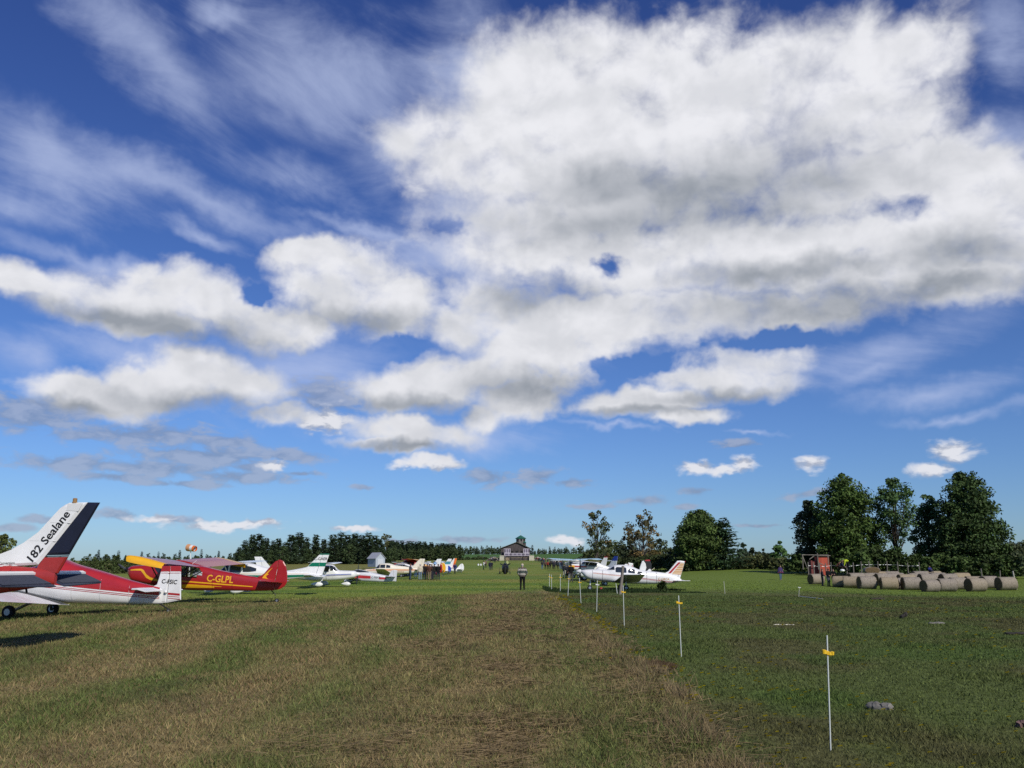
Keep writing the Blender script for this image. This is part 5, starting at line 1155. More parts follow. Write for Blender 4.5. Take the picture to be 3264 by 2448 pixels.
# balcony with lattice bays at both ends and a panelled rail
mb = MB(); mb.box((X_(905), -.9, Z_(578)), (X_(1150) - X_(665), 2.0, .35)); mb.build('balcony_floor', OLDWOOD, barn)
for a, b in ((657, 786), (1030, 1155)):
    w_ = X_(b) - X_(a); cx = X_((a + b) / 2); zt_, zb_ = Z_(437), Z_(520); mb = MB(); f_ = .16
    mb.box((cx, -1.8, zt_ - f_ / 2), (w_, .14, f_)); mb.box((cx, -1.8, zb_ + f_ / 2), (w_, .14, f_))
    for k in range(4): mb.box((cx - w_ / 2 + f_ / 2 + (w_ - f_) * k / 3, -1.8, (zt_ + zb_) / 2), (f_, .13, zt_ - zb_ - 2 * f_))
    wdw = mb.build('window', LILAC, barn); mb = MB()
    for k in range(3): mb.box((cx - w_ / 2 + f_ / 2 + (w_ - f_) * (k + .5) / 3, -1.76, (zt_ + zb_) / 2), ((w_ - f_) / 3 - f_, .05, zt_ - zb_ - 2 * f_ - .1))
    mb.build('pane', LILACD, wdw)
mb = MB(); w_ = X_(1150) - X_(668); cx = X_(909)
mb.box((cx, -1.8, Z_(524)), (w_, .14, .16)); mb.box((cx, -1.8, Z_(568)), (w_, .14, .16))
for k in range(7): mb.box((cx - w_ / 2 + .1 + (w_ - .2) * k / 6, -1.8, Z_(546)), (.2, .13, .8))
rail = mb.build('railing', LILAC, barn); mb = MB(); mb.box((cx, -1.76, Z_(546)), (w_ - .3, .05, .75)); mb.build('rail_panel', LILACD, rail)
for u in (815, 905, 1000):
    mb = MB(); mb.box((X_(u), -.03, Z_(500)), (1.1, .06, 1.0)); mb.build('opening', DARKIN, barn)
for u in (664, 790, 1026, 1150):
    mb = MB(); mb.box((X_(u), -1.78, (Z_(440) + Z_(640)) / 2), (.22, .2, Z_(440) - Z_(640))); mb.build('post', OLDWOOD, barn)
mb = MB(); mb.box((X_(900), -1.2, (Z_(594) + Z_(664)) / 2 - .4), (X_(1140) - X_(662), .5, Z_(594) - Z_(664) + .8)); mb.build('stone_base', STONEW, barn)
mb = MB(); mb.box((X_(960), -1.48, Z_(632)), (9.0, .1, 1.0)); mb.build('low_opening', OLDWOOD, barn)
for a, b in ((578, 662), (1140, 1235)):
    mb = MB(); mb.box((X_((a + b) / 2), -1.2, Z_(615) - .4), (X_(b) - X_(a), 3.0, Z_(566) - Z_(664) + .8)); mb.build('pier', CONC, barn)
# tower
TX, TY = X_(985), 9.0; k = (BY + TY) / BY; tw = (X_(1083) - X_(892)) * k; zt_, zb_ = Z_(243) * k, Z_(400) * k
mb = MB(); mb.rings([[(TX + tw / 2 * math.cos(a), TY + tw / 2 * math.sin(a), z) for a in np.arange(8) * math.pi / 4 + math.pi / 8] for z in (zb_ - 3, zt_)]); tow = mb.build('tower', shade_wood('grey_shingles', (.17, .16, .15)), barn)
mb = MB(); rr = (X_(1092) - X_(878)) * k / 2 * 1.06
mb.rings([[(TX + r * math.cos(a), TY + r * math.sin(a), z) for a in np.arange(8) * math.pi / 4 + math.pi / 8] for r, z in ((rr, zt_ - .1), (rr, zt_ + .1), (.03, Z_(178) * k))]); mb.build('tower_roof', ROOFG, tow)
for u in (930, 998, 1055):
    mb = MB(); mb.box((X_(u), TY - tw / 2 * (.96 if u == 998 else .80), Z_(272) * k), (.55, .4, .75), rz={930: -.78, 998: 0, 1055: .78}[u] * -1); mb.build('tower_window', DARKIN, tow)
mb = MB(); c = (X_(1062), TY - tw * .35, Z_(352) * k); mb.box(c, (1.1, .9, 1.4)); dm = mb.build('dormer', OLDWOOD, tow); mb = MB()
mb.rings([[(c[0] + r * x, c[1] + r * y, c[2] + z) for x, y in ((-1, -1), (1, -1), (1, 1), (-1, 1))] for r, z in ((.8, .7), (.05, 1.35))]); mb.build('dormer_roof', ROOFG, dm)
mb = MB(); mb.tube([(TX, TY, Z_(182) * k), (TX, TY, Z_(92) * k)], .05, 6); mb.box((TX - .25, TY, Z_(100) * k), (.6, .05, .3)); mb.build('weather_vane', pbr('pale_vane', (.55, .6, .6), .5), tow)
# rubble banks either side
def heap(name, label, pxs, py0, py1, Y, c, seed, n):
    rg = np.random.default_rng(seed); root = None; mb = MB(); x0, x1 = at(pxs[0], 1790, Y).x, at(pxs[1], 1790, Y).x; cx = (x0 + x1) / 2; bz_ = H(cx, Y)
    for i in range(n):
        t = rg.uniform(-1, 1); hmax = (at(0, py0, Y).z - at(0, py1, Y).z) * (1 - abs(t) ** 2.2); s = rg.uniform(.25, .6)
        M = Matrix.Rotation(rg.uniform(0, 3), 3, 'Z') @ Matrix.Rotation(rg.uniform(-.5, .5), 3, 'X')
        mb.ell((t * (x1 - x0) / 2, rg.uniform(-1.2, 1.2), rg.uniform(0, 1) * hmax), (s, s * rg.uniform(.5, 1), s * rg.uniform(.4, .8)), 6, 4, mi=int(rg.integers(0, 3)), M=M)
    o = mb.build(name, c); o.location = (cx, Y, H(cx, Y)); return tag(o, label, 'stone pile')
heap('stone_pile', 'low bank of stones and logs left of the barn pier', (1552, 1592), 1776, 1788, 385, [STONEW, OLDWOOD, pbr('pale_stone', (.36, .33, .29), .9)], 3, 110)
heap('stone_pile', 'low bank of stones right of the barn behind the crowd', (1702, 1726), 1777, 1787, 400, [STONEW, OLDWOOD, pbr('pale_stone', (.36, .33, .29), .9)], 4, 70)
for px, lab in ((1524.5, 'white marker bag on the slope, left one of the two'), (1532.6, 'white marker bag on the slope, right one of the two')):
    g_ = gnd(px, 245); mb = MB(); mb.lathe((0, 0, 0), (0, 0, 1), [(0, .2), (.15, .27), (.4, .24), (.5, .1), (.56, .12)], 10); o = sharp(mb.build('marker_bag', WHITE)); o.location = g_; tag(o, lab, 'bag', 'white marker bags on the slope')
# small grey shed behind the left row
SY = 215.0; sm = SY / FPX / 5.53; g_ = gnd(1212, SY); g_.z = at(1212, 1796, SY).z
shed = thing('shed', 'small pale grey shed with a metal roof below the pine clump', 'shed', g_, R(-18))
w_, d_, he, hr = 2.5, 3.8, 1.25, 2.45; V = [(-w_ / 2, 0, -.8), (w_ / 2, 0, -.8), (w_ / 2, 0, he), (0, 0, hr), (-w_ / 2, 0, he)]
SHEDW = pbr('pale_blue_boards', (.42, .47, .53), .7, var=.1); shed.rotation_euler.z = R(38)
mb = MB(); mb.add(V + [(x, d_, z) for x, _, z in V], [(0, 1, 2, 3, 4), (9, 8, 7, 6, 5), (0, 5, 6, 1), (1, 6, 7, 2), (4, 9, 5, 0), (2, 7, 8, 3), (3, 8, 9, 4)]); mb.build('wall', SHEDW, shed); mb = MB()
for sg in (-1, 1):
    V = [(0, -.25, hr + .03), (sg * w_ * .58, -.25, he - .2), (sg * w_ * .58, d_ + .25, he - .2), (0, d_ + .25, hr + .03)]; mb.add(V + [(x, y, z + .1) for x, y, z in V], [(0, 1, 2, 3), (7, 6, 5, 4), (0, 4, 5, 1), (1, 5, 6, 2), (2, 6, 7, 3), (3, 7, 4, 0)])
mb.build('roof', pbr('metal_roof', (.42, .43, .45), .5, var=.1), shed)
mb = MB(); mb.box((.0, -.04, .2), (1.5, .06, 1.7)); mb.build('door', pbr('shed_door', (.55, .58, .62), .6), shed)

# ------------------------------------------------------------------ red shed with timber frame, field fence
GREYW = shade_wood('grey_timber', (.19, .17, .145), 4.0)
FY = 121.0
def fz(px, py, Y): return at(px, py, Y)
g_ = gnd(2600, FY); RED_B = shade_wood('red_boards', (.40, .085, .055), 2.0)
rs_ = thing('red_shed', 'small red board shed under the tall trees', 'shed', g_); top = at(2600, 1772, FY).z - g_.z; x0, x1 = at(2604, 1800, FY).x - g_.x, at(2637, 1800, FY).x - g_.x; xl_ = at(2584, 1800, FY).x - g_.x
mb = MB(); mb.box(((x0 + x1) / 2, 0, top / 2 - .2), (x1 - x0, 1.6, top + .2)); mb.build('wall', RED_B, rs_)
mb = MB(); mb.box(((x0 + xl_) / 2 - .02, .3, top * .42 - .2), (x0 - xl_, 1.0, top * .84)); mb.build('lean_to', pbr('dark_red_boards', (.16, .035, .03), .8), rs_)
mb = MB(); mb.box(((x0 + x1) / 2, -.05, top + .03), (x1 - x0 + .3, 2.0, .1)); mb.build('roof', GREYW, rs_)
fr = thing('timber_frame', 'grey timber frame like a goal standing before the red shed', 'frame', gnd(2598, FY - 2.2)); o0 = fr.location
def P3(px, py, dy=0): v = at(px, py, FY - 2.2 + dy); return (v.x - o0.x, v.y - o0.y, v.z - o0.z)
for a, b, nm in (((2558, 1768), (2560, 1815), 'post'), ((2605, 1763), (2610, 1815), 'post'), ((2639, 1769), (2640, 1800), 'post'), ((2555, 1768.5), (2641, 1769.5), 'crossbar'), ((2558, 1772), (2574, 1813), 'brace'), ((2596, 1771), (2580, 1783), 'brace'), ((2611, 1794), (2634, 1806), 'brace')):
    mb = MB(); mb.tube([P3(*a), P3(*b)], .075 if nm == 'post' else .055, 7); mb.build(nm, GREYW, fr)
FG = 'wooden posts of the field fence behind the bales'
posts = [(2575, 1792, 1815), (2594, 1793, 1815), (2611, 1796, 1815), (2632, 1795, 1817), (2649, 1792, 1817), (2698, 1795, 1820), (2719, 1793, 1820), (2745, 1789, 1820), (2771, 1788, 1818), (2798, 1789, 1818), (2827, 1788, 1818), (2861, 1790, 1822), (2893, 1794, 1824), (2930, 1792, 1824), (3127, 1812, 1838), (3183, 1818, 1845)]
tops = []
for i, (px, t, b) in enumerate(posts):
    Y = 112.0 if px < 3000 else 98.0; g_ = gnd(px, Y); h = at(px, t, Y).z - g_.z; mb = MB(); rg = random.Random(i); lx = rg.uniform(-.06, .06)
    mb.tube([(0, 0, -.2), (lx * .5, 0, h * .5), (lx, rg.uniform(-.04, .04), h)], [.075, .07, .06], 7); o = mb.build('fence_post', GREYW); o.location = g_; tops.append(g_ + Vector((lx, 0, h * .82)))
    tag(o, 'grey wooden post of the field fence behind the bales', 'fence post', FG)
g_ = gnd(3232, 88); mb = MB(); h = at(3227, 1820, 88).z - g_.z; mb.tube([(0, 0, -.2), (-.18, 0, max(h, 1.2))], [.08, .065], 7); o = mb.build('fence_post', pbr('pale_post', (.45, .42, .35), .8, var=.2)); o.location = g_; tag(o, 'pale leaning post at the right end of the bales', 'fence post', FG)
mb = MB(); tape = MB()
for a, b in zip(tops[:13], tops[1:14]):
    m_ = (a + b) / 2 - Vector((0, 0, .07)); mb.tube([a, m_, b], .012, 4); rg = random.Random(int(a.x * 100))
    for k in range(3):
        q = a.lerp(b, rg.uniform(.05, .95)) - Vector((0, 0, .05)); L = rg.uniform(.10, .3); tape.box(q, (L, .015, .04), rx=rg.uniform(-.4, .4), ry=rg.uniform(-.2, .2))
wr = thing('fence_wire', 'fence wire strung with white tape behind the bales', 'wire', tops[0]); M0 = Vector(wr.location)
for m_, nm, mt in ((mb, 'wire', ALU), (tape, 'tape', WHITE)):
    m_.v = [tuple(Vector(v) - M0) for v in m_.v]; m_.build(nm, mt, wr)

# ------------------------------------------------------------------ hay bales
HAY = bpy.data.materials.new('bale_side'); HAY.use_nodes = True; g = NT(HAY.node_tree); b = g.n['Principled BSDF']; t_ = g.add('ShaderNodeTexCoord')
n1_ = g.noise(g.vm('MULTIPLY', t_.outputs['Object'], (14, 3, 3)), 1.6, 6, .7); n2_ = g.noise(t_.outputs['Object'], 1.3, 4, .6); rnd = g.add('ShaderNodeObjectInfo').outputs['Random']
cA = g.mix(g.sstep(n1_, .3, .7), (.175, .15, .12), (.38, .33, .265)); cA = g.mix(g.m('MULTIPLY', g.sstep(n2_, .45, .7), .55), cA, (.14, .118, .095)); cA = g.mix(g.m('MULTIPLY', g.sstep(rnd, .6, .95), .4), cA, (.42, .32, .15))
g.put(b.inputs['Base Color'], cA); b.inputs['Roughness'].default_value = .95; b.inputs['Specular IOR Level'].default_value = .1; bp = g.add('ShaderNodeBump', None, {'Strength': .6, 'Distance': .05, 'Height': n1_}); g.put(b.inputs['Normal'], bp.outputs[0])
HAYE = bpy.data.materials.new('bale_end'); HAYE.use_nodes = True; g = NT(HAYE.node_tree); b = g.n['Principled BSDF']; t_ = g.add('ShaderNodeTexCoord'); q = g.add('ShaderNodeSeparateXYZ', None, {0: t_.outputs['Object']})
rad_ = g.m('SQRT', g.m('ADD', g.m('MULTIPLY', q.outputs[1], q.outputs[1]), g.m('MULTIPLY', g.m('SUBTRACT', q.outputs[2], .62), g.m('SUBTRACT', q.outputs[2], .62))))
wv_ = g.m('SINE', g.m('ADD', g.m('MULTIPLY', rad_, 60.0), g.m('MULTIPLY', g.noise(t_.outputs['Object'], 5, 4, .6), 8.0)))
g.put(b.inputs['Base Color'], g.mix(g.sstep(wv_, -.6, .9), (.085, .058, .030), (.22, .16, .085))); b.inputs['Roughness'].default_value = .95; b.inputs['Specular IOR Level'].default_value = .1
def bale_meshes(seed):
    rg = np.random.default_rng(seed); n = 30; L = 1.5; r = .62; rs = []
    for i, (x, k) in enumerate(((-.5, .93), (-.485, .985), (-.46, 1.0), (-.3, 1.0), (-.1, 1.01), (.1, 1.0), (.3, 1.01), (.46, 1.0), (.485, .985), (.5, .93))):
        rs.append([(x * L + rg.normal(0, .008), r * k * (1 + rg.normal(0, .010)) * math.cos(a) * 1.03, max(0.0, r * .97 + r * k * (1 + rg.normal(0, .010)) * math.sin(a) * .97)) for a in np.linspace(0, 2 * math.pi, n + 1)[:-1]])
    mb = MB(); mb.rings(rs, cap=False); ends = []
    for sg, ring in ((-1, rs[0]), (1, rs[-1])):
        e = MB(); rr_ = [[(p_[0] + sg * .03 * (1 - f ** 2) + rg.normal(0, .006), p_[1] * f, .60 + (p_[2] - .60) * f) for p_ in ring] for f in (1.0, .8, .55, .3, .05)]; e.rings(rr_, cap=True); ends.append(e)
    fr_ = MB()                       # ragged straw round the rims
    for ring, sg in ((rs[0], -1), (rs[-1], 1)):
        for k in range(70):
            p_ = Vector(ring[int(rg.integers(0, n))]); d_ = Vector((sg * rg.uniform(.02, .09), p_.y * rg.uniform(0, .12), (p_.z - .6) * rg.uniform(0, .12) + rg.normal(0, .03))); w_ = Vector((0, rg.normal(0, .012), rg.normal(0, .012)))
            fr_.add([p_ - w_, p_ + w_, p_ + d_], [(0, 1, 2)])
    return mb, ends, fr_
BG = 'round hay bales set in rows on the right'
bp_ = []
for s_ in range(4):
    mb, ends, fr_ = bale_meshes(600 + s_); r_ = thing('hay_bale', 'round hay bale', 'hay bale', (0, 0, 0), 0, BG); sharp(mb.build('net_wrap', HAY, r_), 60)
    for e in ends: sharp(e.build('end_face', HAYE, r_), 60)
    fr_.build('straw_rim', HAYE, r_); bp_.append([r_, False])
BALES = [ # px of the middle, distance, turn, scale, label
 (2598, 97, 8, 1.0, 'darkest weathered bale at the left end, left of the standing trio'), (2676, 91, -24, 1.0, 'grey bale just right of the standing trio'), (2708, 89.5, -24, 1.0, 'bale beside the bent man, third from the left in front'),
 (2758, 87, 4, 1.08, 'front bale with its brown left end in full view'), (2828, 86, 2, 1.05, 'pale front bale with a clean wrapped side, centre of the front line'), (2868, 87.6, 3, 1.0, 'bale mostly hidden between two wrapped front bales'), (2898, 85.5, 3, 1.1, 'large grey front bale left of the yellow one'),
 (2958, 81, 4, .97, 'smallest and yellowest bale standing farthest forward'), (3010, 83.2, 3, 1.06, 'tan bale touching the right side of the yellow one'), (3046, 88, -4, 1.05, 'greyish bale in shade behind the tan front bale'),
 (3103, 84, 6, 1.1, 'tan bale with loose torn wrap, standing alone in front'), (3098, 91, 2, 1.05, 'bale behind the one with torn wrap, its black end showing'), (3146, 90, 4, 1.1, 'grey bale with a brown rim next to the last one'), (3200, 86.5, 6, 1.12, 'last bale at the right end with a black left end')]
BACK = [(2725, 96, 4), (2770, 97, -3), (2812, 96, 3), (2852, 97, 6), (2884, 94, 0), (2918, 97, -4), (2950, 95, 3), (2985, 97.5, 2), (3018, 95, 5), (3060, 97, -2), (2796, 101, 2), (2838, 102, 4), (2930, 102, 0), (2972, 103, 3)]
for i, (px, Y, dg_, k, lab) in enumerate(BALES):
    pr_ = bp_[i % 4]; o = pr_[0] if not pr_[1] else copy_tree(pr_[0]); pr_[1] = True; g_ = gnd(px, Y); o.location = g_ - Vector((0, 0, .04)); o.rotation_euler = (0, 0, R(dg_ + [7, -9, 4, -3, -12, 16, -7, 9, -5, 12, 3, -10, 6, -2][i])); k *= .94; o.scale = (k, k, k); o['label'] = lab
for i, (px, Y, dg_) in enumerate(BACK):
    o = copy_tree(bp_[i % 4][0]); g_ = gnd(px, Y); o.location = g_ - Vector((0, 0, .04)); o.rotation_euler = (0, 0, R(dg_)); o.scale = (1.05, 1.05, 1.1); o['label'] = 'grey bale in the back rows, only its top showing'
o = copy_tree(bp_[1][0]); g_ = gnd(2776, 98.5); o.location = g_ + Vector((0, 0, 1.12)); o.rotation_euler = (R(0), 0, R(80)); o.scale = (.9, 1.25, .62); o['label'] = 'sagging bale lying on top of the back row'

# ------------------------------------------------------------------ electric fence stakes
ST_W = pbr('white_fibreglass', (.62, .66, .62), .5); INS = pbr('yellow_insulator', (.80, .50, .02), .45)
SG = 'thin white electric fence stakes along the strip'
def stake(px_b, py_b, px_t, py_t, ins_f, label, ins_mat=None, mat=None):
    g_ = hit(px_b, py_b); t = at(px_t, py_t, g_.y); d_ = t - g_; r = thing('fence_stake', label, 'fence stake', g_, 0, SG)
    mb = MB(); rr = .0055 + .00016 * g_.y; mb.tube([-d_.normalized() * .15, d_], rr, 8); sharp(mb.build('stake', mat or ST_W, r))
    if ins_f:
        c = d_ * ins_f; mb = MB(); s = .62 + .010 * g_.y
        mb.lathe(c - Vector((0, 0, .022)), (0, 0, 1), [(0, .010), (.004, .018), (.036, .018), (.040, .010)], 10)
        mb.box(c + Vector((.038 * s, -.005, -.006)), (.05 * s, .03, .028)); mb.box(c + Vector((-.034 * s, -.005, .008)), (.045 * s, .028, .034)); mb.lathe(c + Vector((.06 * s, -.005, -.02)), (0, 0, 1), [(0, .018), (.03, .022), (.034, .01)], 8); mb.lathe(c + Vector((-.052 * s, -.005, -.008)), (0, 0, 1), [(0, .016), (.036, .02), (.04, .01)], 8)
        mb.build('insulator', ins_mat or INS, r)
    return r
stake(2648, 2394, 2636, 2025, .845, 'tallest white stake in the right foreground with a yellow insulator')
stake(2172, 2098, 2163, 1898, .88, 'second nearest white stake with a yellow insulator near its top')
stake(1990, 2001, 1986, 1866, .84, 'white stake with a yellow insulator before the white aeroplane wing')
stake(1902, 1950, 1904, 1850, .86, 'white stake with a pale insulator before the aeroplane nose', WHITE)
stake(1852, 1924, 1847, 1842, .82, 'stake leaning slightly left with a yellow insulator below the nose wheel')
stake(1810, 1901, 1814, 1831, .80, 'stake leaning right in front of the man in the black shirt')
stake(1786, 1888, 1786, 1830, .82, 'fourth stake from the far end of the line')
stake(1758.5, 1881.5, 1757.5, 1832, .80, 'second stake from the far end of the line')
stake(1751, 1877, 1751.5, 1829, .80, 'farthest stake of the line')
stake(2311, 1893, 2307, 1852, 0, 'single thin stake standing alone in the mid pasture right of the aeroplane', None, pbr('old_stake', (.5, .5, .42), .6))
stake(2546, 1903, 2548, 1871, .95, 'short stake at the end of the fallen white pole', WHITE, pbr('old_stake', (.5, .5, .42), .6))
# leaning old wooden post before the white aeroplane
g_ = gnd(1973, 54.5); t = at(1986, 1804, 54.5); mb = MB(); mb.tube([Vector((0, 0, -.2)), (t - g_) * .5 + Vector((.02, 0, 0)), t - g_], [.10, .095, .085], 9); o = sharp(mb.build('wooden_post', GREYW), 50); o.location = g_; tag(o, 'thick grey leaning wooden post before the white aeroplane wing', 'post')
g_ = gnd(1966, 56); mb = MB(); mb.tube([(0, 0, -.1), (-.08, 0, .62)], .02, 6); o = mb.build('thin_post', ST_W); o.location = g_; tag(o, 'short thin stick left of the thick leaning post', 'post')

# ------------------------------------------------------------------ things lying in the pasture
def lump(name, label, cat, px, py, size, rz, mat, seed, tilt=0.0):
    rg = np.random.default_rng(seed); g_ = hit(px, py); rs = []; n = 14
    for i, x in enumerate(np.linspace(-.5, .5, 12)):
        k = (1 - abs(2 * x) ** 5 * .35) * rg.uniform(.85, 1.1); oy, oz = rg.normal(0, .04, 2)
        rs.append([(x * size[0] + rg.normal(0, .012), size[1] / 2 * k * math.cos(a) * (1 + rg.normal(0, .10)) + oy * size[1], size[2] * (.46 + .5 * k * math.sin(a) * (1 + rg.normal(0, .10)) + oz + tilt * (x + .5))) for a in np.linspace(0, 2 * math.pi, n + 1)[:-1]])
    mb = MB(); mb.rings(rs); o = sharp(mb.build(name, mat), 35); o.location = g_ - Vector((0, 0, .02)); o.rotation_euler = (0, 0, rz); return tag(o, label, cat)
LOGG = shade_wood('grey_driftwood', (.21, .20, .18), 7.0, (.5, 2, 2)); LOGD = shade_wood('dark_wood', (.05, .045, .04), 6.0, (1, 1, 1)); 
lump('log', 'grey weathered log piece lying in the pasture right of the nearest stake', 'log', 2805, 2262, (.27, .11, .12), R(-30), LOGG, 1)
lump('stump', 'small dark stump sticking up in the pasture below the bales', 'stump', 2882, 1972, (.24, .13, .14), R(18), LOGD, 2, .9)
lump('log', 'flat grey-brown log lying right of the dark stump', 'log', 2986, 1990, (.44, .14, .09), R(-6), LOGG, 3)
lump('branch', 'grey broken branch lying by the right edge', 'branch', 3250, 2022, (.7, .22, .08), R(-4), LOGD, 4)
lump('stone', 'pinkish stone cut by the right edge of the pasture', 'stone', 3262, 2318, (.12, .10, .10), 0, pbr('pink_stone', (.20, .12, .10), .85, var=.3), 5)
g_ = hit(2095, 2130); nb_ = 1600; ra = np.random.default_rng(66); aa, qq = ra.uniform(0, 6.28, nb_), np.sqrt(ra.uniform(0, 1, nb_)); X, Y = .30 * qq * np.cos(aa), .22 * qq * np.sin(aa)
hb = .17 * (1 - .6 * qq) * ra.uniform(.4, 1.2, nb_); V = np.empty((nb_, 3, 3)); V[:, 0] = np.stack([X - .007, Y, 0 * X - .01], -1); V[:, 1] = np.stack([X + .007, Y, 0 * X - .01], -1); V[:, 2] = np.stack([X + ra.normal(0, .07, nb_), Y + ra.normal(0, .06, nb_), hb], -1)
o = fast_mesh('hay_clump', V.reshape(-1, 3), np.arange(nb_ * 3).reshape(-1, 3), 3, np.repeat(np.array((.12, .075, .04)) * ra.uniform(.4, 1.4, (nb_, 1)), 3, axis=0), M_BLADE); o.location = g_; tag(o, 'dark brown clump of old hay on the bank beside the second stake', 'hay')
lump('soil_mound', 'low dark mound of earth in front of the bales', 'mound', 2797, 1912, (.7, .4, .13), 0, pbr('earth', (.045, .035, .022), .95, var=.4, scale=9), 7)
lump('white_stick', 'pale bare stick lying in the mid pasture', 'stick', 2498, 1992, (.62, .04, .045), R(2), pbr('bare_wood', (.66, .62, .50), .7), 8)
a, b = hit(2550, 1904), hit(2622, 1911); mb = MB(); mb.tube([Vector((0, 0, .05)), (b - a) * .5 + Vector((0, 0, .04)), (b - a) + Vector((0, 0, .03))], .022, 7); o = mb.build('fallen_pole', pbr('bare_wood', (.66, .62, .50), .7)); o.location = a; tag(o, 'white pole fallen in the grass by the short stake', 'pole')

# ------------------------------------------------------------------ windsock
g_ = gnd(605, 100); wsk = thing('windsock', 'orange and white windsock on a pole above the crimson wing', 'windsock', g_); zt_ = at(605, 1747, 100).z - g_.z
mb = MB(); mb.tube([(0, 0, -.2), (0, 0, zt_ + .35)], [.06, .04], 8); mb.build('pole', WHITE, wsk); d_ = Vector((.88, -.42, -.12)).normalized()
for k, (a, b, r0, r1, m_) in enumerate(((0, .5, .40, .36, pbr('faded_orange', (.62, .30, .14), .8)), (.5, .85, .36, .33, WHITE), (.85, 1.1, .33, .3, ORANGE))):
    mb = MB(); c = Vector((0, 0, zt_)); mb.lathe(c - d_ * .45, d_, [(a, r0), ((a + b) / 2, (r0 + r1) / 2 * 1.02), (b, r1), (b, r1 - .02), (a, r0 - .02)], 16, cap=False); mb.build('sock_band', m_, wsk)

# ------------------------------------------------------------------ gyrocopter on the runway
g_ = gnd(1610.5, 150); gy = thing('gyrocopter', 'black gyrocopter seen from behind on the runway', 'gyrocopter', g_); u = 150 / FPX / 6.144
def GX(a, b, y=0): return ((a - 680) * u, y, (918 - b) * u)
mb = MB(); c = GX(680, 812); mb.ell((c[0], .9, c[2]), (.58, 1.5, .92), 18, 12); sharp(mb.build('pod', BLACKP, gy))
mb = MB(); mb.ell((0, -.3, c[2] + .1), (.36, .5, .5), 12, 8); sharp(mb.build('engine', DARKM, gy))
for a in (R(152), R(28), R(-90)):
    mb = MB(); d_ = Vector((math.cos(a), 0, math.sin(a))); ctr = Vector(GX(680, 772, -.9)); rs = []
    q = d_.cross(Vector((0, 1, 0)))
    for t, k in ((.05, .06), (.3, .10), (.7, .10), (.95, .06)): rs.append([ctr + d_ * t * .95 * 1.1 + q * k + Vector((0, .02, 0)), ctr + d_ * t * 1.045 - q * k + Vector((0, .02, 0)), ctr + d_ * t * 1.045 - q * k - Vector((0, .02, 0)), ctr + d_ * t * 1.045 + q * k - Vector((0, .02, 0))])
    mb.rings(rs); mb.build('propeller_blade', BLACKP, gy)
mb = MB(); mb.tube([(0, .2, c[2]), GX(674, 590)], [.09, .06], 8); mast = mb.build('mast', pbr('grey_mast', (.10, .13, .15), .5), gy)
mb = MB(); rc = Vector(GX(673, 600)); mb.box(rc + Vector((-1.35, 2.2, .15)), (.16, 5.4, .03), rz=.55); mb.box(rc + Vector((1.35, -2.2, .0)), (.16, 5.4, .03), rz=.55); mb.build('rotor', pbr('grey_rotor', (.35, .36, .36), .5), gy)
for a in (568, 768):
    mb = MB(); mb.box(GX(a, 845, -1.3), (.05, .5, .95)); mb.build('tail_fin', DARKM, gy); mb = MB(); mb.tube([GX(a, 870, -1.3), (GX(a, 0)[0] * .5, .3, .45)], .03, 6); mb.build('tail_boom', DARKM, gy)
for a in (574, 772):
    mb = MB(); mb.tube([(0, .6, .55), GX(a, 900, .6)], .04, 6); mb.build('gear_leg', DARKM, gy); mb = MB(); mb.lathe((GX(a, 0)[0] - .07, .6, .2), (1, 0, 0), [(0, .1), (0, .17), (.03, .2), (.11, .2), (.14, .17), (.14, .1)], 14); mb.build('wheel', TYRE, gy)
mb = MB(); mb.lathe((-.08, -1.2, .13), (1, 0, 0), [(0, .05), (0, .11), (.03, .13), (.12, .13), (.16, .11), (.16, .05)], 12); mb.build('tail_wheel', TYRE, gy)
mb = MB(); mb.tube([(0, -.2, .4), (0, -1.2, .2)], .05, 6); mb.build('keel', DARKM, gy)

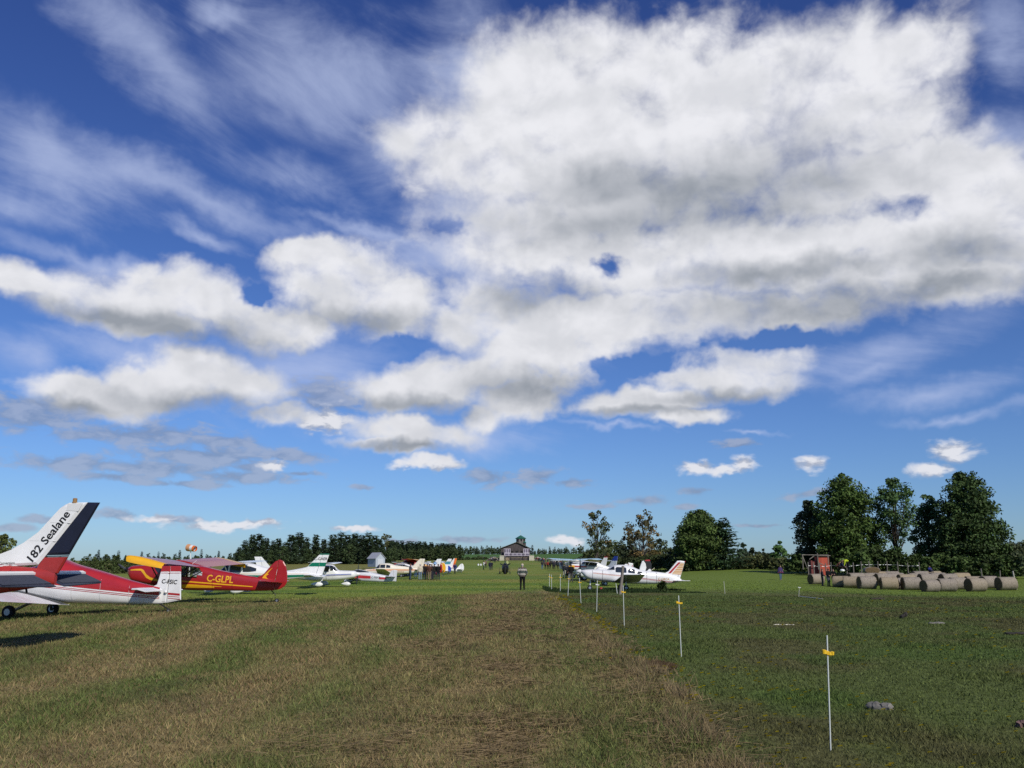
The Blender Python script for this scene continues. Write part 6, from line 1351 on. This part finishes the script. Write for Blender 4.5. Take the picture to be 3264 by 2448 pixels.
# ------------------------------------------------------------------ people
SKIN = pbr('skin', (.42, .24, .17), .6, var=.08); HAIRS = {'grey': pbr('grey_hair', (.35, .34, .33), .8), 'brown': pbr('brown_hair', (.06, .035, .02), .8), 'dark': pbr('dark_hair', (.02, .016, .013), .8), 'blond': pbr('fair_hair', (.34, .24, .12), .8)}
def cloth(c): return pbr('cloth_%02d_%02d_%02d' % tuple(int(x * 99) for x in c), c, .9, var=.18, scale=9, spec=.15)
EYE_M = pbr('eye', (.02, .02, .02), .3)
V3 = Vector
def pose(kind='stand', sit=0.0, arms='down', stride=0.0, female=False):
    """joints of a figure about 1.74 m tall; y is forward, x to its right"""
    J = {'pelvis': V3((0, 0, .95)), 'waist': V3((0, .0, 1.12)), 'chest': V3((0, .0, 1.32)), 'neck': V3((0, .0, 1.48)), 'head': V3((0, .03, 1.63))}
    sw = .17 if female else .195
    for s, n in ((-1, 'l'), (1, 'r')):
        st = stride * s
        J['hip' + n] = V3((.095 * s, 0, .92)); J['knee' + n] = V3((.105 * s, .02 + st * .55, .50)); J['ank' + n] = V3((.115 * s, -.02 + st, .09 + (.05 if st < 0 and stride else 0))); J['toe' + n] = V3((.13 * s, .15 + st, .035))
        J['sho' + n] = V3((sw * s, 0, 1.42))
        if arms == 'down': e, w_ = (.25 * s, -.03, 1.14), (.26 * s, .06, .90)
        elif arms == 'pockets': e, w_ = (.31 * s, -.07, 1.15), (.20 * s, .09, .97)
        elif arms == 'folded': e, w_ = (.27 * s, .08, 1.17), (-.04 * s, .23, 1.20)
        elif arms == 'camera': e, w_ = (.26 * s, .16, 1.27), (.07 * s, .30, 1.50)
        elif arms == 'behind': e, w_ = (.30 * s, -.10, 1.16), (.05 * s, -.16, .98)
        elif arms == 'swing': e, w_ = (.25 * s, -.05 - st * .35, 1.15), (.26 * s, .08 - st * .5, .95)
        elif arms == 'hold': e, w_ = (.26 * s, -.01, 1.16), (.16 * s, .22, 1.08)
        J['elb' + n] = V3(e); J['wri' + n] = V3(w_)
    if kind == 'bend':                      # bent at the hips, reaching forward and down
        for k in ('waist', 'chest', 'neck', 'head', 'shol', 'shor', 'elbl', 'elbr', 'wril', 'wrir'):
            q = J[k] - V3((0, 0, .95)); a = R(78 if k not in ('waist',) else 50); J[k] = V3((q.x, q.y * math.cos(a) + q.z * math.sin(a), q.z * math.cos(a) - q.y * math.sin(a) + .95)) + V3((0, -.06, 0))
        for s, n in ((-1, 'l'), (1, 'r')): J['elb' + n] = J['sho' + n] + V3((.05 * s, .06, -.27)); J['wri' + n] = J['elb' + n] + V3((-.03 * s, .08, -.24))
        J['head'] = J['neck'] + V3((0, .15, -.02))
    if kind == 'sit':                       # seated, knees up, hands on the knees
        dz = V3((0, 0, -.80))
        for k in J:
            if not k.startswith(('knee', 'ank', 'toe')): J[k] = J[k] + dz
        for s, n in ((-1, 'l'), (1, 'r')): J['knee' + n] = V3((.13 * s, .40, .42)); J['ank' + n] = V3((.12 * s, .58, .09)); J['toe' + n] = V3((.13 * s, .74, .04)); J['elb' + n] = V3((.25 * s, .14, .38)); J['wri' + n] = V3((.13 * s, .34, .42))
    if kind == 'crouch':                    # crouching, leaning forward
        up = {'pelvis': (0, -.18, .46), 'waist': (0, -.06, .60), 'chest': (0, .10, .76), 'neck': (0, .22, .88), 'head': (0, .30, 1.01)}
        for k, v in up.items(): J[k] = V3(v)
        for s, n in ((-1, 'l'), (1, 'r')):
            J['hip' + n] = V3((.10 * s, -.17, .45)); J['knee' + n] = V3((.15 * s, .24, .50)); J['ank' + n] = V3((.13 * s, .02, .10)); J['toe' + n] = V3((.15 * s, .18, .04)); J['sho' + n] = V3((.18 * s, .17, .83)); J['elb' + n] = V3((.24 * s, .30, .60)); J['wri' + n] = V3((.12 * s, .46, .48))
    return J
def seg_list(J, fem=False):
    S = [('pelvis', J['pelvis'] + V3((0, 0, -.05)), J['waist'], .165, .145), ('torso', J['waist'], J['chest'], .15, .175), ('torso', J['chest'], J['neck'] + (J['chest'] - J['neck']) * .25, .17, .09), ('neck', J['neck'] + (J['chest'] - J['neck']) * .2, J['head'], .062, .058)]
    for n in 'lr':
        S += [('torso', J['chest'] + (J['neck'] - J['chest']) * .4, J['sho' + n], .085, .078), ('arm', J['sho' + n], J['elb' + n], .068, .05), ('arm', J['elb' + n], J['wri' + n], .05, .036),
              ('thigh', J['hip' + n], J['knee' + n], .098, .064), ('shin', J['knee' + n], J['ank' + n], .062, .044), ('foot', J['ank' + n] + V3((0, -.03, -.035)), J['toe' + n], .05, .042)]
        h = (J['wri' + n] - J['elb' + n]).normalized(); S.append(('hand', J['wri' + n], J['wri' + n] + h * .09, .034, .038))
    return S
_pm = {}
def person_geo(key, kind, arms, stride, fem, vox, bulk=1.0):
    """one continuous body surface with its region per face"""
    k_ = (kind, arms, stride, fem, vox, bulk)
    if k_ in _pm: return _pm[k_]
    J = pose(kind, arms=arms, stride=stride, female=fem); S = seg_list(J, fem); mb = MB()
    for r_, a, b, ra, rb in S:
        d_ = b - a; bk = bulk if r_ in ('torso', 'pelvis') else 1.0
        if r_ in ('torso', 'pelvis') and d_.length > .05:
            pts = [a + d_ * t for t in (0, .5, 1)]; rs = []
            ax = d_.normalized(); xx = V3((1, 0, 0)); yy = ax.cross(xx).normalized()
            if abs(ax.x) > .7: mb.tube(pts, [ra, (ra + rb) / 2, rb], 10)
            else:
                for p_, q in zip(pts, (ra, (ra + rb) / 2, rb)): rs.append([p_ + (xx * math.cos(t) * 1.08 + yy * math.sin(t) * .74) * q * bk for t in np.arange(12) * math.pi / 6])
                mb.rings(rs)
        else: mb.tube([a, (a + b) / 2, b], [ra, (ra + rb) / 2 * 1.03, rb], 10)
        if r_ in ('arm', 'thigh', 'shin', 'hand'): mb.ell(b, (rb, rb, rb), 8, 6)
        if r_ in ('arm', 'thigh', 'foot'): mb.ell(a, (ra, ra, ra), 8, 6)
    hd = J['head']; mb.ell(hd, (.074, .094, .115), 14, 10); mb.ell(hd + V3((0, .03, -.06)), (.055, .065, .055), 10, 7)
    if kind != 'bend' : mb.ell(hd + V3((0, .10, -.012)), (.014, .02, .022), 8, 6)
    for s in (-1, 1): mb.ell(hd + V3((.076 * s, -.005, -.005)), (.012, .022, .03), 8, 6)
    me = bpy.data.meshes.new('tmp'); me.from_pydata(mb.v, [], mb.f); bm_fix(me)
    ob = bpy.data.objects.new('tmp', me); col.objects.link(ob); md = ob.modifiers.new('r', 'REMESH'); md.mode = 'VOXEL'; md.voxel_size = vox
    sm = ob.modifiers.new('s', 'SMOOTH'); sm.factor = .5; sm.iterations = 3
    dg = bpy.context.evaluated_depsgraph_get(); m2 = bpy.data.meshes.new_from_object(ob.evaluated_get(dg))
    V = np.array([v.co[:] for v in m2.vertices]); F_ = [tuple(p.vertices) for p in m2.polygons]; Nn = np.array([v.normal[:] for v in m2.vertices])
    bpy.data.objects.remove(ob); bpy.data.meshes.remove(me); bpy.data.meshes.remove(m2)
    C_ = np.array([V[list(f)].mean(0) for f in F_]); best = np.full(len(C_), 1e9); reg = np.zeros(len(C_), int); names = [s[0] for s in S] + ['head']
    for i, (r_, a, b, ra, rb) in enumerate(S):
        a_, d_ = np.array(a), np.array(b - a); t = np.clip(((C_ - a_) @ d_) / (d_ @ d_), 0, 1); dist = np.linalg.norm(C_ - a_ - t[:, None] * d_, axis=1) / (ra + (rb - ra) * t); m_ = dist < best; best[m_] = dist[m_]; reg[m_] = i
    dist = np.linalg.norm((C_ - np.array(hd)) / np.array((.078, .098, .12)), axis=1); m_ = dist < best + .15; reg[m_] = len(S)
    rg_n = np.array([names[i] for i in reg]); _pm[k_] = (V, F_, Nn, C_, rg_n, J, S); return _pm[k_]
def fingers(mb, J, S):
    for n in 'lr':
        h = (J['wri' + n] - J['elb' + n]).normalized(); w_ = J['wri' + n] + h * .07; side = h.cross(V3((0, 1, 0)));
        side = side.normalized() if side.length > .1 else V3((0, 0, 1)); pal = h.cross(side)
        for k, L in zip((-1.5, -.5, .5, 1.5), (.062, .078, .074, .058)):
            b0 = w_ + side * k * .019; b1 = b0 + h * L * .55 + pal * .012; mb.tube([b0, b1, b1 + h * L * .4 + pal * .03], [.010, .0095, .007], 5)
        b0 = J['wri' + n] + h * .03 + side * .03; mb.tube([b0, b0 + side * .03 + h * .03, b0 + side * .035 + h * .065], [.011, .010, .008], 5)
PG = {}
def person(label, px, Y, face, top, legs, hair='brown', kind='stand', arms='down', stride=0.0, fem=False, k=1.0, hat=None, vox=.022, group=None, z=None, extra=None, parts=True, shoes=(.02, .018, .016), bulk=1.0, topmat=None, bare_arm=False, name='person'):
    """face: degrees, 0 looks away from the camera, 180 towards it"""
    V, F_, Nn, C_, rg_n, J, S = person_geo(None, kind, arms, stride, fem, vox, bulk)
    loc = gnd(px, Y)
    if z is not None: loc.z = z
    hd = np.array(J['head'])
    def sub(name, regs, off, mat, parent, extra_mask=None):
        m_ = np.isin(rg_n, regs)
        if extra_mask is not None: m_ &= extra_mask
        idx_ = np.nonzero(m_)[0]
        if len(idx_) == 0: return None
        used = sorted({v for i in idx_ for v in F_[i]}); mp = {v: i for i, v in enumerate(used)}; vv = V[used] + Nn[used] * off
        return mesh_obj(name, vv, [tuple(mp[v] for v in F_[i]) for i in idx_], mat, parent, smooth=True)
    tm = topmat or cloth(top); lm = cloth(legs); rz = R(-face)
    hair_mask = (C_[:, 2] > hd[2] + .02) & ((C_[:, 1] < hd[1] + .055) | (C_[:, 2] > hd[2] + .075)) | (C_[:, 1] < hd[1] - .02) & (C_[:, 2] > hd[2] - (.17 if fem else .06))
    if not parts:
        key = (kind, arms, stride, fem, vox, bulk)
        mi = np.zeros(len(F_), np.int32); mi[np.isin(rg_n, ['torso', 'arm'])] = 1; mi[np.isin(rg_n, ['pelvis', 'thigh', 'shin'])] = 2; mi[rg_n == 'foot'] = 3; mi[(rg_n == 'head') & hair_mask] = 4
        if key not in PG:
            o = mesh_obj('person', V, F_, None, None, True, [SKIN, tm, lm, cloth(shoes), HAIRS[hair]], mi); PG[key] = o
        else:
            o = PG[key].copy(); col.objects.link(o)
        for sl, m_ in zip(o.material_slots, [SKIN, tm, lm, cloth(shoes), hat and cloth(hat) or HAIRS[hair]]): sl.link = 'OBJECT'; sl.material = m_
        o.location = loc - V3((0, 0, .02)); o.rotation_euler = (0, 0, rz); o.scale = (k, k, k); return tag(o, label, 'person', group)
    root = thing(name, label, 'person', loc - V3((0, 0, .015)), rz, group); root.scale = (k, k, k)
    mb = MB(); mb.add(V, F_); 
    fingers(mb, J, S)
    for s in (-1, 1): mb.ell(J['head'] + V3((.03 * s, .086, .005)), (.009, .007, .006), 6, 4, mi=1)
    mb.ell(J['head'] + V3((0, .09, -.055)), (.022, .008, .005), 6, 4, mi=2)
    o = mesh_obj('body', mb.v, mb.f, None, root, True, [SKIN, EYE_M, pbr('lips', (.30, .10, .09), .5)], mb.m)
    sleeve = ['torso', 'arm', 'pelvis'] if not bare_arm else ['torso', 'pelvis']
    zw = J['pelvis'].z + (.0 if kind == 'stand' else -.4)
    tp_mask = np.ones(len(C_), bool) if kind != 'stand' else (C_[:, 2] > zw - .06)
    sub('jacket', sleeve, .016, tm, root, tp_mask); sub('trousers', ['pelvis', 'thigh', 'shin'], .010, lm, root); sub('shoe', ['foot'], .008, cloth(shoes), root)
    if hat is None: sub('hair', ['head', 'neck'] if fem else ['head'], .014, HAIRS[hair], root, hair_mask)
    else:
        sub('hair', ['head'], .008, HAIRS[hair], root, hair_mask & (C_[:, 2] < hd[2] + .05))
        mb = MB(); c = J['head'] + V3((0, -.005, .035)); mb.lathe(c, (0, 0, 1), [(0, .094), (.03, .096), (.06, .085), (.085, .055), (.095, .012)], 16, cap=False)
        mb.rings([[c + V3((x * .072, .075 + y, -.002 + zz)) for x, y, zz in ((-1, 0, 0), (-.7, .075, -.01), (0, .10, -.012), (.7, .075, -.01), (1, 0, 0))], [c + V3((x * .072, .075 + y, .01 + zz)) for x, y, zz in ((-1, 0, 0), (-.7, .075, -.01), (0, .10, -.012), (.7, .075, -.01), (1, 0, 0))]])
        sharp(mb.build('cap', cloth(hat), root), 50)
    if extra == 'backpack': mb = MB(); mb.ell(J['chest'] + V3((0, -.20, -.04)), (.15, .10, .22), 12, 8); sharp(mb.build('backpack', BLACKP, root))
    if extra == 'bag': mb = MB(); w_ = J['wrir']; mb.ell(w_ + V3((.03, 0, -.24)), (.07, .13, .16), 10, 7); mb.tube([w_, w_ + V3((.02, .03, -.12))], .012, 5); sharp(mb.build('bag', cloth((.45, .04, .06)), root))
    if extra == 'white_bag': mb = MB(); w_ = J['wril']; mb.ell(w_ + V3((-.03, .03, -.1)), (.10, .10, .13), 10, 7); sharp(mb.build('bag', cloth((.75, .70, .55)), root))
    if extra == 'poncho':
        mb = MB(); rs = []
        for z_, rx, ry in ((1.50, .09, .09), (1.44, .22, .13), (1.25, .30, .19), (1.0, .36, .23), (.86, .38, .25)): rs.append([(rx * math.cos(a) * (1 + .04 * math.sin(5 * a)), ry * math.sin(a) * (1 + .05 * math.sin(7 * a)), z_ - .03 * math.cos(2 * a) * (1.5 - z_)) for a in np.arange(20) * math.pi / 10])
        mb.rings(rs, cap=False); o = sharp(mb.build('poncho', cloth((.055, .035, .11)), root)); mb = MB(); mb.rings([[V3(p_) * 1.0 for p_ in rs[-1]], [V3(p_) + V3((0, 0, .09)) for p_ in rs[-1]]], cap=False); mb.v = [(x * 1.01, y * 1.01, z_) for x, y, z_ in mb.v]; mb.build('poncho_border', cloth((.13, .03, .07)), o)
    return root
# patterned knitwear of the man in the middle: grey-brown with bands of pale zigzag and dark teal
KNIT = bpy.data.materials.new('patterned_knit'); KNIT.use_nodes = True; g = NT(KNIT.node_tree); b = g.n['Principled BSDF']; t_ = g.add('ShaderNodeTexCoord'); q = g.add('ShaderNodeSeparateXYZ', None, {0: t_.outputs['Object']})
tri = g.m('PINGPONG', g.m('ADD', q.outputs[0], 2.0), .055); zz = g.m('ADD', q.outputs[2], g.m('MULTIPLY', tri, .9))
def kband(c, w_): return g.m('LESS_THAN', g.m('ABSOLUTE', g.m('SUBTRACT', zz, c)), w_)
base_ = g.mix(g.noise(t_.outputs['Object'], 60, 3, .6), (.07, .06, .05), (.13, .112, .092))
teal = g.mix(g.m('LESS_THAN', g.m('ABSOLUTE', g.m('SUBTRACT', q.outputs[2], 1.20)), .055), base_, (.05, .075, .07))
pale = g.m('MAXIMUM', g.m('MAXIMUM', kband(1.40, .022), kband(1.33, .012)), g.m('MAXIMUM', kband(1.13, .018), kband(1.06, .018)))
g.put(b.inputs['Base Color'], g.mix(pale, teal, (.52, .49, .43))); b.inputs['Roughness'].default_value = .95; b.inputs['Specular IOR Level'].default_value = .1
person('man in patterned grey jumper and pale cap standing with his back to us', 1665, 60.5, 0, (.2, .2, .2), (.008, .008, .009), 'grey', arms='pockets', hat=(.52, .43, .32), topmat=KNIT, bulk=1.22, k=.99)
# group by the left row
LG = 'group of visitors by the left row'
person('man in grey shirt, jeans and reddish cap at the left of the group, facing right', 1308, 101, 60, (.12, .12, .14), (.055, .08, .14), arms='folded', hat=(.28, .12, .09), group=LG)
person('person in cream waistcoat and light jeans with white hair, back to us', 1339.6, 99, -5, (.56, .50, .38), (.16, .22, .30), 'grey', group=LG, bulk=1.15)
person('man in black jacket and dark jeans beside the cream waistcoat', 1352.5, 100, 10, (.014, .014, .016), (.05, .075, .13), "brown", arms="pockets", group=LG, bulk=1.1)
person('person in maroon top half hidden in the middle of the group', 1362, 103, 30, (.10, .045, .045), (.09, .07, .05), 'dark', arms='hold', group=LG)
person('person in brown jacket and khaki trousers in the middle of the group', 1369.5, 99, -8, (.085, .04, .028), (.20, .15, .10), 'brown', arms='folded', group=LG)
person('man in black jacket behind the khaki trousers, facing left', 1377.5, 101, -80, (.016, .016, .018), (.03, .03, .04), 'blond', arms='hold', group=LG)
person('person in dark clothes carrying a red bag', 1384.5, 102, -30, (.02, .018, .02), (.02, .025, .04), 'dark', group=LG, extra='bag')
person('man in black jacket at the right end of the group, back to us', 1397, 97, -12, (.010, .010, .011), (.025, .030, .045), 'brown', arms='folded', group=LG, bulk=1.15)
person('person in jeans standing behind the cream aeroplane tail', 1326, 116, 0, (.3, .3, .33), (.07, .12, .20), 'brown', group=LG)
person('walker in blue jacket with a black backpack near the end of the left row', 1450, 152, -15, (.02, .035, .26), (.025, .035, .03), 'brown', stride=.22, arms='swing', extra='backpack')
# on the runway
person('man in white shirt and dark trousers photographing, left of the gyrocopter', 1541.5, 190, 100, (.72, .72, .72), (.03, .05, .05), 'brown', arms='camera', stride=.08, vox=.03)
person('brown-clad person behind the man in the white shirt', 1548, 214, 20, (.22, .15, .11), (.03, .03, .04), 'brown', vox=.03)
person('man in navy jacket, left one of the two standing left of the gyrocopter', 1561.5, 186, 5, (.018, .022, .045), (.03, .04, .06), 'dark', vox=.03, bulk=1.15)
person('person in dark jacket, right one of the two standing left of the gyrocopter', 1567.5, 187, -10, (.022, .024, .030), (.025, .03, .04), 'blond', vox=.03, arms='hold', bulk=1.1)
person('person in pale yellow vest on the slope behind the gyrocopter', 1617, 215, 0, (.42, .46, .20), (.06, .07, .05), 'brown', vox=.03, hat=(.5, .5, .3))
# by the right row
RGp = 'visitors standing by the right row'
person('man in black shirt and grey trousers standing by the fence stakes', 1820, 88, -10, (.010, .009, .011), (.075, .07, .07), 'brown', arms='hold', group=RGp)
person('person in dark jacket and pale trousers at the nose of the yellow-nosed plane', 1798.5, 113, 40, (.04, .045, .055), (.34, .34, .28), 'dark', arms='pockets', stride=.06, group=RGp)
person('woman in black beside the pale trousers', 1807.5, 114, -20, (.018, .018, .024), (.015, .015, .02), 'brown', fem=True, k=.92, extra='white_bag', group=RGp)
person('person in white cap and red-brown top by the yellow nose', 1814, 106, -60, (.14, .05, .04), (.05, .05, .06), 'brown', hat=(.75, .75, .75), k=.9, group=RGp)
for i, (px, Y, f, top, legs, hair, ar, lab) in enumerate([(1728.6, 193, 10, (.03, .03, .035), (.07, .13, .27), 'brown', 'hold', 'man in dark jacket and bright jeans at the left front of the crowd'), (1738.3, 194, -10, (.10, .06, .05), (.03, .02, .03), 'dark', 'hold', 'person holding a cream bag at the front of the crowd'),
     (1746.5, 193, 20, (.30, .045, .035), (.03, .04, .045), 'brown', 'down', 'person in red jacket at the front of the crowd'), (1753.8, 192, 0, (.012, .012, .014), (.012, .012, .014), 'dark', 'pockets', 'person all in black beside the red jacket'), (1763, 193, -25, (.025, .025, .03), (.02, .02, .025), 'grey', 'folded', 'man in dark clothes facing another in the middle of the crowd front'),
     (1768, 194, 25, (.05, .05, .055), (.03, .03, .035), 'brown', 'folded', 'grey-topped person beside the dark-clothed man'), (1777.4, 191, 15, (.03, .035, .045), (.012, .012, .015), 'dark', 'down', 'person in dark clothes alone between two parts of the crowd'), (1785.5, 192, -20, (.10, .14, .19), (.10, .15, .23), 'brown', 'down', 'person in pale denim at the right of the crowd front'), (1790.8, 190, 10, (.018, .025, .05), (.04, .06, .10), 'dark', 'pockets', 'person in navy jacket at the right end of the crowd front')]):
    person(lab, px, Y, f, top, legs, hair, arms=ar, vox=.03, group='front line of the crowd', extra='white_bag' if i == 1 else None, bulk=1.1)
# the crowd farther back, too small to tell apart
rgp = random.Random(77); TOPS = [((.02, .02, .024), 'dark'), ((.05, .055, .06), 'grey'), ((.16, .11, .07), 'tan'), ((.28, .06, .05), 'red'), ((.03, .05, .12), 'navy'), ((.45, .44, .42), 'pale'), ((.10, .12, .07), 'green'), ((.02, .02, .024), 'dark')]
for i in range(58):
    t = rgp.uniform(0, 1) ** .8; px = 1704 + (1796 - 1704) * t + rgp.uniform(-3, 3); Y = 395 - 170 * t ** .8 + rgp.uniform(-18, 12); Y = max(Y, 205)
    c, nm = rgp.choice(TOPS); ar = rgp.choice(('down', 'folded', 'pockets'))
    person('distant person in a %s top in the crowd beside the runway' % nm, px, Y, rgp.uniform(-60, 60), c, rgp.choice(((.02, .02, .025), (.05, .08, .13), (.12, .10, .08))), rgp.choice(('brown', 'dark', 'grey')), arms=ar, vox=.04, k=rgp.uniform(.9, 1.05), group='distant crowd beside the runway', parts=False, hat=rgp.choice((None, None, (.6, .6, .58))))
for i in range(9):
    px = 1540 + rgp.uniform(0, 52); Y = 330 + rgp.uniform(-20, 40); c, nm = rgp.choice(TOPS)
    person('distant person in a %s top on the slope left of the barn' % nm, px, Y, rgp.uniform(-60, 60), c, (.03, .03, .04), 'brown', arms='folded', vox=.04, group='distant people left of the barn', parts=False)
# round the hay bales
person('woman in a purple poncho and jeans walking towards us over the lawn', 2486, 108, 172, (.055, .035, .11), (.10, .16, .24), 'brown', fem=True, stride=.12, arms='hold', extra='poncho', shoes=(.25, .2, .15))
HGp = 'young people standing at the left bales'
person('girl in dark jacket and grey trousers, left one of the trio at the bales', 2618, 93, 95, (.022, .024, .032), (.055, .06, .07), 'brown', fem=True, arms='hold', group=HGp, k=.98)
person('red-haired person in black jacket and grey jeans, middle of the trio at the bales', 2637.5, 92, 150, (.008, .008, .010), (.07, .08, .095), 'brown', arms='hold', group=HGp, k=1.03, hat=(.25, .06, .05))
person('person all in black, right one of the trio at the bales', 2654.5, 92.5, -150, (.008, .008, .010), (.010, .011, .014), 'dark', fem=True, arms='folded', group=HGp)
def on_bale(px, Y, py): return at(px, py, Y).z
person('worker in a yellow-green vest bending over on top of the bales', 2703, 95, -95, (.42, .52, .03), (.010, .012, .014), 'dark', kind='bend', z=on_bale(2703, 95, 1819))
person('child in navy shirt crouching on the bales, right of the red-brown one', 2680, 95, 120, (.02, .022, .06), (.05, .03, .025), 'dark', kind='crouch', k=.85, z=on_bale(2680, 95, 1818))
person('child in red-brown clothes crouching on the bales below the white tape', 2670, 96, 110, (.14, .055, .04), (.12, .06, .045), 'brown', kind='crouch', k=.8, z=on_bale(2670, 96, 1816))
person('child in blue sitting on the back row of bales', 2962, 96.5, 170, (.025, .03, .16), (.03, .035, .08), 'brown', kind='sit', k=.72, z=on_bale(2962, 96.5, 1824))
gb = gnd(2684, 93.5); mb = MB(); mb.ell((0, 0, .12), (.26, .18, .14), 12, 7); o = sharp(mb.build('white_bag', WHITE)); o.location = (gb.x, gb.y, on_bale(2684, 93.5, 1822)); tag(o, 'white bag lying on a bale by the crouching children', 'bag')
